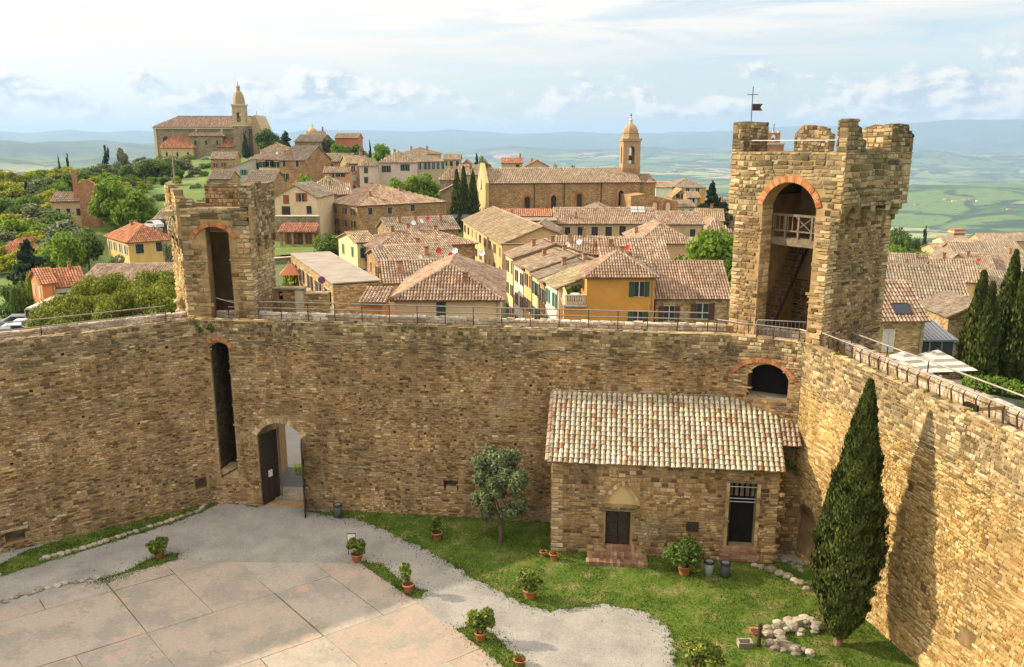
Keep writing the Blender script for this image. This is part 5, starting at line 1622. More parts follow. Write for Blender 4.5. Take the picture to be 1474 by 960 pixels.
# --- bins and board
def bin_(label, px, py, bag):
    th = thing('waste_bin', label, 'bin', PZ(px, py), .2)
    MB().lathe([(.2, 0), (.235, .62), (.24, .7)], 14).build('body', M['bag'] if bag else M['bin'], th, True)
    MB().lathe([(.255, .66), (.265, .78), (.2, .8), (.19, .74)], 14, cap=False).build('rim', M['bin_lid'], th, True)
    MB().lathe([(.19, .76), (.001, .77)], 14).build('lid', M['steel'], th)
bin_('grey waste bin standing against the back wall right of the gate', 487, 744, False)
bin_('waste bin lined with a pale bag by the chapel', 1020, 828, True)
bin_('dark grey waste bin right of the pale bag bin', 1043, 830, False)
nb_ = thing('notice_board', 'small white notice board on legs behind a potted shrub', 'sign', PZ(507, 798), .1)
MB().box(-.2, .2, -.02, .02, .75, 1.15).build('panel', M['whitepaint'], nb_)
MB().slab([(-.22, .73), (.22, .73), (.22, 1.17), (-.22, 1.17)], [[(-.2, .75), (.2, .75), (.2, 1.15), (-.2, 1.15)]], -.03, .03).build('frame', M['iron'], nb_, fix=True)
for x in (-.18, .18): MB().tube([(x, 0, 0), (x, 0, .75)], .02).build('leg', M['iron'], nb_)

# ivy tufts on walls
def tuft(label, p, r, n, m, seed):
    th = thing('wall_plant', label, 'plant', p)
    ob('foliage', leaf_mesh('foliage', M[m], n, [(0, 0, 0, r, r * .6, r), (r * .5, 0, -r * .6, r * .6, r * .5, r * .7)], .09, seed, shell=.2), th)
tuft('dark weeds growing on the left wall top above the slot', PZ(284, 470, 10.6), .3, 160, 'l_mid', 1)
tuft('second small weed tuft right of the first on the wall top', PZ(302, 471, 10.6), .25, 120, 'l_mid', 2)
tuft('ivy clump hanging in the gap between chapel roof and right wall', CHW @ Vector(((PZ(1113, 811) - PZ(793, 793)).length + .75, 1.5, 4.5)), .6, 420, 'l_mid', 3)
tuft('ivy patch on the wall just above the annexe beside the chapel', CHW @ Vector(((PZ(1113, 811) - PZ(793, 793)).length + 1.2, 2.3, 5.4)), .4, 260, 'l_mid', 4)

# ------------------------------------------------------------------ ground seen through the gate
a_, b_ = off(1, gate[0] - 4, 2.3), off(1, gate[1] + 4, 2.3)
rd = [off(1, gate[0] - 6, 2.5), off(1, gate[1] + 6, 2.5), off(1, gate[1] + 6, 26), off(1, gate[0] - 10, 26)]
poly_mesh('road', rd, -.02 + .1, M['asphalt'])
gp = [off(1, gate[0] + .3, 4.4), off(1, gate[1] + 3, 3.6), off(1, gate[1] + 3, 7.0), off(1, gate[0] - .6, 6.2)]
poly_mesh('grass_verge', gp, .1, M['turf'])
grass_on([[Vector((p.x, p.y, 0)) for p in gp]], 200, .25, 'patch of grass seen through the open gate', 9)
bo = thing('bollard', 'short dark bollard on the path beyond the gate', 'bollard', off(1, gc + .1, 4.0) + Vector((0, 0, .08)))
MB().lathe([(.06, 0), (.06, .75), (.07, .78), (.05, .85), (.01, .87)], 10).build('shaft', M['bin_lid'], bo, True)

for k_ in range(7):
    tuft('yellowish weed on the sunlit right wall coping, ' + ('first', 'second', 'third', 'fourth', 'fifth', 'sixth', 'seventh')[k_] + ' from the tower', off(3, 2.2 + k_ * 1.5 + R.uniform(-.4, .4), .2) + Vector((0, 0, WT + .05)), R.uniform(.08, .15), 60, 'l_yellow', 30 + k_)
for k_ in range(5):
    tuft('small weed on the long back wall coping, ' + ('first', 'second', 'third', 'fourth', 'fifth')[k_] + ' from the left tower', off(1, 3.5 + k_ * 5.2 + R.uniform(-1, 1), .2) + Vector((0, 0, WT + .04)), R.uniform(.09, .16), 60, 'l_mid', 40 + k_)

# ------------------------------------------------------------------ town houses
def window_on(parent, Mx, x, z, w, h, style, arch=False):
    """window on the plane y = 0 of Mx (outside is -y)"""
    t = .07
    wn = MB().slab([(x - w / 2 - t, z - h / 2 - t), (x + w / 2 + t, z - h / 2 - t), (x + w / 2 + t, z + h / 2 + t), (x - w / 2 - t, z + h / 2 + t)],
                   [[(x - w / 2, z - h / 2), (x + w / 2, z - h / 2), (x + w / 2, z + h / 2), (x - w / 2, z + h / 2)]], -.07, .02, Mx).build('window', M['trim'], parent, fix=True)
    MB().box(x - w / 2, x + w / 2, -.02, .02, z - h / 2, z + h / 2, Mx).build('pane', M['glass'], wn)
    sh = {'g': 'sh_green', 'b': 'sh_brown', 'r': 'sh_red', 'y': 'sh_grey', 't': 'sh_teal'}.get(style.lower())
    if sh:
        if style.isupper():
            for k in (-1, 1):
                a, b = (x - w / 2, x - .01) if k < 0 else (x + .01, x + w / 2)
                MB().box(a, b, -.065, -.025, z - h / 2 + .01, z + h / 2 - .01, Mx).build('shutter', M[sh], wn)
        else:
            for k in (-1, 1):
                a, b = (x - w - .02, x - w / 2 - .02) if k < 0 else (x + w / 2 + .02, x + w + .02)
                MB().box(a, b, -.11, -.075, z - h / 2, z + h / 2, Mx).build('shutter', M[sh], wn)
            MB().box(x - .03, x + .03, -.04, -.021, z - h / 2, z + h / 2, Mx).build('mullion', M['whitepaint'], wn)
    return wn
def chimney(parent, x, y, z, h=1.1, w=.5, m='brickwall'):
    c = MB().box(x - w / 2, x + w / 2, y - w / 2, y + w / 2, z - .8, z + h).build('chimney', M[m], parent)
    MB().box(x - w / 2 - .08, x + w / 2 + .08, y - w / 2 - .08, y + w / 2 + .08, z + h + .12, z + h + .2).build('chimney_cap', M['t_gap'], c)
    for sx in (-1, 1):
        for sy in (-1, 1): MB().box(x + sx * (w / 2 - .06) - .05, x + sx * (w / 2 - .06) + .05, y + sy * (w / 2 - .06) - .05, y + sy * (w / 2 - .06) + .05, z + h, z + h + .12).build('cap_leg', M['t_gap'], c)
def dish(parent, p, r=.45, m='whitepaint', yaw=0):
    Mx = Matrix.Translation(p) @ Matrix.Rotation(yaw, 4, 'Z') @ Matrix.Rotation(rad(65), 4, 'X')
    d = MB().lathe([(.02, 0), (r * .5, r * .07), (r, r * .25)], 12, Mx, False).build('satellite_dish', M[m], parent, True)
    MB().tube([p, Vector(p) + Vector((0, .1, -.9))], .025, 5).build('mast', M['steel'], d)
def house(name, label, xa, ya, xb, d, phi, depth, roof='gx', rise=1.6, wall='p_tan', tile='t_old', wins=(), chims=(), ov=.35, auto=None, dishes=(), cat='house', group=None, ze=None, at=None, w=None, low=1.0):
    c, s = math.cos(rad(phi)), math.sin(rad(phi))
    if at is None:
        A = PD(xa, ya, d)
        u = (xb - CX) / F
        zc0 = A.y * cp - (A.z - EYE) * sp
        w = (u * zc0 - A.x) / (c - u * s * cp)
    else: A = Vector(at)
    ax, ay = Vector((c, s, 0)), Vector((-s, c, 0))
    cor = [A, A + ax * w, A + ax * w + ay * depth, A + ay * depth]
    zg = min(tz(p.x, p.y) for p in cor) - low
    zg = min(zg, A.z - 2.5)
    e = A.z - zg
    th = thing(name, label, cat, (A.x, A.y, zg), rad(phi), group)
    Wm = Matrix.Translation((A.x, A.y, zg)) @ Matrix.Rotation(rad(phi), 4, 'Z')
    wm = M[wall]
    dist = A.y
    lod = 0 if dist < 88 else (1 if dist < 175 else 2)
    cw, rl = ((.27, .45), (.34, .62), (.5, 1.1))[lod]
    if tile == 't_old': tile = ('t_old', 't_old2', 't_old3')[(int(xa) * 7 + int(d)) % 3]
    elif tile == 't_pink': tile = ('t_pink', 't_pink2')[(int(xa) + int(d)) % 2]
    tm = M[tile]
    # walls
    q = MB()
    top = {(0, 0): e, (1, 0): e, (1, 1): e, (0, 1): e}
    hb = e + rise if roof == 'sh' else e
    hl, hr = (e + rise if roof == 'sr' else e), (e + rise if roof == 'sl' else e)
    if roof == 'sr': zt = (e, e + 0, e, e); zt = (e, e, e, e)
    V = [(0, 0, 0), (w, 0, 0), (w, depth, 0), (0, depth, 0)]
    if roof in ('gx', 'hip', 'flat', 'gy', 'gx1'):
        T = [(0, 0, e), (w, 0, e), (w, depth, e), (0, depth, e)]
    elif roof == 'sh': T = [(0, 0, e), (w, 0, e), (w, depth, e + rise), (0, depth, e + rise)]
    elif roof == 'sr': T = [(0, 0, e), (w, 0, e + rise), (w, depth, e + rise), (0, depth, e)]
    elif roof == 'sl': T = [(0, 0, e), (w, 0, e - rise), (w, depth, e - rise), (0, depth, e)]
    q.add(V + T, [(0, 1, 5, 4), (1, 2, 6, 5), (2, 3, 7, 6), (3, 0, 4, 7), (4, 5, 6, 7)])
    if roof == 'gx':
        q.add([(0, 0, e), (0, depth, e), (0, depth / 2, e + rise)], [(0, 2, 1)]); q.add([(w, 0, e), (w, depth, e), (w, depth / 2, e + rise)], [(0, 1, 2)])
    if roof == 'gy':
        q.add([(0, 0, e), (w, 0, e), (w / 2, 0, e + rise)], [(0, 1, 2)]); q.add([(0, depth, e), (w, depth, e), (w / 2, depth, e + rise)], [(0, 2, 1)])
    q.build('wall', wm, th)
    # roof planes
    rf = ob('roof', None, th)
    t_ = .13
    planes = []
    o = ov
    if roof == 'gx':
        k = rise / (depth / 2)
        R0, R1 = (-o, depth / 2, e + rise + t_), (w + o, depth / 2, e + rise + t_)
        planes = [[(-o, -o, e - k * o + t_), (w + o, -o, e - k * o + t_), R1, R0], [(w + o, depth + o, e - k * o + t_), (-o, depth + o, e - k * o + t_), R0, R1]]
        ridges = [(R0, R1)]
    elif roof == 'gy':
        k = rise / (w / 2)
        R0, R1 = (w / 2, -o, e + rise + t_), (w / 2, depth + o, e + rise + t_)
        planes = [[(-o, depth + o, e - k * o + t_), (-o, -o, e - k * o + t_), R0, R1], [(w + o, -o, e - k * o + t_), (w + o, depth + o, e - k * o + t_), R1, R0]]
        ridges = [(R0, R1)]
    elif roof == 'hip':
        h2 = min(w, depth) / 2
        k = rise / h2
        b = [(-o, -o, e - k * o + t_), (w + o, -o, e - k * o + t_), (w + o, depth + o, e - k * o + t_), (-o, depth + o, e - k * o + t_)]
        zr = e + rise + t_
        if w >= depth: R0, R1 = (h2, depth / 2, zr), (w - h2 + .001, depth / 2, zr)
        else: R0, R1 = (w / 2, h2, zr), (w / 2, depth - h2 + .001, zr)
        if w >= depth: planes = [[b[0], b[1], R1, R0], [b[1], b[2], R1], [b[2], b[3], R0, R1], [b[3], b[0], R0]]
        else: planes = [[b[0], b[1], R0], [b[1], b[2], R1, R0], [b[2], b[3], R1], [b[3], b[0], R0, R1]]
        ridges = [(R0, R1)]
        if w >= depth: ridges += [(b[0], R0), (b[1], R1), (b[2], R1), (b[3], R0)]
        else: ridges += [(b[0], R0), (b[1], R0), (b[2], R1), (b[3], R1)]
        ridges = [r_ for r_ in ridges if (Vector(r_[0]) - Vector(r_[1])).length > .3]
    elif roof == 'sh':
        k = rise / depth
        planes = [[(-o, -o, e - k * o + t_), (w + o, -o, e - k * o + t_), (w + o, depth + o, e + rise + k * o + t_), (-o, depth + o, e + rise + k * o + t_)]]; ridges = []
    elif roof == 'sr':
        k = rise / w
        planes = [[(-o, depth + o, e - k * o + t_), (-o, -o, e - k * o + t_), (w + o, -o, e + rise + k * o + t_), (w + o, depth + o, e + rise + k * o + t_)]]; ridges = []
    elif roof == 'sl':
        k = rise / w
        planes = [[(w + o, -o, e - rise - k * o + t_), (w + o, depth + o, e - rise - k * o + t_), (-o, depth + o, e + k * o + t_), (-o, -o, e + k * o + t_)]]; ridges = []
    elif roof == 'flat':
        MB().slab([(-.05, -.05), (w + .05, -.05), (w + .05, depth + .05), (-.05, depth + .05)], [], 0, .12, Matrix.Translation((0, 0, e + .12)) @ Matrix.Rotation(rad(90), 4, 'X') @ Matrix.Diagonal((1, 1, -1, 1))).build('roof_slab', tm, rf, fix=True)
        ridges = []
    cam_l = Wm.inverted() @ Vector((0, 0, EYE))
    for i, pl in enumerate(planes):
        P = [Vector(p) for p in pl]
        n = (P[1] - P[0]).cross(P[2] - P[0]).normalized()
        if n.z < 0: n = -n
        vis = n.dot(cam_l - P[0]) > 0
        if vis: tile_plane(rf, pl, tm, cw, rl, 0, 300 + i + int(xa), lod, base_m=M['t_gap'])
        else:
            k = len(P)
            MB().add([p for p in P] + [p - n * .1 for p in P], [tuple(range(k)), tuple(range(2 * k - 1, k - 1, -1))] + [(i_, k + i_, k + (i_ + 1) % k, (i_ + 1) % k) for i_ in range(k)]).build('roof_deck', tm, rf, fix=True)
    if dist < 260:
        for a, b in ridges: ridge(rf, a, b, tm, .2 if lod == 0 else .26)
    # faces for windows
    faces = {'F': (I4, w), 'R': (Matrix.Translation((w, 0, 0)) @ Matrix.Rotation(math.pi / 2, 4, 'Z'), depth), 'L': (Matrix.Translation((0, depth, 0)) @ Matrix.Rotation(-math.pi / 2, 4, 'Z'), depth)}
    for wi in wins:
        fk = wi[5] if len(wi) > 5 else 'F'
        Mx, L = faces[fk]
        X, Z = sz_on(Wm @ Mx, wi[0], wi[1])
        Z -= 0
        Z = Z - 0.0
        Zl = Z - zg
        if not (-.3 < X < L + .3): continue
        window_on(th, Mx, X, Zl, wi[2], wi[3], wi[4])
    if auto:
        for (fk, rows, cols, st, ww, wh) in auto:
            Mx, L = faces[fk]
            for r_ in range(rows):
                for c_ in range(cols):
                    window_on(th, Mx, L * (c_ + .5) / cols + R.uniform(-.15, .15), e - 1.4 - r_ * 2.9, ww, wh, st if R.random() < .8 else st.swapcase())
    for ch in chims:
        x, y = ch[0] * w, ch[1] * depth
        if roof == 'gx': z = e + rise * (1 - abs(y - depth / 2) / (depth / 2))
        elif roof == 'gy': z = e + rise * (1 - abs(x - w / 2) / (w / 2))
        elif roof == 'hip': z = e + rise * min(1, min(x, w - x, y, depth - y) / (min(w, depth) / 2))
        elif roof == 'sh': z = e + rise * y / depth
        else: z = e + .2
        chimney(rf, x, y, z, ch[2] if len(ch) > 2 else .9, .45 if lod < 2 else .7)
    for k, dd in enumerate(dishes): dish(rf, (dd[0] * w, dd[1] * depth, e + rise * dd[2] + .9), .28 if lod < 1 else .36, dd[3] if len(dd) > 3 else 'whitepaint', R.uniform(-.6, .6))
    if lod < 2: MB().tube([(w - .25, -.06, .3), (w - .25, -.06, e - .1)], .05, 6).build('downpipe', M['rail'], th)
    return th, Wm, w, e

H = house
# --- first row beyond the back wall
H('house', 'cream hip-roofed house with one closed green shutter, centre, just beyond the back wall', 568, 431, 720, 67, 0, 15, 'hip', 2.2, 'p_peach', 't_pink', [(635, 446, .8, 1.35, 'G')], [(.66, .13, .9)], dishes=[(.35, .5, 1.0, 'red'), (.52, .5, 1.0), (.8, .5, .9)])
H('house', 'brick and stone house with blue window behind the cream hip-roofed house', 547, 377, 640, 96, 20, 8, 'gx', 1.0, 'rub_ruddy', 't_old', [(599, 371, .9, .9, 'T')], [(.65, .3, 1.6), (.3, .2, 1.0)], auto=[('L', 2, 2, 'b', .8, 1.3)])
H('house', 'narrow house with long pale lean-to roof and dishes in the centre', 580, 387, 668, 86, 28, 4.5, 'sh', 1.6, 'rub_warm', 't_old', [], [(.5, .5, 1.0)], dishes=[(.3, .1, .1), (.8, .1, .1, 'red')])
H('house', 'low tan house with pale roof tucked left of the cream hip-roofed house', 556, 408, 640, 77, 12, 7, 'gx', 1.5, 'p_cream', 't_old', [], [(.25, .2, 1.2)], auto=[('L', 2, 1, 'b', .8, 1.4)])
H('house', 'hip-roofed house with green shutters on its lit side, left of centre', 541, 359, 684, 108, 27, 10, 'hip', 1.7, 'rub_ruddy', 't_pink', [], [(.45, .55, 1.0), (.75, .6, .8), (.28, .5, 1.0)], auto=[('L', 2, 3, 'G', .9, 1.5)], dishes=[(.55, .7, 1.0)])
H('house', 'tan-roofed house with chimneys behind the hip-roofed green-shuttered house', 560, 334, 660, 128, 22, 8, 'gx', 1.6, 'rub_warm', 't_old', [], [(.2, .3, 1.1), (.42, .25, 1.1), (.8, .3, 1.2)], dishes=[(.6, .2, .5, 'red'), (.5, .2, .3)])
# --- orange house, terrace and stone house on the right of the street
orange, OW, ow, oe = H('house', 'orange house with hip roof and green shutters beyond the back wall', 845, 398, 943, 78, 0, 6.4, 'hip', 1.9, 'p_orange', 't_pink', [(920, 416, .95, 1.45, 'g'), (918, 459, .95, 1.5, 'g')], [(.72, .85, .9)], auto=[('L', 2, 1, 'g', .7, 1.5)])
H('house', 'rubble stone house with brown shutters right of the orange house', 944, 430, 1052, 79, 0, 9.5, 'gx', 2.9, 'rub_warm', 't_pink', [(963, 451, 1.0, 1.5, 'b'), (1011, 448, 1.15, 1.6, 'b')], [], ov=.25)
def terrace():
    A = PD(814, 441, 78)
    B = PD(845, 441, 78)
    w = B.x - A.x
    zg = -3
    th = thing('terrace', 'orange roof terrace with pale balustrade left of the orange house', 'terrace', (A.x, 78, zg))
    e = A.z - zg
    MB().box(0, w - .05, 0, 5, 0, e).build('wall', M['p_orange'], th)
    MB().box(-.25, w - .05, -.3, 5, e, e + .15).build('tile_edge', M['t_pink'], th)
    for k in range(9):
        x = .1 + (w - .3) * k / 8
        MB().lathe([(.07, 0), (.1, .15), (.05, .35), (.1, .6), (.07, .85)], 8, Matrix.Translation((x, .1, e + .15))).build('baluster', M['trim'], th, True)
    MB().box(-.05, w - .06, 0, .22, e + 1.0, e + 1.14).build('balustrade_rail', M['trim'], th)
    MB().box(-.05, .15, .25, 4.8, e + .15, e + 1.2).build('parapet', M['p_cream'], th)
    MB().box(w - .3, w - .06, .3, 5, e + .15, e + 1.1).build('parapet', M['p_terra'], th)
    t = thing('garden_table', 'small round table on the orange roof terrace', 'table', (A.x + w * .5, 80.2, A.z + .15))
    MB().lathe([(.5, .7), (.5, .74)], 14).build('table_top', M['whitepaint'], t)
    MB().tube([(0, 0, 0), (0, 0, .7)], .05).build('leg', M['iron'], t)
    for k, (dx, dy) in enumerate(((.5, 3.0), (1.5, 4.2))):
        p = thing('potted_shrub', ('leafy pot plant at the left of the roof terrace', 'leafy pot plant at the back right of the roof terrace')[k], 'potted plant', (A.x + dx, 78 + dy, A.z + .15))
        pot(p, .28, .4)
        ob('foliage', leaf_mesh('foliage', M['l_mid'], 260, crown_clumps(.6, .6, .5, .9, 8, k), .2, 70 + k), p)
terrace()
# --- the lit row along the street (faces look left)
def street_row():
    P, Q = PZ(728, 367, 6.2), PZ(804, 416, 6.2)
    Q = P + (Q - P) * 1.0
    phi = math.degrees(math.atan2((Q - P).y, (Q - P).x))
    L = (Q - P).length
    specs = [(0, .2, .2, 'p_paleyellow', 't_pink', 'b', 'pale yellow'), (.2, .42, -.3, 'p_white', 't_old', 'b', 'off-white'), (.42, .58, .1, 'p_yellow', 't_old', 'b', 'yellow'), (.58, .72, -.2, 'p_paleyellow', 't_old', 'g', 'pale yellow green-shuttered'), (.72, .80, -.4, 'p_terra', 't_old', 'b', 'orange narrow'), (.80, 1.0, .0, 'p_white', 't_moss', 't', 'white mossy-roofed')]
    for i, (a, b, dz, wall, tile, sh, nm) in enumerate(specs):
        p = P.lerp(Q, a)
        w = L * (b - a) - .03
        n = max(2, int(w / 2.2))
        H('house', f'{nm} house in the sunlit row along the street, {("farthest", "second", "third", "fourth", "fifth", "nearest")[i]} from the far end', 700 + i, 0, 0, 0, phi, 10.5 if i < 5 else 9, 'gx' if i != 4 else 'sh', 1.6, wall, tile, [], [(.5, .3, 1.0), (.8, .5, .9)] if i in (0, 1, 3) else [], auto=[('F', 3, n, sh, .75, 1.45)], at=(p.x, p.y, p.z + dz), w=w, group='street row')
street_row()
# --- middle distance
def long_row():
    P, Q = PZ(667, 317, 6.0), PZ(724, 352, 6.0)
    phi = math.degrees(math.atan2((Q - P).y, (Q - P).x))
    H('long_building', 'long ochre building with tan roof running beside the street', 680, 0, 0, 0, phi, 12, 'gx', 2.4, 'p_ochre', 't_old', [], [(.3, .6, .8)], auto=[('F', 2, 9, 'b', .8, 1.4)], at=P, w=(Q - P).length, cat='building')
    H('house', 'low flat ochre block at the near end of the long ochre building', 724, 353, 768, 121, 0, 9, 'flat', .1, 'p_ochre', 't_old', [], [])
long_row()
H('house', 'small gabled tan house behind the lit street row', 757, 334, 800, 134, -8, 7, 'gy', 1.3, 'p_tan', 't_old')
H('house', 'low stone block with dark doorway left of the long cream house', 752, 319, 802, 146, 0, 6, 'flat', .1, 'rub_warm', 't_old', [(751, 328, .8, 1.6, 'n')])
H('long_building', 'long cream house with a row of five dark windows, solar panels on roof', 800, 322, 946, 150, 0, 10, 'gx', 2.3, 'p_tan', 't_pink', [(836, 333, 1.2, 1.7, 'n'), (856, 333, 1.2, 1.7, 'n'), (876, 333, 1.2, 1.7, 'n'), (896, 332, 1.2, 1.7, 'n'), (917, 331, 1.2, 1.4, 'n'), (817, 334, 1.0, 1.8, 'n')], [(.2, .15, 1.2)], cat='building')
def panels():
    th = thing('solar_panels', 'four pale solar panels on the long cream house roof', 'solar panel', PD(912, 306, 153))
    for i in range(2):
        for j in range(2): MB().box(i * 1.35 - .4, i * 1.35 + .8, 0, .08, j * 1.0 + .1, j * 1.0 + .95, Matrix.Rotation(rad(-58), 4, 'X')).build('panel', M['sh_grey'], th)
panels()
H('house', 'plain cream house with single dark window right of the long cream house', 946, 323, 1013, 162, 0, 9, 'gx', 2.0, 'p_tan', 't_pink', [(997, 336, 1.1, 1.7, 'n')])
H('house', 'ochre house with broad hip roof before the long cream house', 917, 350, 999, 117, 0, 13, 'hip', 2.3, 'p_ochre', 't_pink', [], [(.1, .5, 1.0)])
H('house', 'house with wide pink tile roof behind the orange house', 868, 377, 962, 100, 0, 10, 'gx', 2.2, 'p_terra', 't_pink', [], [(.3, .1, 1.2), (.15, .3, 1.0)], dishes=[(.4, .15, .3, 'red')])
H('house', 'tan house with weathered roof between the street row and the pink-roofed house', 800, 366, 866, 106, -6, 9, 'gx', 1.6, 'p_tan', 't_old', [], [(.3, .3, 1.2), (.6, .5, 1.2), (.85, .2, 1.0)], dishes=[(.25, .05, .2), (.5, .1, .4)])
H('house', 'low house with old red tiles along the foot of the brick church', 712, 312, 800, 196, 0, 6, 'sh', 1.2, 'p_tan', 't_red')
H('house', 'house with shallow gabled tan roof before the brick church', 830, 312, 905, 176, 0, 12, 'gy', 2.0, 'p_tan', 't_old')
# --- left middle
H('long_building', 'large ochre stone building with hip roof and many windows, left of centre', 514, 297, 642, 193, 38, 26, 'hip', 4.0, 'rub_ruddy', 't_pink', [(533, 304, 1.2, 1.6, 'n'), (561, 303, 1.2, 1.6, 'n'), (594, 299, 1.2, 1.6, 'n'), (545, 332, 1.2, 1.5, 'n'), (606, 330, 1.2, 1.5, 'n')], [(.25, .2, 1.2), (.65, .3, 1.0), (.5, .6, 1.0)], auto=[('L', 3, 6, 'b', 1.0, 1.6)], cat='building')
H('house', 'ochre wing with pale gabled roof at the left of the large ochre building', 458, 281, 506, 205, 15, 18, 'gx', 2.4, 'rub_warm', 't_old', [], [(.4, .4, 1.0)], auto=[('F', 3, 5, 'b', 1.0, 1.5)], dishes=[(.9, .1, .2)])
H('house', 'cream gabled house with red shutter and arched door right of the left tower', 395, 284, 456, 190, -4, 14, 'gy', 2.6, 'p_cream', 't_old', [(412, 287, 1.4, 2.0, 'R'), (434, 284, 1.3, 1.9, 'r'), (412, 305, 2.0, 2.6, 'n'), (445, 302, 1.2, 1.8, 'n')])
def arcade():
    A, B = PD(393, 312, 183), PD(458, 311, 183)
    L = B.x - A.x
    zb = -3.0
    th = thing('retaining_wall', 'stone retaining wall with a wide arch below the cream gabled house', 'wall', (A.x, 183, zb))
    zt = A.z - zb
    s0, s1 = L * .48, L * .98
    zs = PD(430, 330, 183).z - zb; zc = PD(440, 322, 183).z - zb
    o = (s0, s1, .2, zs, zc - zs)
    MB().slab([(0, 0), (L, 0), (L, zt), (0, zt)], [arch_pts(*o)], 0, 1.4).build('wall', M['rub_grey'], th, fix=True)
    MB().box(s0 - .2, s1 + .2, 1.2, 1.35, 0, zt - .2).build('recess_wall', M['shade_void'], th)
    MB().box(-.1, L + .1, -.1, 1.5, zt, zt + .25).build('coping', M['trim'], th)
    p0, p1 = PD(402, 334, 172), PD(452, 334, 172)
    W_ = p1.x - p0.x
    zf = -.6
    pv = thing('portico', 'open tiled portico on the lawn below the cream gabled house', 'portico', (p0.x, 172, zf))
    h = p0.z - zf
    for x in (.3, W_ * .36, W_ * .7, W_ - .3):
        for y in (.3, 4.0): MB().box(x - .22, x + .22, y - .2, y + .2, 0, h).build('pillar', M['brickwall'], pv)
    MB().box(0, W_, 3.9, 4.3, 0, h - .3).build('back_wall', M['dark_stone'], pv)
    tile_plane(pv, [(-.4, -.4, h), (W_ + .4, -.4, h), (W_ + .1, 4.4, h + 1.5), (-.1, 4.4, h + 1.5)], M['t_red'], .5, 1.0, 0, 5, 2)
    lw = [PZ(396, 368, -.4), PZ(500, 360, -.4), PZ(500, 345, -.4), PZ(396, 348, -.4)]
    ln = poly_mesh('lawn', lw, -.35, M['turf'])
    g0, g1 = PZ(392, 372, -.4), PZ(530, 362, -.4)
    gw_ = thing('garden_wall', 'long shaded garden wall with pale coping below the portico lawn', 'wall', (g0.x, g0.y, -4))
    LL_ = (g1 - g0).length
    Mx = Matrix.Rotation(math.atan2(g1.y - g0.y, g1.x - g0.x), 4, 'Z')
    MB().box(0, LL_, -.4, .1, 0, 3.6, Mx).build('wall', M['rub_grey'], gw_)
    MB().box(-.1, LL_, -.6, .3, 3.6, 3.75, Mx).build('coping', M['trim'], gw_)
arcade()
H('house', 'small grey hip-roofed house among trees left of the large ochre building', 452, 268, 492, 212, 10, 9, 'hip', 2.2, 'p_cream', 't_moss', [], [(.6, .4, .9)])
H('house', 'pale pink palazzo with hip roof and green shutters', 545, 234, 600, 262, 6, 17, 'hip', 3.2, 'p_pink', 't_old', [(556, 243, 1.4, 2.0, 'g'), (583, 241, 1.4, 2.0, 'g')], [(.2, .3, 1.3), (.4, .5, 1.4)], auto=[('L', 2, 2, 'g', 1.2, 1.9)])
H('long_building', 'long tan building with pilasters right of the pale pink palazzo', 601, 233, 640, 272, 48, 14, 'hip', 3.0, 'p_tan', 't_old', [], [], auto=[('F', 1, 6, 'y', 1.2, 2.2)], cat='building')
H('house', 'far tan roof rising behind the pale pink palazzo', 572, 222, 630, 330, 0, 16, 'hip', 2.5, 'p_tan', 't_old', [], [(.3, .4, 1.5), (.7, .4, 1.5)])
H('house', 'brown stone house with gable end and two small windows, upper left town', 402, 231, 439, 250, -14, 17, 'gx', 4.0, 'rub_ruddy', 't_old', [(409, 235, 1.0, 2.0, 'n'), (428, 235, 1.0, 2.0, 'n'), (411, 254, 1.1, 1.8, 'g')], [(.2, .2, 1.2)])
H('house', 'yellow house with shutters beside the brown stone gable house', 372, 230, 402, 252, 0, 12, 'gx', 2.6, 'p_paleyellow', 't_old', [(388, 235, 1.2, 1.8, 'g')], [], auto=[('F', 2, 3, 'g', 1.1, 1.7)], dishes=[(.8, .2, .4)])
H('house', 'tan hip-roofed house above the yellow house, upper left town', 374, 217, 414, 300, 0, 12, 'hip', 2.4, 'p_cream', 't_old')
H('house', 'stone house with grey-green roof right of the brown gable house', 455, 233, 500, 272, -6, 14, 'gx', 2.6, 'rub_warm', 't_moss', [], [], auto=[('F', 1, 3, 'n', 1.1, 1.5)])
H('house', 'salmon house with small roof in the upper left town', 466, 249, 502, 232, 4, 8, 'gx', 1.4, 'p_salmon', 't_old', [(478, 253, 1.2, 1.2, 'n'), (490, 252, 1.3, 1.0, 'g')], [(.9, .5, 1.0)])
H('house', 'tan house with skylight roof left of the pale pink palazzo', 500, 236, 532, 258, 22, 12, 'gx', 2.2, 'rub_warm', 't_old', [], [(.8, .5, 1.4), (.3, .6, 1.2)], auto=[('F', 3, 2, 'y', 1.1, 1.6)])
H('house', 'pinkish lit house end between the tan house and the pale pink palazzo', 517, 238, 536, 250, 0, 10, 'hip', 1.8, 'p_pink', 't_old', [], [], auto=[('F', 2, 1, 'g', 1.2, 1.8)])
H('house', 'red house with tan roof on the hilltop right of the cathedral', 482, 199, 515, 372, 0, 12, 'gx', 2.2, 'p_redwall', 't_old')
H('house', 'grey stone house on the hilltop below the small cupola', 424, 204, 462, 360, -10, 14, 'gx', 3.0, 'rub_grey', 't_old')
H('house', 'narrow grey house beside the small cupola on the hilltop', 440, 197, 466, 378, 8, 12, 'gx', 2.4, 'rub_grey', 't_old', [], [(.9, .5, 2.0)])
H('house', 'tan house with two small windows at the right foot of the cathedral', 303, 229, 338, 300, 8, 12, 'gx', 2.4, 'rub_warm', 't_old', [(310, 238, 1.0, 1.6, 'r'), (322, 237, 1.0, 1.6, 'r')], [])
H('house', 'grey-white house with sloping roof right of the tan two-window house', 326, 243, 362, 282, 4, 12, 'sr', 3.0, 'p_greyplaster', 't_old', [(351, 248, 1.2, 1.8, 't')], [])
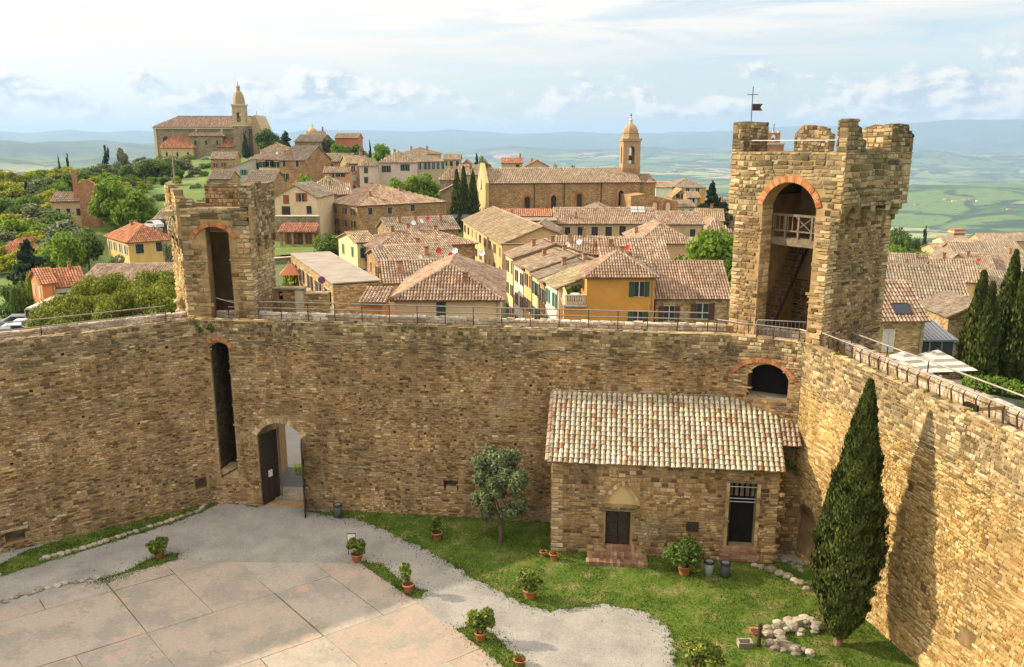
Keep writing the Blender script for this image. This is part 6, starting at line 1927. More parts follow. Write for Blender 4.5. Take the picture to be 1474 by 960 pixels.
H('house', 'yellowish house with pale terrace below the hilltop', 352, 234, 380, 290, 0, 12, 'hip', 2.6, 'p_paleyellow', 't_old', [(369, 237, 1.2, 1.8, 'g')], [], auto=[('F', 2, 3, 'g', 1.1, 1.6)])
H('house', 'low stone house with brown roof just right above the left tower', 352, 264, 392, 225, 0, 14, 'gx', 3.0, 'rub_warm', 't_old')
H('house', 'dim brown house behind the left tower merlons', 300, 258, 330, 250, 0, 10, 'gx', 2.2, 'rub_grey', 't_old')
H('house', 'dark stone house with hip roof behind the group of dark cypresses', 633, 258, 662, 245, 0, 14, 'hip', 3.0, 'rub_grey', 't_old', [(651, 290, 1.6, 4.0, 'n')])
H('house', 'stone lean-to below the dark stone hip-roofed house', 634, 276, 660, 236, 0, 8, 'sr', 2.5, 'rub_grey', 't_old')
H('house', 'brownish gabled house on the skyline left of the brick church', 660, 240, 682, 320, 0, 10, 'gy', 2.4, 'p_salmon', 't_old')
H('house', 'tan house with green bush on the skyline right of the pale pink palazzo', 638, 230, 662, 315, 0, 10, 'gx', 2.0, 'p_tan', 't_old', [], [], auto=[('F', 1, 3, 'n', 1.2, 1.8)])
H('house', 'low pink-roofed house left of the brick church gable', 660, 252, 694, 290, 0, 12, 'gx', 3.0, 'p_tan', 't_pink', [], [(.5, .3, 2.0)])
H('house', 'house with red roof on the skyline behind the brick church, left one', 722, 235, 752, 320, 0, 10, 'gx', 2.0, 'p_tan', 't_red', [(745, 240, 1.4, 1.8, 'n')], [(.9, .5, 1.5)])
H('house', 'house with red gable on the skyline behind the brick church, right one', 756, 240, 790, 315, 0, 10, 'gy', 2.4, 'p_tan', 't_red', [], [(.3, .5, 1.5)])
# --- right of the brick church
H('long_building', 'long orange building with hip roof far behind, right of the bell tower', 967, 270, 1016, 330, 0, 18, 'hip', 3.2, 'p_orange', 't_old', [(975, 274, 1.4, 1.8, 'y'), (990, 274, 1.4, 1.8, 'y'), (1004, 274, 1.4, 1.8, 'y')], [], cat='building')
H('house', 'white-grey house left of the long orange building', 944, 270, 967, 322, 0, 12, 'gx', 2.0, 'p_white', 't_pink')
H('house', 'brown gabled house with two dark openings below the long orange building', 968, 284, 992, 270, 0, 10, 'gy', 2.2, 'rub_ruddy', 't_old', [(976, 282, 1.4, 1.4, 'n'), (983, 282, 1.4, 1.4, 'n')])
H('house', 'brown house with pale arched window below the long orange building', 990, 285, 1008, 262, 0, 10, 'gx', 1.6, 'rub_ruddy', 't_old', [(996, 290, 1.6, 2.2, 'y')])
H('house', 'white-walled low house right of the brick church end', 976, 298, 1000, 240, 6, 8, 'gx', 1.6, 'p_white', 't_old', [], [], auto=[('F', 1, 2, 'n', 1.0, 1.2)])
H('house', 'house with broad pale roof and small windows left of the right tower', 1020, 306, 1058, 235, -18, 16, 'gx', 3.4, 'rub_warm', 't_old', [], [(.4, .4, 1.2)], auto=[('F', 1, 4, 'n', 1.0, 1.4)])
H('house', 'pinkish roofed house below the broad pale roof left of the right tower', 1012, 334, 1052, 176, 0, 12, 'hip', 2.4, 'p_tan', 't_pink')
H('house', 'low house with pale roof between the cream house and the right tower', 1003, 318, 1042, 205, -10, 14, 'gx', 2.4, 'p_tan', 't_old', [], [(.6, .5, 1.2)])
H('house', 'tan house hidden by the green tree left of the right tower', 958, 362, 1010, 128, 0, 9, 'gx', 1.5, 'p_ochre', 't_pink')
# --- lower right quarter
_, SWm, SW, SE = H('house', 'rubble house with striped tile roof and skylight right of the right tower', 1262, 461, 1332, 60, 4, 6.5, 'gx', 2.2, 'rub_warm', 't_pink', [(1278, 490, .8, 1.6, 'Y')], [], ov=.3)
_k = 2.2 / 3.25
_n = (SWm.to_3x3() @ Vector((0, -_k, 1))).normalized()
_p = hit_plane(1297, 445, SWm @ Vector((0, 0, SE + .22)), _n)
sp_t = thing('roof_window', 'dark glazed skylight on the striped tile roof', 'skylight', _p, rad(4))
_R = Matrix.Rotation(math.atan(_k), 4, 'X')
MB().box(-.6, .6, -.5, .5, .0, .1, _R).build('pane', M['solar'], sp_t)
for _a in ((-.68, -.6, -.5, .5), (.6, .68, -.5, .5), (-.68, .68, -.58, -.5), (-.68, .68, .5, .58)): MB().box(*_a, -.02, .13, _R).build('frame', M['iron'], sp_t)
H('house', 'house with very large weathered tan roof in the lower right quarter', 1262, 448, 1400, 92, -14, 17, 'gx', 4.2, 'p_yellow', 't_old', [], [(.5, .7, .8)])
H('house', 'ochre stone house end left of the cypress row', 1366, 456, 1405, 78, 0, 6, 'sr', 1.2, 'rub_warm', 't_old')
H('house', 'tan-roofed house with satellite mast behind the very large tan roof, left', 1268, 396, 1345, 128, -16, 11, 'gx', 2.6, 'p_cream', 't_old', [], [(.5, .2, 1.2), (.75, .4, 1.0)], dishes=[(.55, .1, .2, 'red')])
H('house', 'brown-roofed house behind the very large tan roof, right of the mast', 1346, 404, 1408, 118, -18, 10, 'gx', 2.4, 'p_yellow', 't_old', [], [(.3, .5, 1.0)])
H('house', 'yellow gabled house with pale front in the lower right quarter', 1358, 384, 1396, 152, -10, 10, 'gy', 2.4, 'p_yellow', 't_old')
H('house', 'house with red dish beside the yellow gabled house', 1392, 388, 1432, 150, -14, 10, 'gx', 2.2, 'rub_warm', 't_old', [], [(.2, .4, 1.0)], dishes=[(.5, .2, .3, 'red')], auto=[('F', 1, 3, 'n', 1.0, 1.3)])
H('house', 'tan house with wide roof above the yellow gabled house', 1376, 372, 1440, 182, -10, 12, 'gx', 2.8, 'rub_warm', 't_old')
H('house', 'cream square house with dark opening far in the right quarter', 1362, 351, 1398, 235, -6, 10, 'gx', 1.6, 'p_cream', 't_old', [(1369, 354, 1.2, 1.4, 'n'), (1391, 352, 1.2, 1.4, 'n')])
H('house', 'low pale house before the cream square house, far right quarter', 1348, 361, 1376, 215, 0, 8, 'gx', 1.4, 'p_tan', 't_old')
H('house', 'wide house with pale roof in the middle of the right quarter', 1384, 362, 1424, 208, -10, 10, 'gx', 2.2, 'p_tan', 't_old')
H('long_building', 'long house with brown roof on the crest of the right quarter', 1416, 352, 1464, 240, -6, 12, 'gx', 2.6, 'p_tan', 't_old', [(1432, 357, 1.6, 1.6, 'n')], [], cat='building')
H('house', 'pale house with roof right below the long brown-roofed house', 1428, 365, 1474, 205, -8, 12, 'gx', 2.4, 'p_cream', 't_old')
H('house', 'house with tan roof at the right edge behind the cypress row', 1440, 392, 1500, 150, -10, 12, 'gx', 2.6, 'p_cream', 't_old', [], [(.5, .5, 1.0)])
H('house', 'tan roof glimpsed between cypresses at the right edge', 1425, 425, 1490, 118, -12, 12, 'gx', 2.6, 'p_tan', 't_old')
H('house', 'small pale house at the far right edge below the vineyards', 1458, 347, 1490, 262, 0, 10, 'gx', 2.0, 'p_tan', 't_old')
def brick_tower_far():
    p = PD(1376, 345, 300)
    th = thing('brick_tower', 'small square red brick tower far in the right quarter', 'tower', (p.x, 300, p.z - 8))
    MB().box(-1.9, 1.9, -1.9, 1.9, 0, 10.6).build('wall', M['brickwall'], th)
    MB().box(-2.2, 2.2, -2.2, 2.2, 10.6, 11.2).build('cornice', M['trim'], th)
    MB().box(-2.0, 2.0, -2.0, 2.0, 11.2, 12.0).build('roof', M['t_red'], th)
brick_tower_far()
# --- left side
H('house', 'yellow house with red-orange hip roof among gardens on the left', 184, 349, 250, 138, 40, 13, 'hip', 2.3, 'p_yellow', 't_red', [(201, 358, 1.3, 1.6, 'n'), (230, 355, 1.3, 1.6, 'n')], [(.6, .8, 1.0), (.4, .6, .9)], auto=[('L', 2, 4, 'Y', .9, 1.5)])
H('house', 'white and brick house with red roof at the far left below', 60, 409, 79, 106, 40, 7, 'gx', 1.4, 'p_terra', 't_red', [], [], auto=[('L', 2, 2, 'Y', 1.1, 1.4)])
H('house', 'second red-roofed wing right of the white and brick house', 80, 414, 122, 108, 36, 8, 'gx', 1.8, 'p_white', 't_red', [], [(.7, .5, .8)], auto=[('F', 1, 2, 'n', 1.2, 1.3)])
H('shed', 'long low shed with dusty pink roof behind the pines', 118, 406, 266, 116, 6, 13, 'gx', 1.4, 'p_tan', 't_pink', [], [], cat='shed')
H('garage', 'flat-roofed garage with terrace by the car park at the left edge', 38, 446, 66, 98, 8, 9, 'flat', .1, 'p_cream', 'p_pink', [(44, 456, 1.0, 1.8, 'n')], [], cat='garage')
H('house', 'house with red roof half hidden by trees at the left edge', -10, 366, 36, 160, 0, 12, 'hip', 2.4, 'p_white', 't_red', [], [(.8, .4, .9)])
H('house', 'stone house on the street behind the large round tree, left', 222, 316, 262, 168, 0, 10, 'gx', 1.6, 'rub_warm', 't_old', [(238, 326, 1.1, 2.2, 'n')], [])
H('house', 'low brown-roofed house left of the brick facade church', 84, 288, 118, 205, 10, 8, 'gx', 1.6, 'rub_warm', 't_old')
H('flat_building', 'flat pink-roofed garage block below the garden wall, left of centre', 479, 411, 548, 74, 24, 23, 'flat', .1, 'rub_warm', 'flat_roof', [], [], auto=[('L', 1, 5, 'b', 1.3, 1.4)], cat='building')
H('house', 'pale yellow house with green shutters above the flat garage block', 514, 350, 541, 112, 30, 8, 'gx', 1.0, 'p_paleyellow', 't_old', [], [], auto=[('F', 3, 2, 'G', .8, 1.4), ('L', 3, 2, 'G', .8, 1.4)])
H('shed', 'brick terrace annex with small tiled roof left of the cream hip-roofed house', 522, 437, 550, 64, 0, 3.5, 'sh', .4, 'p_terra', 't_pink', [], [], cat='shed')

# ------------------------------------------------------------------ churches
def brick_church():
    """long aisle-less church with bell tower"""
    d = 222
    A = PD(703, 264, d)
    phi = 10.0
    c, s = math.cos(rad(phi)), math.sin(rad(phi))
    u = (921 - CX) / F
    zc0 = A.y * cp - (A.z - EYE) * sp
    w = (u * zc0 - A.x) / (c - u * s * cp)
    zg = -3.0
    e = A.z - zg
    dep = 15
    th = thing('church', 'long brown stone church with four tall windows and tan roof, centre', 'church', (A.x, A.y, zg), rad(phi))
    Wm = Matrix.Translation((A.x, A.y, zg)) @ Matrix.Rotation(rad(phi), 4, 'Z')
    rise = 3.6
    ws = [sz_on(Wm, x, y) for x, y in ((759, 293), (797, 291), (834, 289), (894, 284))]
    zs = [(x, z - zg) for x, z in ws]
    holes = []
    for (x, z) in zs:
        holes.append(arch_pts(x - .75, x + .75, z - 2.2, z + 1.2, .7, 8))
    MB().slab([(0, 0), (w, 0), (w, e), (0, e)], holes, 0, .8).build('side_wall', M['rub_ruddy'], th, fix=True)
    MB().box(.0, w, dep - .8, dep, 0, e).build('side_wall', M['rub_ruddy'], th)
    for i, x in enumerate((0, w - .8)):
        MB().slab([(.8, 0), (dep - .8, 0), (dep - .8, e), (dep / 2, e + rise), (.8, e)], [], x, x + .8, Matrix(((0, 1, 0, 0), (1, 0, 0, 0), (0, 0, 1, 0), (0, 0, 0, 1)))).build('end_wall', M['p_ochre'] if i == 0 else M['rub_ruddy'], th, fix=True)
    for (x, z) in zs:
        wn = ob('window', None, th)
        MB().box(x - .8, x + .8, .5, .56, z - 2.2, z + 2.0).build('pane', M['glass'], wn)
        MB().slab(arch_pts(x - 1.35, x + 1.35, z - 2.6, z + 1.2, 1.25, 8), [arch_pts(x - .75, x + .75, z - 2.2, z + 1.2, .7, 8)], -.08, .05).build('brick_surround', M['brick'], wn, fix=True)
    for px in (769, 812, 865): 
        x = sz_on(Wm, px, 285)[0]
        MB().tube([(x, -.12, 0), (x, -.12, e - .1)], .12, 6).build('downpipe', M['iron'], th)
    # raised facade on the left
    fe = MB().slab([(-.8, 0), (dep + .8, 0), (dep + .8, e - .5), (dep / 2 + 1, e + rise + 1.6), (dep / 2 - 1, e + rise + 1.6), (-.8, e + .2)], [], -.9, .0, Matrix(((0, 1, 0, 0), (1, 0, 0, 0), (0, 0, 1, 0), (0, 0, 0, 1))))
    fe.build('facade', M['p_ochre'], th, fix=True)
    MB().lathe([(1.5, 0), (1.5, .3)], 16, Matrix.Translation((-.95, dep / 2, e - .5)) @ Matrix.Rotation(rad(-90), 4, 'Y')).build('rose_window', M['trim'], th)
    rf = ob('roof', None, th)
    k = rise / (dep / 2)
    o = .4
    z0 = e - k * o + .15
    tile_plane(rf, [(.3, -o, z0), (w + o, -o, z0), (w + o, dep / 2, e + rise + .15), (.3, dep / 2, e + rise + .15)], M['t_old'], .5, 1.0, 0, 7, 2)
    P = [Vector(p) for p in ((w + o, dep + o, z0), (.3, dep + o, z0), (.3, dep / 2, e + rise + .15), (w + o, dep / 2, e + rise + .15))]
    MB().add(P, [(0, 1, 2, 3)]).build('roof_deck', M['t_old'], rf)
    # lower choir on the right
    ch = ob('choir', None, th)
    x0 = w + .01
    x1 = sz_on(Wm, 945, 275)[0]
    MB().box(x0, x1, 1.0, dep - 1, 0, e - .3).build('wall', M['rub_ruddy'], ch)
    tile_plane(ch, [(x0, .6, e - .2), (x1 + .4, .6, e - .2), (x1 + .4, dep / 2, e + 2.0), (x0, dep / 2, e + 2.0)], M['t_pink'], .5, 1.0, 0, 8, 2)
    tile_plane(ch, [(x1 + .4, dep - .6, e - .2), (x0, dep - .6, e - .2), (x0, dep / 2, e + 2.0), (x1 + .4, dep / 2, e + 2.0)], M['t_pink'], .5, 1.0, 0, 8, 2)
    # chapel wing towards the viewer
    q0 = sz_on(Wm, 908, 290, -9)[0]; q1 = sz_on(Wm, 976, 290, -9)[0]
    wg = ob('wing', None, th)
    zl = sz_on(Wm, 930, 279, -9)[1] - zg; zr = sz_on(Wm, 976, 290, -9)[1] - zg
    MB().slab([(q0, 0), (q1, 0), (q1, zr), (q0 + (q1 - q0) * .3, zl), (q0, zl - .5)], [], -9, -.05).build('wall', M['rub_ruddy'], wg, fix=True)
    for px in (942, 961):
        x, z = sz_on(Wm, px, 298, -9); z -= zg
        MB().slab(arch_pts(x - 1.2, x + 1.2, z - 1.6, z + .8, 1.1, 8), [], -9.12, -9.0).build('blind_window', M['brick'], wg, fix=True)
        MB().slab(arch_pts(x - .6, x + .6, z - 1.3, z + .7, .5, 8), [], -9.2, -9.13).build('window_fill', M['trim'], wg, fix=True)
    return th
brick_church()
def bell_tower():
    d = 236
    p = PD(906, 246, d)
    s = (919 - 893) / F * d / 2 * .95
    zg = -3
    th = thing('bell_tower', 'brick bell tower with tiered dome and open arches behind the long church', 'bell tower', (p.x, d, zg), rad(4))
    zat = lambda y: PD(906, y, d).z - zg
    def stage(z0, z1, h, op, m, name):
        for k in range(4):
            Mx = Matrix.Rotation(math.pi / 2 * k, 4, 'Z') @ Matrix.Translation((-h, -h, 0))
            MB().slab([(0 if k % 2 == 0 else .5, z0), (2 * h if k % 2 == 0 else 2 * h - .5, z0), (2 * h if k % 2 == 0 else 2 * h - .5, z1), (0 if k % 2 == 0 else .5, z1)], [arch_pts(*op)] if op else [], 0, .5, Mx).build(name, m, th, fix=True)
    zb, zc = zat(240), zat(203)
    stage(0, zb, s, None, M['brickwall'], 'shaft_wall')
    h = s * .98
    stage(zb, zc, h, (h - h * .34, h + h * .34, zb + .8, zc - 2.2, h * .34), M['belfry'], 'belfry_wall')
    MB().box(-s * 1.1, s * 1.1, -s * 1.1, s * 1.1, zc, zc + .7).build('cornice', M['belfry'], th)
    MB().box(-s * 1.02, s * 1.02, -s * 1.02, s * 1.02, zb - .4, zb + .1).build('cornice', M['belfry'], th)
    z2 = zat(193)
    MB().lathe([(s * 1.05, zc + .7), (s * .98, zc + 1.2), (s * .95, z2), (s * 1.0, z2 + .3)], 8, Matrix.Rotation(rad(22.5), 4, 'Z')).build('drum', M['dome'], th)
    zt = zat(178)
    prof = [(s * .85 * math.cos(t) + .02, z2 + .3 + (zt - z2 - .3) * math.sin(t)) for t in [k * math.pi / 16 for k in range(8)]]
    MB().lathe(prof, 8, Matrix.Rotation(rad(22.5), 4, 'Z')).build('dome', M['dome'], th)
    MB().lathe([(.55, zt - .2), (.45, zt + .9), (.65, zt + 1.0), (.1, zt + 1.5)], 8).build('lantern', M['trim'], th)
    MB().tube([(0, 0, zt + 1.4), (0, 0, zat(163))], .09, 5).build('spike', M['iron'], th)
    MB().lathe([(.02, zat(166) - .25), (.3, zat(166)), (.02, zat(166) + .25)], 8).build('finial_ball', M['iron'], th)
    MB().lathe([(.75, zb + 1.8), (.55, zb + 2.6), (.35, zb + 3.1), (.05, zb + 3.2)], 12).build('bell', M['iron'], th, True)
bell_tower()
def cathedral():
    d = 410
    A = PD(222, 183, d)
    B = PD(345, 181, d)
    w = B.x - A.x
    zg = 9.0
    e = A.z - zg
    th = thing('cathedral', 'large brown stone hilltop church with domed bell tower, upper left', 'church', (A.x, d, zg), rad(3))
    zz = lambda x, y: PD(x, y, d).z - zg
    dep = 20
    L = PD(372, 181, d).x - A.x
    rise = zz(300, 167) - e
    MB().box(0, L, 0, dep, 0, e).build('nave_wall', M['rub_grey'], th)
    xr = lambda px: PD(px, 190, d).x - A.x
    for px in (282, 318): MB().box(xr(px) - .4, xr(px) + .4, -.5, 0, 0, e - .5).build('buttress', M['trim'], th)
    MB().box(-.4, .8, -.5, 0, 0, e).build('corner_pier', M['trim'], th)
    MB().box(-.6, L + .2, -.7, -.02, e - .8, e).build('cornice', M['trim'], th)
    rf = ob('roof', None, th)
    x1, x2 = xr(248), xr(366)
    tile_plane(rf, [(-.8, -.9, e), (L + .5, -.9, e), (x2, dep / 2, e + rise), (x1, dep / 2, e + rise)], M['t_pink'], .8, 1.8, 0, 9, 2)
    tile_plane(rf, [(-.8, dep + .9, e), (-.8, -.9, e), (x1, dep / 2, e + rise)], M['t_pink'], .8, 1.8, 0, 9, 2)
    tile_plane(rf, [(L + .5, dep + .9, e), (-.8, dep + .9, e), (x1, dep / 2, e + rise), (x2, dep / 2, e + rise)], M['t_pink'], .8, 1.8, 0, 9, 2)
    # facade at the right end
    fx0, fx1 = xr(362), xr(375)
    MB().slab([(0, 0), (fx1 - fx0, 0), (fx1 - fx0, e - 1), ((fx1 - fx0) * .4, e + rise + .6), (0, e + rise - .5)], [], -1.2, dep + .5, Matrix.Translation((fx0, 0, 0))).build('facade', M['p_tan'], th, fix=True)
    MB().tube([(fx0 + 1.5, 4, e + rise), (fx0 + 1.5, 4, e + rise + 2.6)], .12, 5).build('cross', M['iron'], th)
    MB().box(fx1, xr(387), -2, 8, 0, zz(380, 200)).build('porch', M['trim'], th)
    # lunette window and apse chapels
    MB().lathe([(1.6, 0), (1.6, .25)], 16, Matrix.Translation((xr(238), -.1, zz(238, 201))) @ Matrix.Rotation(rad(90), 4, 'X')).build('round_window', M['glass'], th)
    for (a, b, yt, ym, tilem, wallm, dy) in ((276, 322, 190, 196, 't_pink', 'rub_grey', 5), (238, 282, 197, 213, 't_red', 'p_ochre', 8), (316, 345, 200, 212, 't_red', 'rub_warm', 6)):
        s = ob('side_chapel', None, th)
        MB().box(xr(a), xr(b), -dy, -.05, 0, zz(a, ym)).build('wall', M[wallm], s)
        zc_ = zz(a, ym)
        hh = zz(a, yt)
        tile_plane(s, [(xr(a) - .4, -dy - .5, zc_), (xr(b) + .4, -dy - .5, zc_), (xr(b) - 2, -.1, hh), (xr(a) + 2, -.1, hh)], M[tilem], .8, 1.8, 0, 4, 2)
        tile_plane(s, [(xr(a) - .4, -.1, zc_), (xr(a) - .4, -dy - .5, zc_), (xr(a) + 2, -.1, hh)], M[tilem], .8, 1.8, 0, 4, 2)
        tile_plane(s, [(xr(b) + .4, -dy - .5, zc_), (xr(b) + .4, -.1, zc_), (xr(b) - 2, -.1, hh)], M[tilem], .8, 1.8, 0, 4, 2)
        for k in range(3):
            x = xr(a) + (xr(b) - xr(a)) * (k + .5) / 3
            MB().box(x - .45, x + .45, -dy - .08, -dy, max(.5, zc_ - 4), zc_ - 2).build('window', M['glass'], s)
    # bell tower
    tw = ob('belfry', None, th)
    cx_ = xr(348); hw = (357 - 339) / F * d / 2
    ty = -hw - .3
    z1, z2, z3 = zz(348, 182), zz(348, 151), zz(348, 131)
    MB().box(cx_ - hw, cx_ + hw, ty - hw, ty + hw, 0, z1).build('shaft', M['rub_grey'], tw)
    MB().box(cx_ - hw * 1.08, cx_ + hw * 1.08, ty - hw * 1.08, ty + hw * 1.08, z1, z1 + .6).build('cornice', M['trim'], tw)
    b = hw * .93
    op = (b - .9, b + .9, z1 + 2.0, z2 - 4.4, .9)
    for k in range(4):
        Mx = Matrix.Translation((cx_, ty, 0)) @ Matrix.Rotation(math.pi / 2 * k, 4, 'Z') @ Matrix.Translation((-b, -b, 0))
        i0, i1 = (0, 2 * b) if k % 2 == 0 else (.6, 2 * b - .6)
        MB().slab([(i0, z1 + .6), (i1, z1 + .6), (i1, z2 - .5), (i0, z2 - .5)], [arch_pts(*op)], 0, .6, Mx).build('belfry_wall', M['p_tan'], tw, fix=True)
    MB().box(cx_ - b * 1.15, cx_ + b * 1.15, ty - b * 1.15, ty + b * 1.15, z2 - .5, z2 + .2).build('cornice', M['trim'], tw)
    pr = [(b * .95 * math.cos(t) ** .8 + .02, z2 + .2 + (z3 - z2) * math.sin(t)) for t in [k * math.pi / 18 for k in range(9)]]
    MB().lathe(pr, 8, Matrix.Translation((cx_, ty, 0)) @ Matrix.Rotation(rad(22.5), 4, 'Z')).build('dome', M['dome'], tw)
    MB().lathe([(.9, z3 - .4), (.8, z3 + 1.6), (1.1, z3 + 1.8), (.2, z3 + 2.8)], 8, Matrix.Translation((cx_, ty, 0))).build('lantern', M['dome'], tw)
    MB().tube([(cx_, ty, z3 + 2.5), (cx_, ty, z3 + 4.4)], .12, 5).build('spike', M['iron'], tw)
    MB().lathe([(.9, z1 + 2.6), (.6, z1 + 3.6), (.05, z1 + 4.2)], 10, Matrix.Translation((cx_, ty, 0))).build('bell', M['iron'], tw)
cathedral()
def cupola():
    p = PD(450, 194, 385)
    th = thing('cupola', 'small pale cupola on the hilltop skyline right of the cathedral', 'cupola', (p.x, 385, p.z - 2))
    MB().lathe([(2.3, 0), (2.2, 2.6), (2.5, 2.9), (2.1, 3.0)], 8).build('drum', M['p_tan'], th)
    MB().lathe([(2.0 * math.cos(t) + .02, 3.0 + 2.4 * math.sin(t)) for t in [k * math.pi / 14 for k in range(7)]], 12).build('dome', M['p_ochre'], th, True)
    MB().lathe([(.4, 5.2), (.4, 6.2), (.05, 7.0)], 6).build('lantern', M['trim'], th)
cupola()
def small_church():
    """brick church with curved gable among trees, left"""
    d = 196
    a = PD(146, 262, d)
    th = thing('brick_facade_church', 'small church with curved brick facade and tall chimney-like bell gable, left', 'church', (PD(117, 300, d).x, d, -3), rad(10))
    X = lambda px: PD(px, 300, d).x - PD(117, 300, d).x
    Z = lambda y: PD(140, y, d).z + 3
    x1, x2 = X(117), X(143)
    dep = 9
    MB().box(-X(143) * .0 - 6.5, x1, 0, dep, 0, Z(290)).build('nave_wall', M['p_ochre'], th)
    tile_plane(th, [(-6.8, -.4, Z(290)), (x1, -.4, Z(290)), (x1, dep / 2, Z(278)), (-6.8, dep / 2, Z(278))], M['t_old'], .5, 1.1, 0, 3, 2)
    tile_plane(th, [(x1, dep + .4, Z(290)), (-6.8, dep + .4, Z(290)), (-6.8, dep / 2, Z(278)), (x1, dep / 2, Z(278))], M['t_old'], .5, 1.1, 0, 3, 2)
    w = X(140)
    top = [(w * (1 - k / 10), Z(269) + (Z(259) - Z(269)) * math.sin(math.pi * (.12 + .76 * k / 10))) for k in range(11)]
    MB().slab([(0, 0), (w, 0)] + top, [], -.6, .4, Matrix.Translation((x1, 0, 0))).build('facade', M['brickwall'], th, fix=True)
    MB().box(x1, x1 + w, .4, dep, 0, Z(280)).build('transept', M['brickwall'], th)
    MB().box(X(107) - .0, X(112), 1, 2, Z(290), Z(245)).build('bell_gable', M['brickwall'], th)
    for k in range(3): MB().box(-5.5 + k * 2.2, -4.7 + k * 2.2, -.08, 0, Z(310), Z(300)).build('window', M['glass'], th)
small_church()
def priors_tower():
    p = PD(1112, 213, 210)
    DPT = p.z - tz(p.x, 210) + 1.5
    th = thing('bell_gable_tower', 'slim brick tower top with open bell arch seen between the right tower merlons', 'bell tower', (p.x, 210, p.z - DPT))
    hw = (1124 - 1100) / F * 210 / 2
    z = lambda y: PD(1112, y, 210).z - p.z + DPT
    MB().box(-hw, hw, -hw, hw, 0, z(208)).build('shaft', M['brickwall'], th)
    MB().box(-hw - .2, hw + .2, -hw - .2, hw + .2, z(208), z(206)).build('cornice', M['trim'], th)
    b = hw * .72
    MB().slab([(-b, z(206)), (b, z(206)), (b, z(191)), (-b, z(191))], [arch_pts(-b * .42, b * .42, z(204), z(197), b * .42, 8)], -.6, .6).build('bell_arch', M['brickwall'], th, fix=True)
    for x in (-b + .2, 0, b - .2): MB().box(x - .25, x + .25, -.5, .5, z(191), z(188.5)).build('merlon', M['trim'], th)
    MB().lathe([(.5, z(203)), (.4, z(200)), (.05, z(198))], 10).build('bell', M['iron'], th)
    MB().tube([(0, 0, z(191)), (0, 0, z(178))], .1, 5).build('spike', M['iron'], th)
priors_tower()

# ------------------------------------------------------------------ trees of town and hillside
def ground_hit(px, py, d0=50, d1=900):
    r = ray(px, py)
    d = np.geomspace(d0, d1, 130)
    k = EYE + r.z * d / r.y <= terrain(r.x * d / r.y, d)
    if not k.any(): return None
    q = float(d[int(np.argmax(k))])
    return Vector((r.x * q / r.y, q, tz(r.x * q / r.y, q)))
_kinds = {}
def tree_kind(kind):
    """unit tree about 1 m tall: (crown mesh, trunk mesh)"""
    if kind in _kinds: return _kinds[kind]
    nm, var = kind.split('_')
    sd = int(var) + hash_(nm)
    if nm == 'round': cl, n, sz_, m = crown_clumps(.44, .44, .36, .6, 26, sd, .3), 7500, .038, 'l_fresh'
    elif nm == 'bush': cl, n, sz_, m = crown_clumps(.5, .5, .42, .5, 20, sd, .34), 3600, .052, 'l_mid'
    elif nm == 'yellow': cl, n, sz_, m = crown_clumps(.46, .46, .4, .56, 20, sd, .33), 3600, .052, 'l_yellow'
    elif nm == 'fresh': cl, n, sz_, m = crown_clumps(.46, .46, .4, .56, 20, sd, .33), 3600, .052, 'l_fresh'
    elif nm == 'olive': cl, n, sz_, m = crown_clumps(.5, .5, .36, .58, 18, sd, .32), 3200, .05, 'l_olive'
    elif nm == 'dark': cl, n, sz_, m = [(R.uniform(-.1, .1), R.uniform(-.1, .1), .15 + .8 * k / 13, .34 * (1 - k / 15), .34 * (1 - k / 15), .1) for k in range(14)], 2600, .065, 'l_dark'
    elif nm == 'cedar': cl, n, sz_, m = [(R.uniform(-.3, .3) * (1 - k / 20), R.uniform(-.3, .3) * (1 - k / 20), .15 + .8 * k / 17, .38 * (1 - k / 20), .38 * (1 - k / 20), .045) for k in range(18)], 4200, .055, 'l_dark'
    elif nm == 'pine':
        r = random.Random(sd)
        cl = []
        for k in range(40):
            a, q = r.uniform(0, 6.28), math.sqrt(r.random())
            cl.append((.6 * q * math.cos(a), .6 * q * math.sin(a), .66 + .27 * math.sqrt(max(0, 1 - q * q)) + r.uniform(-.05, .03), .12, .12, .085))
        n, sz_, m = 22000, .019, 'l_pine'
    c = leaf_mesh('crown', M[m], n, cl, sz_, sd, shell=.5, aspect=1.5)
    t = trunk_mb(.55 if nm != 'pine' else .72, .035, .02, 5, sd, .22).mesh('trunk')
    t.materials.append(M['bark'])
    _kinds[kind] = (c, t)
    return _kinds[kind]
def hash_(s): return sum(ord(c) * (i + 3) for i, c in enumerate(s)) % 97
ORD1 = 'first second third fourth fifth sixth seventh eighth ninth tenth eleventh twelfth thirteenth fourteenth fifteenth sixteenth seventeenth eighteenth nineteenth'.split()
def ordinal(i):
    if i < 19: return ORD1[i]
    t, u = divmod(i + 1, 10)
    tens = ('', '', 'twenty', 'thirty', 'forty', 'fifty', 'sixty')[t]
    return tens + '-' + ORD1[u - 1] if u else {2: 'twentieth', 3: 'thirtieth', 4: 'fortieth', 5: 'fiftieth', 6: 'sixtieth'}[t]
def number_group(trees, what):
    for i, o in enumerate(sorted(trees, key=lambda o: proj(o.location)[0])): o['label'] = what.format(ordinal(i))
def tree(kind, label, p, h, w=1.0, group=None, name='tree'):
    th = thing(name, label, 'tree', p, R.uniform(0, 6.28), group)
    c, t = tree_kind(kind)
    S = Matrix.Diagonal((h * w, h * w, h, 1))
    ob('crown', c, th, S)
    ob('trunk', t, th, S)
    return th
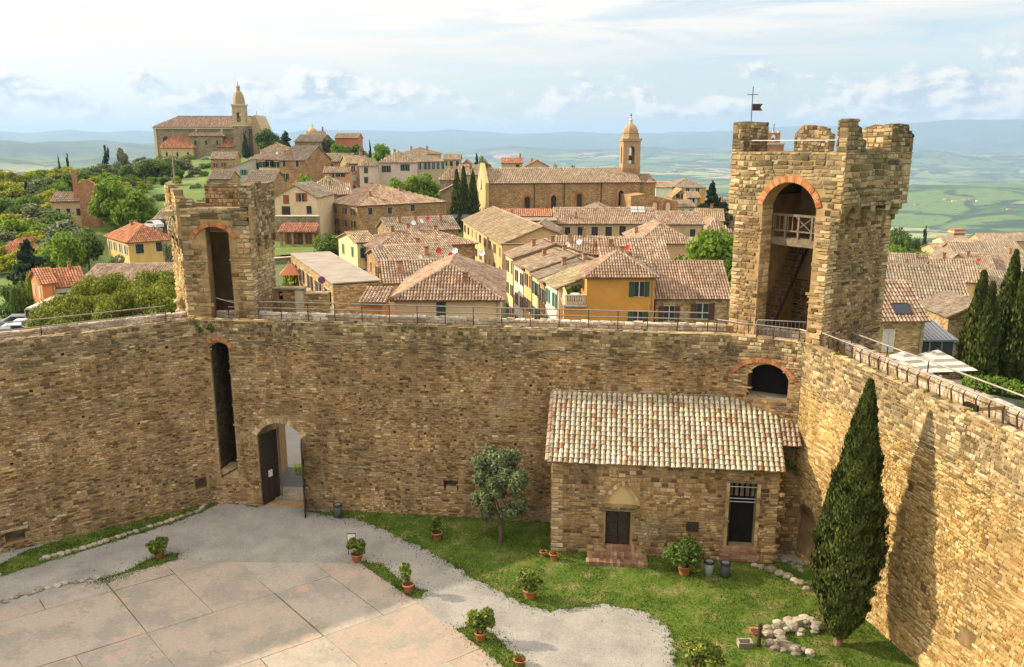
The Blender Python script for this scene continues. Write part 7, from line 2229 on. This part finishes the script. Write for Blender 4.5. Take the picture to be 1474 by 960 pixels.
def tree_px(kind, label, px, ytop, ybase, d, wpx=None, group=None, name='tree', z=None):
    """a tree whose crown spans ytop..ybase pixels at distance d"""
    top = PD(px, ytop, d)
    g = tz(top.x, d) - .3 if z is None else z
    b = PD(px, ybase, d).z
    base = min(g, b) if z is None else g
    base = max(base, top.z - 22)
    h = top.z - base
    w = 1.0
    if wpx: w = (wpx / F * d) / (h * .95)
    return tree(kind, label, (top.x, d, base), h, w, group, name)

# pines behind the left wall
tree_px('pine_1', 'umbrella pine with broad mossy-green crown behind the left wall, farther one', 168, 391, 480, 90, 105, name='pine_tree')
tree_px('pine_2', 'umbrella pine crown right against the left tower', 232, 390, 480, 82, 78, name='pine_tree')
tree_px('pine_3', 'nearest umbrella pine with wide crown above the left wall railing', 212, 414, 480, 70, 118, name='pine_tree')
tree_px('pine_4', 'umbrella pine at the left end of the pine group beside the car park', 112, 424, 490, 76, 104, name='pine_tree')
# single trees, left
tree_px('round_1', 'large round bright green tree before the brick facade church', 160, 256, 326, 186, 72)
tree_px('round_2', 'large round green tree right beside the first, near the street', 190, 270, 328, 178, 62)
tree_px('cedar_1', 'spreading dark blue-green cedar at the left edge', 36, 344, 430, 122, 76)
tree_px('bush_1', 'dark hedge-like bush below the cedar, left edge', 18, 400, 440, 112, 50)
tree_px('yellow_1', 'thin yellowish cypress-like shrub beside the red-roofed house, left', 40, 388, 425, 116, 16)
tree_px('bush_2', 'dark rounded clipped bush beside the white and brick house', 22, 402, 428, 108, 20)
tree_px('fresh_1', 'light green tree below the yellow house, left', 92, 330, 385, 140, 50)
tree_px('bush_3', 'green garden tree left of the yellow house', 120, 318, 372, 150, 44)
tree_px('olive_1', 'grey-green olive beside the yellow house wall', 165, 366, 392, 126, 36)
tree_px('olive_2', 'small grey-green tree at the right corner of the yellow house', 242, 342, 372, 128, 24)
tree_px('dark_1', 'dark pointed conifer left of the cathedral, tall one', 152, 211, 250, 330, 24)
tree_px('dark_2', 'dark pointed conifer far left on the ridge, twin', 84, 226, 248, 330, 12)
tree_px('dark_3', 'second dark pointed conifer of the far left twin', 96, 223, 248, 330, 12)
tree_px('olive_3', 'grey-green tree right of the tall dark conifer', 174, 210, 245, 335, 22)
tree_px('dark_4', 'dark conifer standing left of the brick facade church', 38, 262, 300, 230, 26)
tree_px('dark_5', 'small dark conifer near the brick facade church, left', 18, 277, 308, 220, 16)
# hillside trees in bulk (each its own object)
def hillside():
    r = random.Random(77)
    spots, kept = [], {}
    for k in range(1100):
        px, py = r.uniform(-12, 262), r.uniform(252, 402)
        p = ground_hit(px, py, 70, 520)
        if p is None or p.y < 95: continue
        if 120 < px < 260 and py > 318 and p.y < 190: continue
        if 196 < px < 262 and py > 300: continue
        if p.y < 135 and px > 60: continue
        if 205 < px and 268 < py < 300 : continue
        if 78 < px < 150 and 296 < py < 350: continue
        if 100 < px < 190 and 345 < py < 400: continue
        if any((p - q).length < 3.2 + p.y * .010 for q in spots): continue
        spots.append(p)
        px_ = proj(p)[0]
        u = r.random()
        far = p.y > 230
        kind = ('yellow', 'fresh', 'bush', 'olive', 'fresh')[int(u * 5)] if px_ > 90 else ('yellow', 'yellow', 'fresh', 'bush', 'olive')[int(u * 5)]
        if px_ > 190 and p.y > 200: kind = ('olive', 'olive', 'fresh', 'bush', 'yellow')[int(u * 5)]
        lab = {'yellow': 'yellow-green bushy tree on the left hillside', 'fresh': 'fresh green leafy tree on the left hillside', 'bush': 'dark green bushy tree on the left hillside', 'olive': 'grey-green olive tree on the left hillside'}[kind]
        h = r.uniform(5.0, 8.5) * (1.0 if px_ < 190 else .62)
        kept.setdefault(lab, []).append(tree(f'{kind}_{r.randrange(1, 4)}', lab, p - Vector((0, 0, .4)), h, r.uniform(.95, 1.35), lab.replace('tree', 'trees')))
    for lab, ts in kept.items(): number_group(ts, lab + ', {} from the left of its kind')
hillside()

def ridge_trees():
    """far edge of the left hillside"""
    r = random.Random(5)
    ts = []
    for k in range(34):
        px = -10 + k * 8.0 + r.uniform(-3, 3)
        d = r.uniform(290, 360)
        yt = np.interp(px, [0, 40, 100, 150, 200, 260], [240, 248, 238, 236, 228, 222]) + r.uniform(-3, 6)
        kind = 'yellow' if px < 110 and r.random() < .88 else r.choice(['fresh', 'olive', 'bush'])
        top = PD(px, yt, d)
        h = r.uniform(6, 9)
        ts.append(tree(f'{kind}_{r.randrange(1, 4)}', 'leafy tree on the far crest of the left hillside', (top.x, d, top.z - h), h, r.uniform(1.0, 1.5), 'trees along the crest of the left hillside'))
    number_group(ts, 'leafy tree on the far crest of the left hillside, {} from the left')
ridge_trees()
# slope below the cathedral
def slope():
    r = random.Random(9)
    ts = []
    for k in range(66):
        px = r.uniform(200, 305)
        py = r.uniform(220, 284)
        d = np.interp(py, [220, 284], [385, 232]) + r.uniform(-12, 12)
        top = PD(px, py, d)
        h = r.uniform(3.6, 6.0)
        kind = r.choice(['olive', 'olive', 'fresh', 'bush', 'fresh'])
        ts.append(tree(f'{kind}_{r.randrange(1, 4)}', 'small garden tree on the slope below the cathedral', (top.x, d, top.z - h), h, r.uniform(1.0, 1.5), 'garden trees below the cathedral'))
    number_group(ts, 'small garden tree on the slope below the cathedral, {} from the left')
slope()
tree_px('dark_1', 'slim dark cypress before the cathedral bell tower', 352, 189, 226, 392, 15)
tree_px('bush_1', 'dark round tree right of the cathedral facade', 384, 181, 214, 405, 34)
tree_px('cedar_2', 'dark ragged tree between cathedral and grey hilltop house', 410, 188, 216, 352, 30)
tree_px('bush_2', 'dark tree left of the red hilltop house', 472, 197, 220, 362, 22)
tree_px('fresh_2', 'bright bush below the red hilltop house', 486, 205, 224, 345, 22)
tree_px('bush_3', 'dark bush right of the red hilltop house', 507, 203, 222, 350, 24)
tree_px('dark_2', 'slim cypress on the skyline right of the red hilltop house', 532, 202, 226, 348, 8)
tree_px('fresh_3', 'rounded light tree on the skyline above the pale pink palazzo', 551, 202, 226, 352, 28)
tree_px('olive_1', 'grey-green bush left of the skyline cypress', 519, 212, 226, 346, 20)
tree_px('fresh_1', 'bright green tree among houses below the brown gable house', 437, 247, 272, 226, 34)
tree_px('fresh_2', 'bright green tree before the pale pink palazzo, left one', 566, 254, 285, 222, 44)
tree_px('round_1', 'large bright green tree before the pale pink palazzo, right one', 606, 246, 292, 226, 62)
tree_px('bush_1', 'dark round tree at the corner of the large ochre building', 481, 331, 378, 150, 54)
tree_px('bush_2', 'dark bushes below the garden wall, left of centre', 520, 372, 392, 118, 40)
tree_px('fresh_1', 'green shrub by the portico pillars', 458, 338, 362, 162, 16)
for k, (px, yt) in enumerate(((658, 245), (668, 240), (681, 246))):
    th = cypress_tree(('left of the three dark cypresses beside the long church', 'tallest middle of the three dark cypresses beside the long church', 'right of the three dark cypresses beside the long church')[k], (PD(px, 300, 214 + k * 3).x, 214 + k * 3, -3), PD(px, yt, 214 + k * 3).z + 3, 1.75, 2600, 60 + k, .42)
tree_px('cedar_1', 'dark conifer on the skyline left of the long church', 686, 220, 242, 318, 14)
tree_px('olive_2', 'brownish leafy tree on the skyline left of the long church', 697, 221, 242, 322, 22)
tree_px('bush_3', 'dark round tree on the skyline above the long church roof', 799, 229, 246, 318, 20)
tree_px('olive_3', 'low grey-green bush on the skyline left of the bell tower', 826, 235, 246, 318, 18)
tree_px('cedar_2', 'spreading dark green cedar right of the bell tower', 1027, 261, 296, 232, 50)
tree_px('round_2', 'large fresh green tree pressed against the right tower', 1032, 320, 402, 94, 112)
tree_px('round_3', 'fresh green tree left of the large one by the right tower', 1002, 340, 404, 96, 80)
tree_px('bush_1', 'darker green tree before the ochre hip-roofed house', 976, 357, 402, 98, 50)
tree_px('bush_2', 'dark tree behind the right tower, far right quarter', 1296, 321, 352, 290, 30)
tree_px('dark_3', 'dark pointed conifer in the far right quarter', 1333, 327, 350, 280, 16)
tree_px('bush_3', 'green tree beside the pointed conifer, far right quarter', 1316, 330, 354, 275, 26)
for k, (px, yt, d, w) in enumerate(((1292, 350, 225, 30), (1312, 356, 215, 34), (1336, 355, 210, 36), (1358, 360, 205, 34), (1374, 366, 200, 28))):
    tree_px(('fresh_1', 'bush_1', 'fresh_3', 'olive_1', 'olive_2')[k], f'{("first", "second", "third", "fourth", "fifth")[k]} bushy tree from the tower in the green patch amid right quarter roofs', px, yt, yt + 24, d, w)
tree_px('yellow_2', 'small yellow-green tree beside the striped-roof rubble house', 1336, 450, 476, 74, 22)
tree_px('bush_1', 'dark bush close behind the left tower on the right', 404, 384, 420, 62, 26)
tree_px('yellow_1', 'yellow-green shrub near the red parasol', 420, 374, 398, 92, 36)
# cypress row on the right
for k, (px, yt, d, W_) in enumerate(((1403, 392, 73, 1.25), (1418, 408, 70.5, 1.0), (1444, 362, 76, 1.45), (1462, 384, 72, 1.2), (1474, 376, 75, 1.3), (1486, 392, 71, 1.2))):
    zb = tz(PD(px, 500, d).x, d) - .3
    cypress_tree(f'{("leftmost", "second", "third and tallest", "fourth", "fifth", "rightmost")[k]} cypress from the left in the row at the right edge', (PD(px, 500, d).x, d, zb), PD(px, yt, d).z - zb, W_, 7000, 80 + k, .26, group='cypress row at the right edge')
def hedge():
    a = PZ(1400, 545, 0.4)
    th = thing('hedge', 'bright green clipped hedge at the right edge before the cypress row', 'hedge', (a.x, a.y, -1.2))
    cl = [(k * .8, -k * .62 + R.uniform(-.2, .2), 1.3 + R.uniform(-.15, .2), .8, .9, .75) for k in range(14)]
    ob('foliage', leaf_mesh('foliage', M['l_fresh'], 5200, cl, .16, 91, shell=.6), th)
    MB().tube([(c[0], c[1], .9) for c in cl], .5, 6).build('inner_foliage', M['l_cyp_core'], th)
hedge()

# ------------------------------------------------------------------ vehicles and street furniture
def car(label, p, yaw, m, L=4.2, van=False):
    th = thing('parked_car' if not van else 'parked_van', label, 'car' if not van else 'van', p, yaw)
    W_, Hh = 1.75, (1.5 if not van else 2.1)
    if van: prof = [(0, .3), (L, .3), (L, 1.0), (L - .7, 1.15), (L - 1.3, Hh - .05), (.1, Hh), (0, 1.0)]
    else: prof = [(0, .3), (L, .3), (L, .75), (L - .95, .92), (L - 1.6, Hh - .08), (L * .28, Hh), (.35, .98), (0, .9)]
    Mx = Matrix.Translation((-L / 2, -W_ / 2, 0))
    MB().slab(prof, [], 0, W_, Mx).build('body', m, th, fix=True)
    for y in (-W_ / 2 - .012, W_ / 2 + .002):
        if van: q = [(L - 1.9, 1.15), (L - .95, 1.15), (L - 1.4, Hh - .2), (L - 1.9, Hh - .2)]
        else: q = [(.75, .98), (L - 1.15, .95), (L - 1.65, Hh - .17), (L * .3, Hh - .1)]
        MB().slab(q, [], y, y + .01, Matrix.Translation((-L / 2, 0, 0))).build('side_window', M['glass'], th, fix=True)
    a, b = (Vector((L - 1.0, 0, .95)), Vector((L - 1.56, 0, Hh - .13))) if not van else (Vector((L - .72, 0, 1.2)), Vector((L - 1.25, 0, Hh - .15)))
    n = Vector(((b - a).z, 0, -(b - a).x)).normalized() * .015
    MB().add([Mx @ Vector((q.x + n.x, y, q.z + n.z)) for q in (a, b) for y in (.12, W_ - .12)], [(0, 1, 3, 2)]).build('windscreen', M['glass'], th)
    for x in (-L / 2 + .75, L / 2 - .8):
        for y in (-W_ / 2 - .02, W_ / 2 - .18):
            wh = MB().lathe([(.31, 0), (.31, .2)], 14, Matrix.Translation((x, y + .2, .31)) @ Matrix.Rotation(rad(90), 4, 'X')).build('wheel', M['tyre'], th)
            MB().lathe([(.18, -.01), (.18, .21)], 10, Matrix.Translation((x, y + .2, .31)) @ Matrix.Rotation(rad(90), 4, 'X')).build('rim', M['steel'], wh)
    for y in (-.62, .62): MB().box(L / 2 - .06, L / 2 + .012, y - .17, y + .17, .6, .74).build('headlight', M['whitepaint'], th)
    return th
def car_px(label, px, py, d, yaw, m, van=False):
    p = PD(px, py, d)
    car(label, (p.x, d, p.z), yaw, m, 4.8 if van else 4.2, van)
for k, (px, py, d, yaw, m, lab) in enumerate(((24, 476, 92, .5, 'carwhite', 'silver car in the car park at the left edge, nearest the wall'), (38, 470, 95, .45, 'carwhite', 'white car in the car park, middle one'), (30, 463, 99, .4, 'cargrey', 'grey car in the car park behind the white one'), (52, 478, 93, .4, 'carwhite', 'pale car beside the garage, partly behind the wall'), (8, 482, 90, .5, 'cargrey', 'grey car cut by the left edge of the photo'))):
    p = PD(px, py, d)
    car(lab, (p.x, d, p.z - .6), yaw, M[m])
yb = thing('sign_board', 'small yellow sign board standing by the garage at the left edge', 'sign', PD(20, 460, 99) - Vector((0, 0, 1.6)))
MB().box(-.45, .45, -.05, .05, 1.3, 2.1).build('panel', M['caryellow'], yb)
for x in (-.4, .4): MB().tube([(x, .08, 0), (x, .08, 2.1)], .03).build('leg', M['steel'], yb)
lot = MB().box(-10, 9, -9, 9, -.3, 0).build('car_park', M['asphalt'], None); lot.location = (PD(28, 470, 96).x, 96, PD(28, 472, 96).z - .75); struct(lot)
car_px('silver car parked on the street by the large round trees', 221, 328, 160, 2.6, M['carwhite'])
car_px('dark car parked further along the street by the left tower', 248, 340, 146, 2.6, M['cardark'])
car_px('black car beside the three dark cypresses, left one', 655, 318, 186, 1.4, M['cardark'])
car_px('black car beside the three dark cypresses, right one', 672, 318, 188, 1.4, M['cardark'])
st_ = poly_mesh('road', [PZ(196, 346, .2), PZ(262, 352, .2), PZ(262, 330, .2), PZ(212, 318, .2)], .35, M['asphalt'])
pl_ = poly_mesh('road', [PZ(640, 328, -1.2), PZ(700, 328, -1.2), PZ(700, 305, -1.2), PZ(640, 305, -1.2)], -1.0, M['asphalt'])
p = PD(1395, 575, 58); car('dark car parked behind the sunlit right wall', (p.x, 58, p.z - .8), -1.0, M['cardark'])
p = PD(1440, 592, 54); car('second dark car behind the sunlit right wall, nearer the edge', (p.x, 54, p.z - .8), -1.0, M['cardark'])
def parasol(label, px, py, d, hw, yaw, m='canvas', h=3.0):
    a = PD(px, py, d)
    th = thing('parasol', label, 'parasol', (a.x, d, a.z - h), yaw)
    MB().tube([(0, 0, 0), (0, 0, h + .1)], .04).build('pole', M['wood'], th)
    MB().box(-.35, .35, -.35, .35, 0, .08).build('base', M['rough'], th)
    cn = ob('canopy', None, th)
    ns = 7
    for q in range(4):
        Rq = Matrix.Rotation(q * math.pi / 2, 4, 'Z')
        for k in range(ns):
            f0, f1 = k / ns, (k + 1) / ns
            z = lambda f: h - 1.15 * f
            vs = [(hw * f0, -hw * f0, z(f0)), (hw * f1, -hw * f1, z(f1)), (hw * f1, hw * f1, z(f1)), (hw * f0, hw * f0, z(f0))]
            MB().add([Rq @ Vector(v) for v in vs] + [Rq @ (Vector(v) - Vector((0, 0, .02))) for v in vs], [(0, 1, 2, 3), (7, 6, 5, 4), (1, 5, 6, 2)]).build('canopy_stripe', M[m] if m != 'canvas' or k % 2 == 0 else M['canvas_dark'], cn)
        MB().tube([Rq @ Vector((0, 0, h - .05)), Rq @ Vector((hw, hw, h - 1.2))], .02, 5).build('rib', M['wood'], cn)
parasol('striped cream square parasol behind the right wall, nearer the tower', 1302, 505, 57, 1.8, .3)
parasol('striped cream square parasol behind the right wall, right one', 1350, 503, 59, 1.95, .15)
parasol('red parasol in the garden right of the left tower', 417, 379, 90, 1.15, .2, 'p_redwall', 2.2)
def veranda():
    a, b = PD(1322, 488, 62), PD(1374, 488, 62)
    w = b.x - a.x
    th = thing('veranda', 'glazed veranda with grey striped roof right of the rubble house', 'veranda', (a.x, 62, a.z - 3))
    MB().add([(-.2, -.3, 3), (w + .2, -.3, 3), (w - .3, 3.4, 3.9), (-.2, 3.4, 3.9), (-.2, -.3, 2.88), (w + .2, -.3, 2.88), (w - .3, 3.4, 3.78), (-.2, 3.4, 3.78)], [(0, 1, 2, 3), (7, 6, 5, 4), (0, 4, 5, 1), (1, 5, 6, 2), (2, 6, 7, 3), (3, 7, 4, 0)]).build('roof', M['cargrey'], th, fix=True)
    for k in range(9):
        x = -.1 + (w - .1) * k / 8
        MB().tube([(x, -.3, 3.03), (x - .02, 3.4, 3.93)], .035, 4).build('roof_rib', M['steel'], th)
    for k in range(4):
        x = w * k / 3
        MB().box(x - .06, x + .06, -.02, .1, 0, 2.9).build('post', M['cargrey'], th)
        if k < 3: MB().box(x + .06, x + w / 3 - .06, .02, .05, .1, 2.85).build('pane', M['glass'], th)
    MB().box(w - .05, w + .05, .1, 3.3, 0, 2.9).build('side_pane', M['glass'], th)
veranda()
def round_sign():
    a = PD(463, 403, 70)
    th = thing('road_sign', 'round blue and red road sign on a post near the flat garage', 'sign', (a.x, 70, a.z - 2.4))
    MB().tube([(0, 0.05, 0), (0, 0.05, 2.6)], .035).build('post', M['steel'], th)
    Mx = Matrix.Translation((0, 0, 2.4)) @ Matrix.Rotation(rad(90), 4, 'X')
    MB().lathe([(.33, 0), (.33, .02)], 20, Mx).build('rim', M['red'], th)
    MB().lathe([(.26, .021), (.26, .03)], 20, Mx).build('face', M['blue'], th)
    MB().box(-.3, .3, -.045, -.032, -.03, .03, Matrix.Translation((0, 0, 2.4)) @ Matrix.Rotation(rad(45), 4, 'Y')).build('bar', M['red'], th)
round_sign()

# ------------------------------------------------------------------ far farmhouses in the valley
def farms():
    r = random.Random(4)
    names = ['pale farmhouse in the valley, {} from the left']
    ts = []
    for (px, py) in ((962, 250), (972, 247), (984, 252), (1000, 249), (1022, 254), (1295, 291), (1320, 296), (1362, 289), (1374, 291), (1386, 292), (1398, 290), (1408, 293), (1440, 262), (1452, 305)):
        p = ground_hit(px, py, 1200, 12000)
        if p is None: continue
        w, d_, h = r.uniform(18, 34), r.uniform(10, 14), r.uniform(6, 9)
        th = thing('farmhouse', 'pale farmhouse', 'house', p - Vector((0, 0, 1)), r.uniform(-.6, .6), 'far farmhouses in the valley')
        MB().box(-w / 2, w / 2, 0, d_, 0, h).build('wall', M['p_white'] if r.random() < .5 else M['p_tan'], th)
        MB().add([(-w / 2 - .5, -.5, h), (w / 2 + .5, -.5, h), (w / 2 + .5, d_ + .5, h), (-w / 2 - .5, d_ + .5, h), (-w / 2 - .5, d_ / 2, h + 3), (w / 2 + .5, d_ / 2, h + 3)], [(0, 1, 5, 4), (2, 3, 4, 5), (0, 4, 3), (1, 2, 5), (3, 2, 1, 0)]).build('roof', M['t_old'], th)
        ts.append(th)
    number_group(ts, 'pale farmhouse far off in the valley, {} from the left')
farms()

# ------------------------------------------------------------------ air
def haze():
    m = bpy.data.materials.new('haze_air')
    m.use_nodes = True
    nt = m.node_tree
    nt.nodes.clear()
    v = nt.nodes.new('ShaderNodeVolumePrincipled')
    v.inputs['Color'].default_value = (0.45, 0.67, 1.0, 1)
    v.inputs['Density'].default_value = HAZE
    v.inputs['Anisotropy'].default_value = 0.1
    o = nt.nodes.new('ShaderNodeOutputMaterial')
    nt.links.new(v.outputs[0], o.inputs['Volume'])
    te = bpy.data.objects['terrain'].data
    z = np.empty(len(te.vertices) * 3); te.vertices.foreach_get('co', z)
    z = z[2::3]
    b = MB().box(-61000, 61000, -61000, 61000, float(z.min()) - 1.5, float(z.max()) + 12).build('haze', m, None, kind='stuff')
    tag(b, 'pale blue summer haze over the far valley and mountains', 'haze')
HAZE = 5.6e-5
haze()
